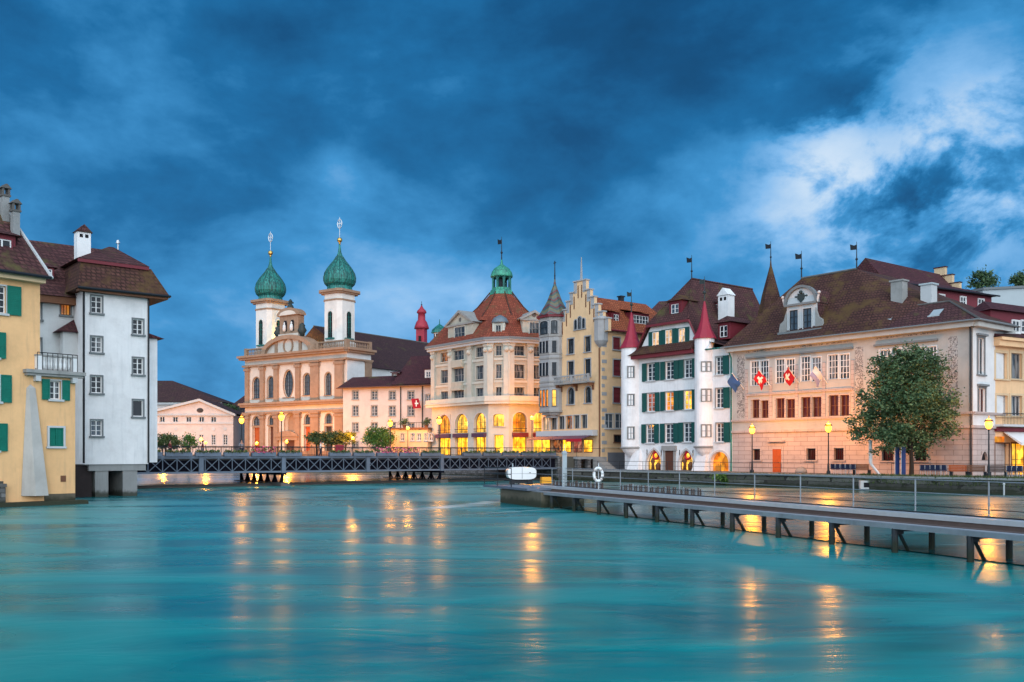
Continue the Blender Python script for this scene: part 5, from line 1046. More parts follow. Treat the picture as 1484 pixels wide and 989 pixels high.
b.part('string_course', MB().box(0, L, -.2, -.005, f.z(290, 614.5), f.z(290, 612.8)), 'light_trim'); b.part('oculus', MB().prism([(am + .7 * math.cos(t), zE + 1.0 + .5 * math.sin(t)) for t in [math.pi * k / 6 for k in range(12)]], -.06, .02), 'amber_glow')
for px in (255, 291.5, 309.5, 326.5): a, z = f.a(px), f.z(px, 622); b.part('roundel', MB().prism([(a + .38 * math.cos(t), z + .38 * math.sin(t)) for t in [math.pi * k / 5 for k in range(10)]], -.07, .02), 'light_trim')
mb = MB(); mb.add([(-.7, -.7, zE + .26), (L + .7, -.7, zE + .26), (am, -.7, zP + .27), (-.7, 20, zE + .26), (L + .7, 20, zE + .26), (am, 20, zP + .27)], [(0, 2, 5, 3), (2, 1, 4, 5), (3, 5, 4)]); b.part('roof', mb, 'brown_tiles')
f2 = Fac(at(190, 216)[:2], (1, .04), ZU); b = Bld('theatre_house', f2, 'taller far house with a broad dark hipped roof behind the pale gabled hall', 'building')
zE = f2.z(250, 583); L2 = f2.a(320); b.part('wall', MB().box(0, L2, 0, 16, 0, zE), 'rose_plaster'); mb = MB(); hip(mb, -.8, L2 + .8, -.8, 17, zE, f2.a(222, 8), f2.a(250, 8), 8, f2.z(246, 552, 8)); b.part('roof', mb, 'church_tiles'); b.part('cornice', MB().box(-.4, L2 + .4, -.5, -.005, zE - .6, zE - .1), 'light_trim')
f3 = Fac(at(336, 222)[:2], (1, .1), ZU); b = Bld('dark_house', f3, 'narrow dark house between the pale hall and the church', 'house')
zE = f3.z(350, 590); b.wall(f3, 0, 8, 0, zE, [wpx(f3, px - 2, px + 2, y, y + 9, casing='slate_trim', fr=.1, nx=2, nz=2, pane='glass_dark') for px in (341, 349) for y in (598, 615, 632)], ['dark_plaster']); b.part('wall', MB().box(0, .03, .05, 12, 0, zE).box(7.97, 8, .05, 12, 0, zE), 'dark_plaster'); mb = MB(); hip(mb, -.5, 8.5, -.5, 12, zE, 3, 5, 6, f3.z(350, 568, 6)); b.part('roof', mb, 'brown_tiles')
p = at(950, 150); f4 = Fac(at(936, 152)[:2], (.9, -.3), ZU); b = Bld('back_house', f4, 'house showing only its dark roof between the orange roof and the shuttered house', 'house')
zE = f4.z(950, 462); b.part('wall', MB().box(0, 7, 0, 9, 0, zE), 'cream_plaster'); mb = MB(); hip(mb, -.5, 8, -.6, 9.5, zE, 1.5, 6.5, 4, f4.z(955, 437, 4)); b.part('roof', mb, 'brown_tiles')

# ------------------------------------------------------------------ right edge: cream shop, wine-red mansard, stepped gable, pale block
f = Fac((44.25, 85.35), (.872, .49), ZQ - .05); L = 16; zr = lambda z, f=f: z - f.zb; zE = f.z(1460, 491)
b = Bld('corner_shop_house', f, 'cream house at the right edge with tall curtained windows over a lit shop', 'house')
G = [wpx(f, x0, x1, 512, 549.5, pane='glass_curtain', nx=3, nz=1, casing='warm_plaster', fr=.25, sash='grey_stone', rec=.3) for x0, x1 in ((1443, 1459), (1465, 1481), (1487, 1503))]
G += [wpx(f, x0, x1, 573, 603, pane='glass_curtain', nx=3, nz=1, casing='warm_plaster', fr=.2, sash='light_trim', rec=.3) for x0, x1 in ((1444, 1460), (1465, 1481), (1487, 1503))]
G += [wpx(f, 1442, 1462, 643, 690, pane='lit_orange', nx=2, nz=1, casing='brown_timber', sash='brown_timber', fr=.1, rec=.4, sill=False, name='shop_window'), wpx(f, 1466, 1500, 643, 690, pane='lit_shop', nx=3, nz=2, casing='brown_timber', sash='brown_timber', fr=.1, rec=.4, sill=False, name='shop_window')]
b.wall(f, 0, L, 0, zE, G, ['cream_plaster']); b.part('wall', MB().box(0, .03, .05, 9, 0, zE), 'cream_plaster')
zz = f.z(1465, 619); o = b.part('balcony', MB().box(.1, L, -.9, -.006, zz, zz + .2), 'light_trim'); mb = MB().tube([(.1, -.85, zz + 1.2), (L, -.85, zz + 1.2)], .04)
for i in range(70): mb.tube([(.1 + i * .22, -.85, zz + .2), (.1 + i * .22, -.85, zz + 1.2)], .018, 4, False)
b.part('railing', mb, 'dark_metal', parent=o)
a0 = f.a(1453); z0, z1_ = f.z(1465, 642), f.z(1465, 626); b.part('awning', MB().add([(a0, -.1, z1_), (L, -.1, z1_), (L, -1.8, z0), (a0, -1.8, z0), (a0, -.1, z1_ - .08), (L, -.1, z1_ - .08), (L, -1.8, z0 - .25), (a0, -1.8, z0 - .25)], [(0, 3, 2, 1), (4, 5, 6, 7), (3, 7, 6, 2), (0, 4, 7, 3), (1, 2, 6, 5)]), 'awning_white')
b.part('fascia_board', MB().box(.15, a0 - .1, -.25, -.01, f.z(1447, 641), f.z(1447, 633)), 'lit_orange'); b.part('cornice', MB().box(0, L, -.6, -.007, zE - .8, zE - .3).box(0, L, -.85, -.007, zE - .29, zE), 'cream_plaster')
b.part('beam', MB().box(.1, L, -.3, -.008, f.z(1465, 626), f.z(1465, 620)), 'wine_paint')
# its own wine red attic storey, set back over the eaves
fm = f.off(.9); zt0, zt1 = fm.z(1440, 447), fm.z(1484, 458); zm = (zt0 + zt1) / 2
o = b.part('attic', MB().box(.9, L, 0, 2.6, zE - .6, zm), 'wine_paint', fm)
b.windows(fm, [wpx(fm, px - 5, px + 5, 465, 482, pane='glass_curtain', nx=2, nz=2, casing='white_paint', sash='white_paint', fr=.08, hole=False) for px in (1471, 1484)])
mb = MB(); mb.add([(.3, -.5, zm), (L, -.5, zm), (L, 1.8, zm + 1.2), (2.6, 1.8, zm + 1.2), (1.6, 3, zm), (L, 3, zm)], [(0, 1, 2, 3), (3, 2, 5, 4), (0, 3, 4), (0, 4, 5, 1)]); b.part('attic_roof', mb, 'maroon_tiles', fm); b.part('eave_roof', MB().add([(-.2, -1.8, zE), (L, -1.8, zE), (L, 0, zE + .75), (.4, 0, zE + .75), (.1, .2, zE), (L, .2, zE)], [(0, 1, 2, 3), (0, 3, 4), (0, 4, 5, 1)]), 'maroon_tiles', fm)
f = Fac(at(1306, 106)[:2], (.872, .49), ZQ + 12)
b = Bld('red_attic_house', f, 'wine red upper storey with small white windows behind the painted hall', 'house')
X1 = f.a(1437); zt = (f.z(1311, 413) + f.z(1432, 430)) / 2
b.part('wall', MB().box(0, X1, 0, 8, -3, zt - .02), 'wine_paint')
b.windows(f, [wpx(f, px - 4, px + 4, y0, y1, pane='glass_curtain', nx=2, nz=2, casing='white_paint', sash='white_paint', fr=.08, hole=False) for px, y0, y1 in ((1326, 424, 436), (1364, 428, 441), (1395, 431, 444), (1421, 434, 447))])
mb = MB(); hip(mb, -.5, X1 + .5, -.7, 8.5, zt, 1.5, X1 - 2.5, 3.6, zt + 1.6); b.part('roof', mb, 'maroon_tiles'); b.part('gutter', MB().tube([(-.5, -.75, zt), (X1 + .5, -.75, zt)], .1), 'dark_metal')
f = Fac(at(1292, 118)[:2], (.80, .60), ZQ + 6)
b = Bld('stepped_roof_house', f, 'tall house with a maroon roof and a tan stepped gable top behind the painted hall', 'house')
X1 = f.a(1364, 4); zR = f.z(1300, 384, 4); zE = f.z(1330, 428); mb = MB(); mb.add([(0, -.4, zE), (X1, -.4, zE), (X1, 4, zR), (.5, 4, zR), (0, 9, zE), (X1, 9, zE)], [(0, 1, 2, 3), (3, 2, 5, 4), (0, 3, 4), (1, 5, 2), (0, 4, 5, 1)]); b.part('roof', mb, 'maroon_tiles'); b.part('wall', MB().box(.3, X1 - .1, .1, 8.6, 0, zE - .01), 'rose_plaster')
mb = MB()
for i in range(5): mb.box(X1 - .45, X1 + .1, 4 - .8 - i * 1.05 if i else 3.2, 4 + .8 + i * 1.05, zE - 1, zR + .9 - i * 1.25)
b.part('stepped_gable', mb, 'warm_plaster'); mb = MB()
for i in range(5): mb.box(X1 - .55, X1 + .2, 4 - .9 - i * 1.05, 4 + .9 + i * 1.05, zR + .901 - i * 1.25, zR + 1.03 - i * 1.25)
b.part('gable_coping', mb, 'maroon_tiles')
f = Fac(at(1424, 135)[:2], (.9, .43), ZQ + 8); b = Bld('pale_block', f, 'plain pale block with a flat sloping roofline at the upper right edge', 'building')
z0 = f.z(1424, 421); z1_ = f.z(1484, 411); X1 = 22; b.part('wall', MB().prism([(0, 0), (X1, 0), (X1, z1_ + (z1_ - z0) * .4), (0, z0)], 0, 10), 'pale_metal_roof'); b.part('roof_edge', MB().prism([(-.2, z0), (X1, z1_ + (z1_ - z0) * .4), (X1, z1_ + (z1_ - z0) * .4 + .35), (-.2, z0 + .35)], -.3, 10.2), 'slate_trim')
# ------------------------------------------------------------------ left bank: ochre house with terrace
eY = Vector((.63, .777)).normalized(); f = Fac((-30.98 - eY.x * 6, 58.8 - eY.y * 6), eY, .15); zr = lambda z, f=f: z - f.zb
b = Bld('ochre_house', f, 'ochre yellow house with emerald shutters, grey buttress and a balustraded terrace at the left edge', 'house')
aU, aT = f.a(58), f.a(109); zE = f.z(40, 400); zT = f.z(76, 543)
st = dict(casing='light_trim', fr=.1, nx=2, nz=4, shm='emerald_shutter', pane='glass_dark', rec=.22)
G = [wpx(f, -9, 8.5, 415, 454, shut='r', sw=.82, **st), wpx(f, -14, -3.5, 482, 518, shut='r', sw=.4, **st), wpx(f, -13, -1, 544, 582, shut='r', sw=.62, **st), wpx(f, -16, -4, 615, 653, shut='r', sw=.5, **st)]
G2 = [wpx(f, 72, 88.5, 553, 579, shut='lr', sw=.48, **{**st, 'nz': 3, 'pane': 'lit_dim' and 'glass_curtain'})]
b.wall(f, -14, aU, .0, zE, G, ['ochre_plaster']); b.wall(f, aU, aT, .0, zT, G2, ['ochre_plaster'])
W = wpx(f, 70.5, 91, 620.5, 647, casing='light_trim', fr=.12, pane='emerald_shutter', nx=2, nz=1, sash='emerald_shutter', rec=.1, hole=False); b.windows(f, [W])
b.part('wall', MB().box(aU - .05, aU - .02, .02, 9, zT, zE).box(-14, aU - .03, 8.9, 9, 0, zE).box(aT - .05, aT - .02, .02, 6, 0, zT - .02).box(aU, aT, 5.9, 6, 0, zT - .02), 'ochre_plaster')
zz = f.z(91, 694); a = f.a(91.5); b.part('vent', MB().box(a - .17, a + .17, -.04, -.004, zz - .2, zz + .2).box(a - .03, a + .03, -.05, -.039, zz - .17, zz + .17), 'brown_timber')
b.part('base_ledge', MB().prism([(-6, -.9), (aT + .6, -.9), (aT + .5, .12), (-6, .12)], -.75, -.01), 'wet_concrete'); b.part('damp_plinth', MB().box(f.a(64), aT, -.025, -.003, .1, .55), 'wet_concrete')
ap = [(30, 722), (62, 722), (56, 640), (48, 562), (41, 562), (37, 600), (34, 650)]
mb = MB(); fr_, bk = [], []
for x, y in ((30.5, 719), (63, 719), (47.5, 563), (41, 563)): fr_.append((f.a(x), 0, f.z(x, y)))
(lx, _, lz), (rx, _, rz_), (tr_, _, tz), (tl, _, _) = fr_
ml = lx + (rx - lx) * .42
mb.add([(lx, -.02, lz), (ml, -.75, lz), (rx, -.72, lz), (rx, -.02, lz), (tl - .12, -.02, tz), (tl - .02, -.16, tz), (tr_ + .1, -.14, tz), (tr_ + .1, -.02, tz), (tl + .12, -.02, tz + .25)], [(0, 1, 5, 4), (1, 2, 6, 5), (2, 3, 7, 6), (3, 2, 1, 0), (4, 5, 8), (5, 6, 8), (6, 7, 8)]); b.part('buttress', mb, 'buttress_plaster', label='tapering grey buttress against the yellow wall')
# terrace
x0, x1 = f.a(33), f.a(119); b.part('terrace_slab', MB().box(x0, x1, -.55, 5.8, zT, zT + .22).box(x0 + .1, x1 - .1, -.4, -.005, zT - .16, zT), 'grey_stone')
for px in (52, 105): a = f.a(px); b.part('bracket', MB().box(a - .16, a + .16, -.4, -.006, zT - .5, zT - .161), 'light_trim')
x0, x1 = f.a(50), f.a(108); z0 = zT + .221; zt = f.z(76, 516); bal = b.part('balustrade', MB().box(x0, x1, -.3, -.08, z0, z0 + .1).box(x0 - .05, x1 + .05, -.33, -.05, zt - .1, zt), 'grey_stone')
for xx in (x0, x1 - .32): b.part('post', MB().box(xx, xx + .32, -.36, -.02, z0, zt - .1), 'white_paint', parent=bal)
n = 7
for i in range(n): b.part('baluster', MB().lathe([(.07, z0 + .1), (.08, z0 + .2), (.13, z0 + .42), (.05, zt - .35), (.09, zt - .22), (.08, zt - .1)], 10, (x0 + .5 + (x1 - x0 - 1.0) * i / (n - 1), -.19)), 'white_paint', parent=bal, smooth=True)
mb = MB(); mb.tube([(x0, -.42, zt + .12), (x1, -.42, zt + .12)], .03)
for i in range(9): mb.tube([(x0 + (x1 - x0) * i / 8, -.42, z0 - .2), (x0 + (x1 - x0) * i / 8, -.42, zt + .12)], .022, 5)
b.part('railing', mb, 'dark_metal')
# roof, dormer, chimneys
zR = zE + 6.4; mb = MB(); xr = f.a(27, 3.2)
mb.add([(-15, -.85, zE - .1), (aU + .35, -.85, zE - .1), (aU + .35, 10, zE - .1), (-15, 10, zE - .1), (-15, 4.3, zR), (aU - 1.35, 4.3, zR)], [(0, 1, 5, 4), (1, 2, 5), (2, 3, 4, 5), (3, 2, 1, 0), (0, 4, 3)]); ro = b.part('roof', mb, 'brown_tiles')
b.part('verge', MB().tube([(aU + .38, -.88, zE - .1), (aU - 1.33, 4.3, zR + .05)], .1, 5), 'light_trim', parent=ro); b.part('cornice', MB().box(-14, aU + .1, -.6, -.006, zE - .42, zE - .12), 'warm_plaster'); b.part('gutter', MB().tube([(-14, -.92, zE - .08), (aU + .3, -.92, zE - .08)], .1), 'dark_metal')
b.dormer(f, f.a(2, .7), f.z(2, 374, .7), 1.7, 1.5, .7, 2.5, 'wine_paint', 'brown_tiles', 'glass_dark', 2, 'hip', .35, .5)
for px, y0, y1, d in ((7, 345, 283, 2.4), (22, 365, 305, 1.5)):
    a = f.a(px, d); z0, z1 = f.z(px, y0, d), f.z(px, y1, d); o = b.part('chimney', MB().box(a - .21, a + .21, d - .21, d + .21, z0, z1), 'concrete')
    mb = MB()
    for sx in (-1, 1):
        for sy in (-1, 1): mb.box(a + sx * .18 - .06, a + sx * .18 + .06, d + sy * .18 - .06, d + sy * .18 + .06, z1, z1 + .4)
    mb.box(a - .28, a + .28, d - .28, d + .28, z1 - .12, z1 - .001); mb.prism([(a - .32, z1 + .4), (a + .32, z1 + .4), (a + .05, z1 + .68), (a - .05, z1 + .68)], d - .32, d + .32); b.part('cap', mb, 'dark_stone', parent=o)
# ------------------------------------------------------------------ white house standing over the water
f = Fac((-32.2, 70.0), (.758, .652), 2.5); L = f.a(215); zr = lambda z, f=f: z - f.zb
b = Bld('riverside_tower_house', f, 'tall white house with a brown mansard roof, standing on concrete piers over the water', 'house')
zE = f.z(170, 425); st = dict(casing='slate_trim', fr=.09, nx=2, nz=3, pane='glass_dark', sash='white_paint', rec=.2, bar=.05)
G = [wpx(f, 132, 148, y0, y1, **{**st, 'pane': pn}) for y0, y1, pn in ((430, 454, 'glass_dark'), (488, 511, 'glass_curtain'), (546, 570, 'glass_dark'), (609, 632, 'glass_blue'))] + [wpx(f, 192, 208, y0, y1, **{**st, 'nx': nx, 'nz': nz}) for y0, y1, nx, nz in ((462, 485, 2, 3), (519, 543, 2, 3), (580, 604, 1, 1))]
b.wall(f, 0, L, 0, zE, G, ['white_house_plaster'])
b.part('wall', MB().box(.0, .03, .02, 9, 0, zE).box(.0, L, 8.9, 9, 0, zE).box(L - .03, L, .02, 9, 0, zE).box(0.03, L - .03, .02, 8.9, 0, .02), 'white_house_plaster')
fl = f.side(0, 9, -90) # left face, seen edge on
b.part('downpipe', MB().tube([(-.1, -.1, zE - .2), (-.1, -.1, .1)], .08).tube([(L - .02, -.1, zE - .2), (L - .02, -.1, .1)], .07), 'dark_metal')
fw = f.off(2.9); WX = fw.a(40)
b.wall(fw, WX, 0, -1.5, zE - .4, [wpx(fw, 47, 60, 435, 463, **st), wpx(fw, 88, 102.5, 440, 457, **{**st, 'pane': 'lit_orange', 'nz': 1, 'nx': 3, 'sash': 'brown_timber'}), wpx(fw, 47, 60, 490, 515, **st)], ['white_plaster'], name='side_wing')
b.part('wall', MB().box(WX, 0, 3.1, 9, -1.5, zE - .45), 'white_plaster')
px0, px1 = fw.a(86), fw.a(111); zp = fw.z(98, 484)
o = b.part('porch', MB().box(px0, px1, -1.0, -.01, fw.z(98, 540), zp), 'white_plaster', fw); mb = MB(); mb.add([(px0 - .5, -1.3, zp), (px1 + .15, -1.3, zp), (px1 + .15, -.01, zp), (px0 - .5, -.01, zp), (px1 - .1, -.02, fw.z(98, 461))], [(0, 1, 4), (1, 2, 4), (3, 0, 4), (3, 2, 1, 0), (2, 3, 4)]); b.part('roof', mb, 'maroon_tiles', parent=o)
# annex at the right behind
an = f.off(2.4); x0, x1 = L - .5, an.a(228); zn = an.z(222, 491); o = b.part('annex', MB().box(x0, x1, 0, 4, .1, zn), 'white_house_plaster', an); b.part('roof', MB().add([(x0, -.4, zn), (x1 + .45, -.4, zn), (x1 + .45, 4.2, zn), (x0, 4.2, zn), (x0, -.0, zn + .8), (x0, 4, zn + .8)], [(0, 1, 4), (1, 2, 5, 4), (2, 3, 5), (3, 2, 1, 0)]), 'maroon_tiles', parent=o)
# roof
xl, xr = -.7, f.a(246, -.7) ; zB, zA = f.z(170, 382), f.z(160, 361, 3)
mb = MB(); mb.add([(xl, -.75, zE), (xr, -.75, zE + .05), (xr, 9.6, zE), (xl, 9.6, zE), (-.1, .55, zB), (f.a(219, .55), .55, zB), (f.a(219, .55), 8, zB), (-.1, 8, zB)], [(0, 1, 5, 4), (1, 2, 6, 5), (2, 3, 7, 6), (3, 0, 4, 7), (3, 2, 1, 0)]); b.part('mansard', mb, 'mossy_tiles')
mb = MB(); xx = f.a(217, .3); hip(mb, -.45, xx, .25, 8.3, zB + .1, f.a(158, 3.8), f.a(165, 3.8), 3.8, f.z(160, 358, 3.8)); ro = b.part('roof', mb, 'brown_tiles'); b.part('fascia', MB().box(-.4, xx - .05, .28, .42, zB - .16, zB + .09), 'wine_paint', parent=ro)
b.part('gutter', MB().tube([(xl, -.8, zE), (xr, -.8, zE + .05)], .1).tube([(xr, -.8, zE + .05), (xr, 9.6, zE)], .1), 'dark_metal'); b.part('soffit', MB().box(xl + .1, xr - .1, -.65, -.004, zE - .2, zE - .02).box(L + .01, xr - .1, 0, 9, zE - .2, zE - .02), 'brown_timber')
ze2 = zE - .35; mb = MB(); x0 = fw.a(30); mb.add([(x0, 2.1, ze2), (.6, 2.1, ze2), (3.6, 7.5, f.z(120, 356, 7)), (x0, 7.5, f.z(40, 346, 7)), (x0, 13, ze2), (.6, 13, ze2)], [(0, 1, 2, 3), (3, 2, 5, 4), (1, 5, 2), (0, 4, 5, 1)]); b.part('wing_roof', mb, 'brown_tiles'); b.part('eave', MB().box(x0, 0, 2.25, 2.88, ze2 - .55, ze2 - .02), 'brown_timber')
b.dormer(f, f.a(68, 3.6), f.z(68, 402, 3.6), .95, .75, 3.4, 2.2, 'wine_paint', 'brown_tiles', 'glass_blue', 2, 'hip', .25, .4)
ca = f.a(119.5, 2.2); b.chimney(f, ca, 2.2, f.z(119, 376, 2.2), f.z(119, 338, 2.2), 1.0, .8, 'white_house_plaster', 'gable', 'brown_tiles'); a = f.a(171, 4); b.part('vent_pipe', MB().tube([(a, 4, zA - .6), (a, 4, f.z(171, 352, 4))], .05).lathe([(.16, f.z(171, 353, 4)), (.1, f.z(171, 348.5, 4))], 8, (a, 4)), 'galvanised')
# piers
x1 = f.a(200); zb0 = zr(-.6); b.part('pier_beam', MB().box(.35, L - .15, .12, 7, zr(2.0), -.004), 'concrete')
for px0, px1 in ((138, 157), (178, 199)): b.part('pier', MB().box(f.a(px0, .2), f.a(px1, .2), .2, 6, zb0, zr(2.0) - .003), 'concrete')
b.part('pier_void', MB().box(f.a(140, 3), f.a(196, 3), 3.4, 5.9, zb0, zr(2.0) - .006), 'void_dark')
b.part('timber_apron', MB().prism([(f.a(106), zb0), (f.a(136), zb0), (f.a(136), zr(2.05)), (f.a(128), zr(2.4)), (f.a(106), zr(2.48))], .5, 2.2), 'dark_timber')
# low garden wall at the lower left
mb = MB(); P = [(-33.8, 48), (-32.3, 55.5), (-31.95, 57.2)]
for i in range(2):
    a, c = Vector(P[i]), Vector(P[i + 1]); d = (c - a).normalized(); n_ = Vector((d.y, -d.x)) * .2; mb.add([(*(a - n_), -.6), (*(a + n_), -.6), (*(c + n_), -.6), (*(c - n_), -.6), (*(a - n_), .95), (*(a + n_), .95), (*(c + n_), .95), (*(c - n_), .95)], [(0, 1, 5, 4), (1, 2, 6, 5), (2, 3, 7, 6), (3, 0, 4, 7), (4, 5, 6, 7)])
o = mb.build('garden_wall', 'rubble_wall'); tag(o, 'low stone wall at the lower left corner ending in a squat pier', 'wall')
MB().box(-.3, .3, -.3, .3, -.6, 1.25).build('pier', 'rubble_wall', o, False, (-31.75, 57.5, 0), .7); MB().box(-.36, .36, -.36, .36, 1.25, 1.45).build('pier_cap', 'dark_stone', o, False, (-31.75, 57.5, 0), .7)

# ------------------------------------------------------------------ bridge
brz = math.atan2(BD.y, BD.x); bo = bp(0)
def B3(mb): return mb
S0, S1, ZT, ZBm = -9.0, 48.6, 2.93, 1.45; BWD = 12.6
br = empty('river_bridge', (*bo, 0), 'flat steel bridge with pale lattice sides and a flower lined railing across the river', 'bridge', None, brz)
MB().box(S0, S1, .15, BWD - .15, ZT - .25, ZT).build('deck', 'asphalt', br)
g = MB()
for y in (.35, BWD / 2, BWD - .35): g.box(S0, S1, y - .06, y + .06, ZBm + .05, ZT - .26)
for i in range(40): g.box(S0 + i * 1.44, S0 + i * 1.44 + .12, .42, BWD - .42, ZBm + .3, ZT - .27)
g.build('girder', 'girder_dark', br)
PN = 1.34
for y in (0, BWD):
    m = MB().box(S0, S1, y - .09, y + .09, ZBm - .06, ZBm + .12).box(S0, S1, y - .11, y + .11, ZT - .1, ZT + .12).build('lattice_side', 'steel_blue', br); lt = MB(); n = int((S1 - S0) / PN)
    for i in range(n + 1):
        x = S0 + i * PN; lt.box(x - .035, x + .035, y - .05, y + .05, ZBm + .12, ZT - .1)
        if i < n:
            for sg in (1, -1):
                xa, xb = (x, x + PN) if sg > 0 else (x + PN, x)
                za, zb2 = ZBm + .12, ZT - .1; t = .05; yo = y - .055 * sg if y == 0 else y + .055 * sg
                lt.add([(xa - t, yo - .02, za), (xa + t, yo - .02, za), (xb + t, yo - .02, zb2), (xb - t, yo - .02, zb2), (xa - t, yo + .02, za), (xa + t, yo + .02, za), (xb + t, yo + .02, zb2), (xb - t, yo + .02, zb2)], [(0, 1, 2, 3), (7, 6, 5, 4), (0, 4, 5, 1), (1, 5, 6, 2), (2, 6, 7, 3), (3, 7, 4, 0)])
    lt.build('lattice', 'steel_blue', m)
    r = MB().tube([(S0, y, ZT + 1.1), (S1, y, ZT + 1.1)], .04).tube([(S0, y, ZT + .25), (S1, y, ZT + .25)], .025, 4)
    for i in range(int((S1 - S0) / .16)): r.tube([(S0 + i * .16, y, ZT + .12), (S0 + i * .16, y, ZT + 1.1)], .013 if i % 10 else .04, 4, False)
    r.build('railing', 'dark_metal', br)
    for s in (12.4, 31.4, 4.0, 22): MB().box(s - .22, s + .22, y - .17, y + .17, ZBm - .1, ZT + (.35 if s in (12.4, 31.4) else .16)).build('post', 'steel_blue', br)
for s in (12.4, 31.4):
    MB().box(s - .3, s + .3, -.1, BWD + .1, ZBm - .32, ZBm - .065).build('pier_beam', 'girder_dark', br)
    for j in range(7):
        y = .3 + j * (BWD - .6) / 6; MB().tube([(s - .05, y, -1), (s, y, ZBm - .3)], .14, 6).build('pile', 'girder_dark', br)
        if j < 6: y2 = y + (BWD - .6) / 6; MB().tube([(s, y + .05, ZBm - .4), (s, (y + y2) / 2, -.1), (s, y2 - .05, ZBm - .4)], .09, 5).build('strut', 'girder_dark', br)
    MB().box(s - .5, s + .5, -.6, BWD + .6, -1, .34).build('pier_footing', 'dark_stone', br)
box0 = MB().box(-1.25, 1.25, -.2, .2, 0, .38); first = None; k = 0
for i in range(19):
    s = S0 + 5.2 + i * 2.8
    if i in (7, 13): continue
    lab = 'grey flower box hung along the near railing of the bridge'; pink = i in (5, 10, 11)
    p = bp(s, -.26); r_ = empty('flower_box', (*p, ZT + .14), lab if not pink else 'grey flower box with pink blooms on the near railing of the bridge', 'flower box', 'flower boxes along the bridge', brz)
    link('box', cached('fb', lambda: box0.mesh('box', 'steel_blue')), r_)
    def fl(pk=pink):
        mb = MB(); rr = random.Random(5 + pk)
        for j in range(130):
            c = Vector((rr.uniform(-1.2, 1.2), rr.uniform(-.28, .2), .36 + rr.random() ** 1.5 * (.6 if pk else .22))); u = Vector((rr.gauss(0, 1), rr.gauss(0, 1), rr.gauss(0, 1))).normalized() * .085; v = u.orthogonal().normalized() * .08
            mb.k = 1 if pk and rr.random() < .45 else 0; mb.poly(c - u - v, c + u - v, c + u + v, c - u + v)
        return mb.mesh('flowers', ['leaf_olive', 'pink_petals'])
    link('flowers', cached(('fl', pink), fl), r_)
p = bp(20.2, 3.2); o = empty('red_sign_box', (*p, ZT), 'small red sign board standing on the bridge pavement', 'sign', None, brz); MB().box(-.5, .5, -.06, .06, .35, 1.35).build('board', 'wine_roof_metal', o); MB().box(-.45, -.38, -.04, .04, 0, .35).box(.38, .45, -.04, .04, 0, .35).build('leg', 'dark_metal', o)

# ------------------------------------------------------------------ needle dam with its walkway
drz = math.atan2(DU.y, DU.x)                       # local x runs away from us along the dam, y to the river side, so -y is the still water side
dw_ = empty('needle_dam', (*dm(0), 0), 'long steel dam walkway on slanted piles with timber needles, running out from the right', 'dam', None, drz)
X0, X1 = -14.0, 35.6
MB().box(X0, X1, -.02, .2, .80, .96).build('front_girder', 'weathered_steel', dw_)
MB().box(X0, X1, -.24, -.06, .86, .968).build('deck_plank', 'galvanised', dw_)
MB().box(X0, X1, -1.05, -.28, .86, .95).build('slot_boards', 'deck_timber', dw_)
MB().box(X0, X1, -1.66, -1.1, 1.09, 1.25).build('deck_beam', 'galvanised', dw_); MB().box(X0, X1, -1.5, -1.14, .84, 1.088).build('core_beam', 'deck_timber', dw_); MB().box(X0, X1, -1.78, -1.67, .80, 1.29).build('edge_beam', 'dark_metal', dw_)
for i in range(-4, 12):
    x = i * 3.0
    MB().tube([(x, .1, -1), (x, .1, .82)], .105, 8).box(x - .09, x + .09, -.2, .16, .62, .80).build('front_pile', 'pile_metal', dw_)
    MB().tube([(x + .02, -.02, .78), (x + .1, -.80, -.3)], .06, 6).build('raking_strut', 'pile_metal', dw_)
    MB().tube([(x, -1.55, -1), (x, -1.55, .85)], .10, 8).build('back_pile', 'pile_metal', dw_)
    MB().box(x - .06, x + .06, -1.6, .1, .70, .82).build('cross_beam', 'dark_metal', dw_)
    MB().tube([(x + .9, -1.74, 1.0), (x + .9, -1.74, 2.42)], .028, 6).build('rail_post', 'weathered_steel', dw_)
for z, m_, r_ in ((2.40, 'weathered_steel', .020), (1.95, 'weathered_steel', .016), (1.5, 'dark_metal', .016)): MB().tube([(X0, -1.74, z), (X1 + 1.5, -1.74, z)], r_, 6).build('rail', m_, dw_)
for i in range(92):
    x = 17.2 + i * .185
    if 44 <= i <= 54: continue
    h = random.uniform(-.12, .1); MB().box(x - .026, x + .026, -1.98, -1.92, .85, 1.58 + h * .7).build('needle', 'deck_timber' if i % 3 else 'weathered_steel', dw_)
# pier head, platform, gauge, motor housing
pf = empty('pier_head', (*dm(35.2), 0), 'weathered concrete pier head carrying a steel platform at the far end of the dam', 'pier', None, drz)
MB().slab([(-4.2, .35), (2.6, .3), (3.4, -.8), (2.6, -2.6), (-4.2, -2.6)], -1, .92).build('block', 'wet_concrete', pf)
MB().box(-2.5, 5.2, -2.2, .55, .98, 1.12).build('platform', 'steel_blue', pf); r = MB()
for z in (1.55, 1.95, 2.35): r.tube([(5.1, -2.1, z), (5.1, .5, z), (.2, .5, z)], .025, 5)
for x, y in ((5.1, -2.1), (5.1, .5), (2.6, .5), (.2, .5)): r.tube([(x, y, 1.12), (x, y, 2.36)], .03, 5)
r.build('railing', 'dark_metal', pf)
p = at(755, 66.5); t = empty('motor_housing', (p.x, p.y, 1.12), 'white rounded tank shaped housing on the pier head', 'housing', None, 0.12)
sg_ = lambda v, p: math.copysign(abs(v) ** p, v)
pr = [(-1.03 * sg_(math.cos(a), .5), .80 + .44 * sg_(math.sin(a), .55)) for a in [2 * math.pi * i / 28 for i in range(28)]]
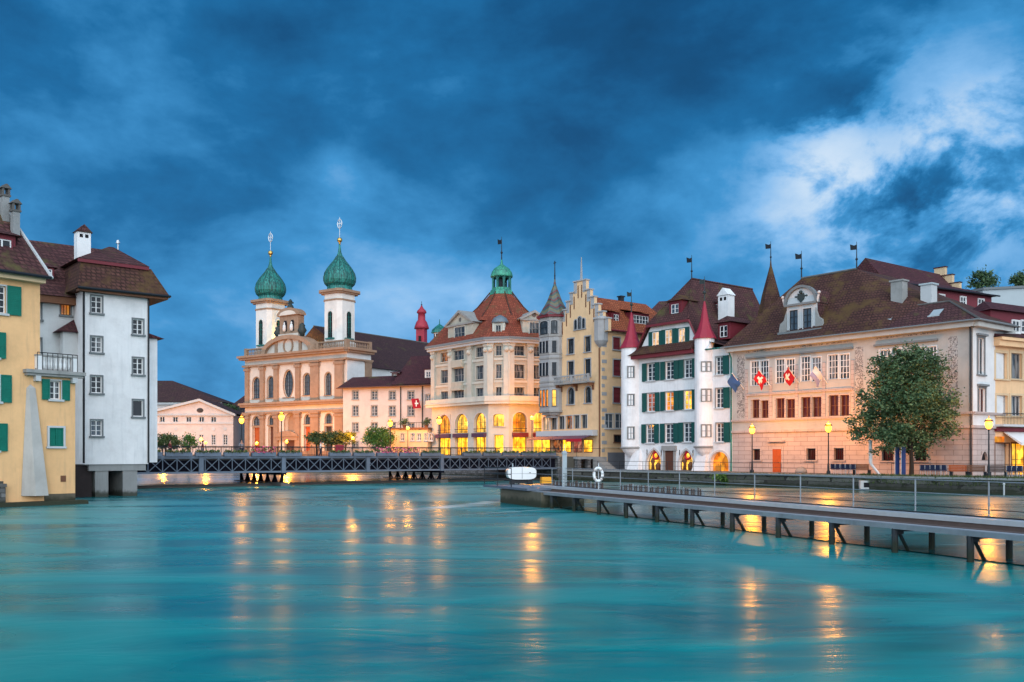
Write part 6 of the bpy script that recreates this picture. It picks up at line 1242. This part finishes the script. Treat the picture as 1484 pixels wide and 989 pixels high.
MB().prism([(x, z) for x, z in pr] [::-1], -.6, .6).build('shell', 'white_enamel', t); MB().prism([(x * .96, z * .99) for x, z in pr][::-1], -.66, -.605).build('end_plate', 'white_enamel', t); MB().box(-.012, .012, -.672, -.661, .40, 1.22).box(-1.0, 1.0, -.67, -.661, .77, .785).build('seam', 'slate_trim', t); MB().box(.5, .62, -.70, -.661, .82, .86).build('handle', 'dark_metal', t); MB().tube([(-.6, 0, 1.2), (-.6, 0, 1.5)], .05).build('vent_pipe', 'steel_pale', t); MB().box(-.8, -.5, -.4, .4, 0, .42).box(.45, .8, -.4, .4, 0, .42).box(-.5, .45, -.3, .3, .1, .4).build('cradle', 'dark_metal', t)
p = at(791, 98); o = empty('orange_spot_box', (p.x, p.y, .2), 'small orange box standing in for a lit spot by the far quay wall', 'float', None, .3); MB().prism([(-.55, 0), (.55, 0), (.5, .65), (-.5, .65)], -.3, .3).build('float', 'orange_spot_paint', o); MB().tube([(0, 0, .65), (0, 0, 1.0)], .03).build('ring', 'dark_metal', o)  # orange box standing in for a small lit spot, no real float
p = at(818, 58.5); o = empty('gauge_post', (p.x, p.y, .0), 'tall white gauge post with dark tick marks beside the dam walkway', 'post', None, .1); MB().box(-.14, .14, -.12, .12, -.5, 3.3).build('post', 'steel_pale', o); tk = MB()
for i in range(12): tk.box(-.12 if i % 2 else -.02, .12, -.126, -.119, 1.05 + i * .09, 1.095 + i * .09)
tk.build('tick_marks', 'slate_trim', o); MB().lathe([(.20, 3.3), (.16, 3.42), (.05, 3.5)], 8).tube([(0, 0, 3.4), (0, 0, 3.9)], .025).build('cap', 'steel_pale', o)
p = at(867, 54); o = empty('life_ring', (p.x, p.y, 1.15), 'white life ring with a pink marked middle hung on the dam railing', 'life ring', None, -.2)
MB().tube([(.25 * math.cos(a), 0, .95 + .38 * math.sin(a)) for a in [2 * math.pi * i / 18 for i in range(19)]], .085, 8).build('ring', 'white_enamel', o, True); MB().tube([(0, .14, 0), (0, .14, 1.6)], .03).build('holder', 'galvanised', o)
for a in (.8, 2.35, 3.9, 5.5): MB().tube([(.25 * math.cos(a + d), 0, .95 + .38 * math.sin(a + d)) for d in (-.16, 0, .16)], .092, 8).build('band', 'rose_plaster', o, True)
# ------------------------------------------------------------------ lamps
def lamp(name, x, y, z, h, label, group, power, style='post'):
    t = empty(name, (x, y, z), label, 'street lamp', group)
    if style == 'post':
        link('post', cached(('lp', h), lambda: MB().lathe([(.20, 0), (.19, .25), (.11, .4), (.10, .95), (.065, 1.1), (.05, h - .35), (.09, h - .3), (.05, h - .22)], 10).mesh('post', 'dark_metal')), t)
        link('lantern', cached(('ll', h), lambda: MB().lathe([(.10, h - .22), (.25, h - .05), (.30, h + .22), (.24, h + .40), (.06, h + .46)], 12).mesh('lantern', 'lamp_glow', True)), t)
        link('cap', cached(('lc', h), lambda: MB().lathe([(.36, h + .40), (.26, h + .55), (.05, h + .66), (.02, h + .86)], 12).mesh('cap', 'dark_metal')), t)
    else:
        link('post', cached(('gp', h), lambda: MB().lathe([(.12, 0), (.05, .3), (.045, h - .2)], 8).mesh('post', 'dark_metal')), t)
        link('globe', cached(('gg', h), lambda: MB().ball((0, 0, h), .27).mesh('globe', 'lamp_glow', True)), t)
    l = bpy.data.lights.new('lamp_light', 'POINT'); l.energy = power * 1.9; l.color = (1.0, .33, .022); l.shadow_soft_size = .3
    lo = bpy.data.objects.new('lamp_light', l); COL.objects.link(lo); lo.parent = t; lo.location = (0, 0, h + .95)
    return t
def onq(px, d): # a point on the quay, d metres in from its edge
    r = ray(px); o = Vector((40.1, 72.8)) + QN * d; t = (r * o.y - o.x) / (U.x - r * U.y); p = o + U * t; return p
for px, lab, pw in ((1090, 'lit quay lamp before the orange wooden door', 1250), (1200.5, 'lit quay lamp between the door and the big tree', 1350), (1433, 'lit quay lamp right of the big tree at the end of the benches', 700)):
    p = onq(px, 1.3); lamp('street_lamp', p.x, p.y, ZQ, 4.2, lab, 'lamps along the right quay', pw)
for s, w, lab, pw in ((12.4, .5, 'lit lamp on the left bridge pier, near railing', 360), (12.4, BWD - .4, 'lit lamp on the left bridge pier, far railing', 420), (31.4, .5, 'lit lamp on the right bridge pier, near railing', 360), (31.4, BWD - .4, 'lit lamp on the right bridge pier, far railing', 420)):
    p = bp(s, w); lamp('street_lamp', p[0], p[1], ZT, 4.0, lab, 'lamps on the bridge', pw)
for px, Y, h, lab, pw in ((236, 180, 2.6, 'globe lamp beside the dense green tree on the far bank', 2200), (298, 172, 2.4, 'low globe lamp on the far bank in front of the pale gabled hall', 900), (415.5, 160, 2.4, 'low globe lamp in front of the church door', 3000), (511, 152, 2.9, 'globe lamp by the trees at the right corner of the church', 2200), (591, 147, 4.4, 'globe lamp in front of the garden annex', 900), (771, 131, 5.4, 'globe lamp between the domed house and the stepped gable house', 2000), (372, 166, 2.2, 'added low globe lamp to warm the left church portal', 3200)):  # the lamp at the left church portal is added to warm the front
    p = at(px, Y); lamp('globe_lamp', p.x, p.y, ZU, h, lab, 'globe lamps on the far bank', pw, 'globe')
# the small floodlight that washes the left tower
fch = Fac((-53.6, 186.4), (.819, -.574), ZU); v = fch.w(7.9, 3.2, 20.2); fl = empty('floodlight', v, 'small floodlight at the foot of the left church tower', 'floodlight', None, fch.rz)
MB().box(-.25, .25, -.15, .15, .1, .45).build('housing', 'dark_metal', fl); MB().box(-.21, .21, -.12, .12, .451, .47).build('lens', 'lamp_glow', fl); MB().box(-.3, .3, -.05, .05, -.9, .1).build('bracket', 'dark_metal', fl)
l = bpy.data.lights.new('flood_light', 'POINT'); l.energy = 2600; l.color = (1, .62, .16); l.shadow_soft_size = .2; lo = bpy.data.objects.new('flood_light', l); COL.objects.link(lo); lo.parent = fl; lo.location = (0, 0, 1.0)

# ------------------------------------------------------------------ trees and plants
def leaves(mb, blobs, n, s, rr):
    tot = sum(b_[3] * b_[4] * b_[5] for b_ in blobs)
    for (x, y, z, rx, ry, rz) in blobs:
        k = int(n * rx * ry * rz / tot); cl = []
        for i in range(max(6, k // 45)):
            d = Vector((rr.gauss(0, 1), rr.gauss(0, 1), rr.gauss(0, 1))).normalized() * (rr.random() ** .38); cl.append((Vector((x + d.x * rx, y + d.y * ry, z + d.z * rz)), rr.uniform(.35, 1.0)))
        for i in range(k):
            c, q_ = rr.choice(cl); p = c + Vector((rr.gauss(0, .40), rr.gauss(0, .40), rr.gauss(0, .30))) * q_ * (min(rx, rz) ** .6)
            u = Vector((rr.gauss(0, 1), rr.gauss(0, 1), rr.gauss(0, .6))).normalized(); v = u.orthogonal(); v.rotate(Matrix.Rotation(rr.random() * 6.3, 3, u)); v = v.normalized()
            ss = s * rr.uniform(.6, 1.25); u *= ss; v *= ss * .55; mb.poly(p - u, p - v * .9, p + u, p + v * .9)
def tree(name, x, y, z, trunk_h, r0, blobs, n, s, leaf, label, group=None, seed=1, limbs=7):
    rr = random.Random(seed); t = empty(name, (x, y, z), label, 'tree', group); mb = MB(); top = Vector((rr.uniform(-.1, .1), 0, trunk_h)); mb.tube([(0, 0, -.05), (rr.uniform(-.1, .1) * r0 * 3, 0, trunk_h * .5), top], [r0 * 1.25, r0, r0 * .85], 8)
    for b_ in blobs[:limbs]:
        c = Vector(b_[:3]); m = top.lerp(c, .5) + Vector((0, 0, -.15 * (c - top).length * .3)); mb.tube([top - Vector((0, 0, .15)), m, c], [r0 * .6, r0 * .35, r0 * .1], 6)
        for j in range(3): e = c + Vector((rr.uniform(-1, 1) * b_[3], rr.uniform(-1, 1) * b_[4], rr.uniform(-.2, .9) * b_[5])) * .8; mb.tube([m.lerp(c, .5), e], [r0 * .2, r0 * .05], 5)
    mb.build('trunk', 'bark', t); mb = MB(); leaves(mb, blobs, n, s, rr); mb.build('crown', leaf, t); return t
p = onq(1321, 2.4); Yt = p.y; m_ = lambda px, py: ((px - 1321) * Yt / F, CZ + (HY - py) * Yt / F - ZQ)
bl = []
for px, py, rx, rz in ((1316, 535, 2.0, 1.7), (1285, 545, 1.5, 1.5), (1347, 540, 1.8, 1.7), (1268, 580, 1.6, 1.6), (1310, 580, 2.4, 2.0), (1352, 585, 1.8, 1.8), (1258, 617, 1.5, 1.3), (1285, 628, 1.8, 1.4), (1325, 632, 2.2, 1.5), (1362, 618, 1.3, 1.3), (1300, 515, 1.1, .7), (1335, 513, 1.2, .7), (1275, 525, .8, .7), (1245, 632, .7, .6), (1372, 575, .7, .9), (1262, 652, .6, .5), (1335, 655, 1.0, .6), (1240, 608, .5, .4), (1380, 600, .5, .6), (1250, 575, .5, .6), (1318, 505, .5, .5), (1365, 545, .6, .5), (1262, 540, .5, .5), (1305, 660, .5, .5), (1378, 630, .5, .4)):
    x, z = m_(px, py); bl.append((x, random.uniform(-1.2, 1.2), z, rx, rx * 1.15, rz))
tree('plane_tree', p.x, p.y, ZQ, 2.7, .19, bl, 36000, .135, 'leaf_dark', 'big round leafy tree on the right quay beside the two blue banners', None, 3, 9)
k = 0
for px, Y, w, zt, lab in ((459, 158, 2.1, 627, 'clipped bushy tree before the church, leftmost of the three'), (480, 156, 2.1, 626, 'clipped bushy tree before the church, middle of the three'), (500, 155, 1.9, 626, 'clipped bushy tree at the right corner of the church')):
    p = at(px, Y); zc = CZ + (HY - 636) * Y / F - ZU; k += 1
    tree('clipped_tree', p.x, p.y, ZU, zc - .9, .16, [(0, 0, zc, w, 1.6, 1.1), (-1.0, .3, zc + .25, .9, 1.2, .8), (1.0, -.2, zc + .3, .9, 1.2, .8)], 2600, .17, 'leaf_olive', lab, 'clipped trees before the church', 20 + k, 3)
p = at(549, 150); zc = CZ + (HY - 634) * 150 / F - ZU; tree('round_tree', p.x, p.y, ZU, zc - 1.2, .18, [(0, 0, zc, 2.2, 2.0, 1.7), (-1.3, 0, zc - .3, 1.2, 1.2, 1.0), (1.3, 0, zc - .2, 1.2, 1.2, 1.1), (.2, 0, zc + .8, 1.2, 1.2, .8)], 5200, .17, 'leaf_bright', 'bright green round tree between the church and the garden annex', None, 31, 4)
p = at(240, 150); zc = CZ + (HY - 641) * 150 / F - ZU; tree('hedge_tree', p.x, p.y, ZU, zc - .8, .14, [(0, 0, zc, 2.0, 1.4, 1.2), (-1.2, 0, zc - .2, 1.1, 1.2, 1.0), (1.1, 0, zc, 1.0, 1.2, 1.0)], 3600, .17, 'leaf_olive', 'dense green tree beside the white riverside house', None, 33, 3)
p = at(273, 152); zc = CZ + (HY - 641) * 152 / F - ZU; tree('small_tree', p.x, p.y, ZU, zc - .9, .1, [(0, 0, zc, 1.1, 1.0, 1.2), (.5, 0, zc + .5, .6, .6, .6)], 1500, .16, 'leaf_bright', 'small airy tree in front of the pale gabled hall', None, 34, 2)
p = at(336, 206); zc = 6.5; tree('dark_tree', p.x, p.y, ZU, 3, .25, [(0, 0, zc, 2.2, 2.2, 4.6), (-1.2, 0, zc + 3.2, 1.8, 1.6, 1.8), (-.8, 0, zc - 3, 1.8, 1.8, 2.4)], 6000, .22, 'leaf_dark', 'tall dark tree in the gap left of the church', None, 35, 3)
for px, Y, y0, rx, rz, lab, sd in ((1424, 150, 407, 2.2, 1.5, 'dark round tree top on the hill behind the tan stepped gable', 36), (1484, 150, 405, 1.4, 1.3, 'dark tree top at the right edge above the pale block', 37)):
    p = at(px, Y); zc = CZ + (HY - y0) * Y / F; tree('hill_tree', p.x, p.y, zc - 6, 4.5, .2, [(0, 0, 6, rx, rx, rz), (-1.1, 0, 5.6, 1.1, 1, 1), (1.2, 0, 5.7, 1.1, 1, .9)], 2600, .2, 'leaf_dark', lab, 'trees on the hill', sd, 3)
for px, lab, sd in ((586, 'potted shrub at the left end of the annex roof terrace', 41), (618, 'potted shrub at the right end of the annex roof terrace', 42)):
    v = fa.w(fa.a(px, 1), 1, zAnx + .28); t = empty('potted_shrub', v, lab, 'plant', 'shrubs on the annex roof'); MB().lathe([(.25, 0), (.35, .5)], 8).build('pot', 'brown_timber', t); mb = MB(); leaves(mb, [(0, 0, 1.0, .7, .6, .6)], 500, .12, random.Random(sd)); mb.build('foliage', 'leaf_dark', t)
p = onq(1047, -.35); t = empty('wall_weed', (p.x, p.y, .55), 'bright green weed tuft growing out of the quay wall below the lit arch', 'plant'); mb = MB(); leaves(mb, [(0, 0, .3, .9, .4, .5), (.3, 0, -.1, .6, .3, .3)], 700, .12, random.Random(5)); mb.build('foliage', 'leaf_bright', t); MB().tube([(0, .2, -.2), (0, 0, .4)], .03).build('stem', 'bark', t)
mb = MB(); rr = random.Random(9)                     # grass and weeds on the quay edge
for i in range(7000):
    t_ = rr.uniform(-16, 14) if i < 5200 else rr.uniform(14, 44); o = q(t_, rr.uniform(-.12, .55)); z = ZQ - .05 if rr.random() < .6 else ZQ - rr.random() ** 2 * .75; c = Vector((o[0] - QN.x * .18 * (z < ZQ - .06), o[1] - QN.y * .18 * (z < ZQ - .06), z))
    if z < ZQ - .06: c = Vector((*q(t_, -.2), z))
    h = rr.uniform(.12, .34) * (1 if t_ < 14 else .6); d = Vector((rr.uniform(-.5, .5), rr.uniform(-.5, .5), 1)) * h; w = Vector((rr.uniform(-1, 1), rr.uniform(-1, 1), 0)).normalized() * .035; mb.poly(c - w, c + w, c + d)
tag(mb.build('quay_grass', 'leaf_grass'), 'tufts of grass and weeds along the quay edge', 'grass', None, 'stuff')

# ------------------------------------------------------------------ quay furniture
mb = MB(); t = empty('quay_railing', (*q(19, .35), ZQ), 'thin dark railing along the quay before the painted hall and shuttered house', 'railing', None, math.atan2(U.y, U.x)); n = 10
for i in range(n): MB().tube([(i * 3.7, 0, 0), (i * 3.7, 0, 1.1)], .03, 5).build('post', 'dark_metal', t)
MB().tube([(0, 0, 1.08), (33.3, 0, 1.08)], .025, 5).tube([(0, 0, .6), (33.3, 0, .6)], .015, 4).build('rail', 'dark_metal', t)
t = empty('cafe_railing', (*q(-16, 3.2), ZQ), 'thin dark railing behind the benches under the big tree', 'railing', None, math.atan2(U.y, U.x))
for i in range(9): MB().tube([(i * 3.6, 0, 0), (i * 3.6, 0, 1.1)], .025, 5).build('post', 'dark_metal', t)
MB().tube([(0, 0, 1.08), (28.8, 0, 1.08)], .025, 5).build('rail', 'dark_metal', t)
def chair():
    c = empty('cafe_chair', (0, 0, 0), 'dark blue slatted cafe chair', 'chair', 'blue cafe chairs on the quay'); MB().box(-.24, .24, -.22, .24, .43, .47).build('seat', 'chair_blue', c); m = MB().prism([(-.25, .5), (.25, .5), (.27, .92), (.2, 1.0), (-.2, 1.0), (-.27, .92)], -.27, -.23)
    for x in (-.27, .25): m.box(x, x + .02, -.25, .2, .62, .68)
    m.build('backrest', 'chair_blue', c)
    for x in (-.22, .22):
        for y0, y1, z in ((-.24, -.28, .96), (.22, .26, .44)): MB().tube([(x, y1 if y0 > 0 else y0 + .04, 0), (x, y0, .44), (x, y1 if y0 < 0 else y0, z)], .022, 5).build('leg', 'galvanised', c)
    return c
c0 = None; rz = math.atan2(-U.y, -U.x) + math.pi
for row, (pxs, lab) in enumerate(((((1209, 1216.5, 1224, 1231, 1238.5)), 'dark blue cafe chair in the row left of the leaning white pole'), ((1339, 1346, 1353.5, 1361.5, 1370), 'dark blue cafe chair in the row right of the tree trunk'), ((1465, 1472, 1479.5), 'dark blue cafe chair in the row at the right edge of the quay'))):
    for px in pxs:
        c = c0 if c0 is None and False else (copy_tree(c0) if c0 else chair()); c0 = c0 or c; p = onq(px, 2.1); c.location = (p.x, p.y, ZQ); c.rotation_euler.z = rz - math.pi + .06 * math.sin(px); c['label'] = lab; c['group'] = 'blue cafe chairs on the quay' if False else ('blue cafe chairs left of the pole', 'blue cafe chairs right of the tree', 'blue cafe chairs at the right edge')[row]
def bench(px, m, lab, w=1.55):
    p = onq(px, 2.2); t = empty('bench', (p.x, p.y, ZQ), lab, 'bench', 'wooden benches on the quay', rz - math.pi)
    s = MB(); k_ = MB()
    for i in range(4): s.box(-w / 2, w / 2, -.2 + i * .12, -.1 + i * .12, .43, .47)
    for i in range(4): k_.box(-w / 2, w / 2, -.27, -.24, .5 + i * .13, .61 + i * .13)
    s.build('seat', m, t); k_.build('backrest', m, t)
    for x in (-w / 2 + .1, w / 2 - .1): MB().box(x - .03, x + .03, -.25, .22, 0, .43).box(x - .03, x + .03, -.235, -.2, .43, 1.0).build('leg', 'dark_metal', t)
bench(1390, 'orange_door', 'bright orange wooden bench right of the blue chairs'); bench(1416, 'brown_timber', 'brown wooden bench between the orange bench and the lamp'); bench(1249, 'brown_timber', 'brown wooden bench behind the leaning white pole', 1.7); bench(1446, 'deck_timber', 'grey wooden bench right of the quay lamp', 1.5)
for px, lab in ((1300.5, 'tall blue banner beside the tree trunk, left of the pair'), (1309.5, 'tall blue banner beside the tree trunk, right of the pair')):
    p = onq(px, 1.2); t = empty('banner', (p.x, p.y, ZQ), lab, 'banner', 'blue banners by the tree', -.1); MB().box(-.18, .18, -.015, .015, .05, 2.55).build('cloth', 'banner_blue', t); MB().tube([(-.21, 0, 0), (-.21, 0, 2.62)], .02, 5).tube([(-.21, 0, 2.58), (.2, 0, 2.58)], .015, 4).build('pole', 'galvanised', t); MB().box(-.3, .1, -.2, .2, 0, .05).build('base', 'dark_metal', t)
p = onq(1263, .6); k_ = p.y / F; t = empty('bent_pole', (p.x, p.y, ZQ), 'white bent steel pole leaning over the quay edge under the tree', 'pole')
MB().tube([(-.1, 0, 3.2), (-.08, 0, 1.2), (0, -.05, .95), (.75, -.5, -.15)], [.17, .17, .12, .08], 8).build('pole', 'white_enamel', t); MB().box(-1.2, -.05, -.55, -.15, -1.2, -.45).box(.9, 1.5, -.55, -.15, -1.2, -.35).build('bracket', 'light_trim', t); MB().lathe([(.3, -.55), (.2, -.2), (.1, -.1)], 10, (.75, -.55)).build('pump_head', 'white_enamel', t)
MB().box(-.9, -.2, -.565, -.551, -1.05, -.62).box(1.0, 1.4, -.565, -.551, -1.05, -.6).build('opening', 'void_dark', t)
p = onq(1455, -.3); t = empty('mooring_stake', (p.x, p.y, -.4), 'pale stake standing in the water against the right end of the quay wall', 'post'); MB().lathe([(.07, 0), (.07, 1.25), (.11, 1.26), (.1, 1.36), (.03, 1.4)], 8).build('stake', 'light_trim', t)
p = onq(1161, 5.0); t = empty('stone_block', (p.x, p.y, ZQ), 'half round grey stone by the painted hall wall, right of its door', 'stone'); MB().lathe([(.62, 0), (.6, .25), (.45, .5), (.2, .62), (.02, .66)], 12).build('stone', 'concrete', t, True)
# swiss flag hanging from the pale convent house
fB = Fac((-30.2, 166.0), (17.9, -8.0), ZU); v = fB.w(fB.a(609), -.05, fB.z(609, 582)); t = empty('flag', v, 'red flag with white cross hanging on the pale convent house', 'flag', None, fB.rz)
MB().tube([(0, 0, .1), (-.2, -1.6, .5)], .04).build('pole', 'white_paint', t); MB().add([(-.9, -1.5, .4), (.25, -1.0, .45), (.75, -1.0, -1.2), (-.5, -1.5, -1.3), (-.9, -1.46, .4), (.25, -.96, .45), (.75, -.96, -1.2), (-.5, -1.46, -1.3)], [(0, 3, 2, 1), (4, 5, 6, 7)]).build('cloth', 'flag_red', t); MB().box(-.1, .1, -1.32, -1.3, -.95, .1).box(-.45, .4, -1.33, -1.29, -.55, -.3).build('cross', 'flag_white', t)
# the grey steps and arcade mouths under the terrace of the stepped gable house
fY = Fac((4.1, 129.6), (7.5, -9.6), ZQ - .1)
t = empty('terrace', fY.w(0, -4.2, 0), 'stone terrace with dark arcade mouths and a thin railing below the stepped gable house', 'terrace', None, fY.rz)
zT_ = ZU - fY.zb - .02; MB().box(6, 12.2, -.1, 4.15, zT_ - .3, zT_).build('slab', 'concrete', t)
for i in range(3): MB().box(6 + i * 2.8, 6.6 + i * 2.8, 0, .6, -1.5, zT_ - .31).build('pier', 'rubble_wall', t)
for i in range(2): MB().box(11.6, 12.18, 1.8 + i * 1.7, 2.3 + i * 1.7, -1.5, zT_ - .31).build('pier', 'rubble_wall', t)
MB().box(6, 12.1, 3.9, 4.1, -1.5, zT_ - .31).build('back_wall', 'void_dark', t); r = MB().tube([(6, 0, zT_ + 1.05), (12.1, 0, zT_ + 1.05), (12.1, 4.1, zT_ + 1.05)], .03)
for i in range(25): r.tube([(6 + i * .25, 0, zT_), (6 + i * .25, 0, zT_ + 1.05)], .012 if i % 8 else .03, 4, False)
r.build('railing', 'dark_metal', t)
mb = MB()
for i in range(9): mb.box(12.22 + i * .32, 12.22 + (i + 1) * .32, 2.6, 4.1, -1.5, zT_ - .08 - i * .18)
mb.build('stairs', 'grey_stone', t)


# ------------------------------------------------------------------ a few people on the bridge
plain('skin', (.42, .24, .17), .6, .08, 6, .1); plain('hair_dark', (.03, .02, .015), .7, .2, 8, .2); plain('cloth_maroon', (.16, .03, .035), .85, .15, 5, .2); plain('cloth_grey', (.20, .20, .23), .85, .15, 5, .2); plain('cloth_navy', (.02, .025, .05), .85, .15, 5, .2); plain('cloth_white', (.6, .6, .6), .85, .08, 5, .2)
def skinned(name, m, verts, edges, parent, root=0):
    me = bpy.data.meshes.new(name); me.from_pydata([v[:3] for v in verts], edges, []); me.materials.append(M[m]); o = link(name, me, parent)
    md = o.modifiers.new('skin', 'SKIN'); sv = me.skin_vertices[0].data if me.skin_vertices else None
    if sv is None:
        bm_ = __import__('bmesh').new(); bm_.from_mesh(me); bm_.verts.layers.skin.verify(); bm_.to_mesh(me); bm_.free(); sv = me.skin_vertices[0].data
    for i, v in enumerate(verts): sv[i].radius = (v[3], v[4] if len(v) > 4 else v[3]); sv[i].use_root = (i == root)
    o.modifiers.new('sub', 'SUBSURF').render_levels = 2; return o
def person(x, y, z, rz, label, top, legs, k=1.0, step=.12):
    t = empty('person', (x, y, z), label, 'person', 'people on the bridge', rz); t.scale = (k, k, k)
    V = [(0, 0, .95, .13, .10), (0, 0, 1.15, .12, .10), (0, .01, 1.36, .16, .11), (0, .01, 1.49, .06), (0, -.01, 1.58, .075, .085), (0, -.01, 1.68, .085, .10), (0, 0, 1.75, .05),
         (.19, .01, 1.40, .055), (.25, .02, 1.13, .042), (.24, -.06, .88, .032), (-.19, .01, 1.40, .055), (-.25, .02, 1.13, .042), (-.24, .05, .88, .032),
         (.09, 0, .88, .09), (.10, -step * .4, .48, .062), (.10, -step * .2, .09, .045), (.10, -step * .2 - .15, .04, .04), (-.09, 0, .88, .09), (-.10, step * .2, .48, .062), (-.10, step, .09, .045), (-.10, step - .14, .04, .04)]
    E = [(0, 1), (1, 2), (2, 3), (3, 4), (4, 5), (5, 6), (2, 7), (7, 8), (8, 9), (2, 10), (10, 11), (11, 12), (0, 13), (13, 14), (14, 15), (15, 16), (0, 17), (17, 18), (18, 19), (19, 20)]
    body = skinned('body', 'skin', V, E, t)
    g = .018; J = [(v[0], v[1], v[2], v[3] + g, (v[4] if len(v) > 4 else v[3]) + g) for v in V]
    skinned('jacket', top, [J[0], J[1], J[2], J[7], J[8], (J[9][0], J[9][1], .95, .055), J[10], J[11], (J[12][0], J[12][1], .95, .055), (0, 0, .86, .15, .12)], [(0, 1), (1, 2), (2, 3), (3, 4), (4, 5), (2, 6), (6, 7), (7, 8), (0, 9)], body)
    skinned('trousers', legs, [J[0], J[13], J[14], J[15], J[17], J[18], J[19]], [(0, 1), (1, 2), (2, 3), (0, 4), (4, 5), (5, 6)], body)
    MB().lathe([(.02, 1.60), (.085, 1.62), (.108, 1.69), (.098, 1.76), (.05, 1.81), (.01, 1.82)], 10, (0, .025)).build('hair', 'hair_dark', body, True)
    return t
for s_, w_, rz_, lab, tp, lg in ((1.7, 2.2, .9, 'person in a maroon jacket walking at the left end of the bridge', 'cloth_maroon', 'cloth_navy'), (5.1, 3.0, -2.0, 'person in a maroon top near the far lamp on the left pier', 'cloth_maroon', 'cloth_grey'),
        (8.6, 1.6, .3, 'person in a grey jacket leaning by the railing left of the near lamp', 'cloth_grey', 'cloth_navy'), (17.6, 2.4, 1.2, 'person in a white shirt walking on the middle of the bridge', 'cloth_white', 'cloth_navy')):
    p = bp(s_, w_); person(p[0], p[1], ZT, brz + rz_, lab, tp, lg, random.uniform(.96, 1.03), .22)
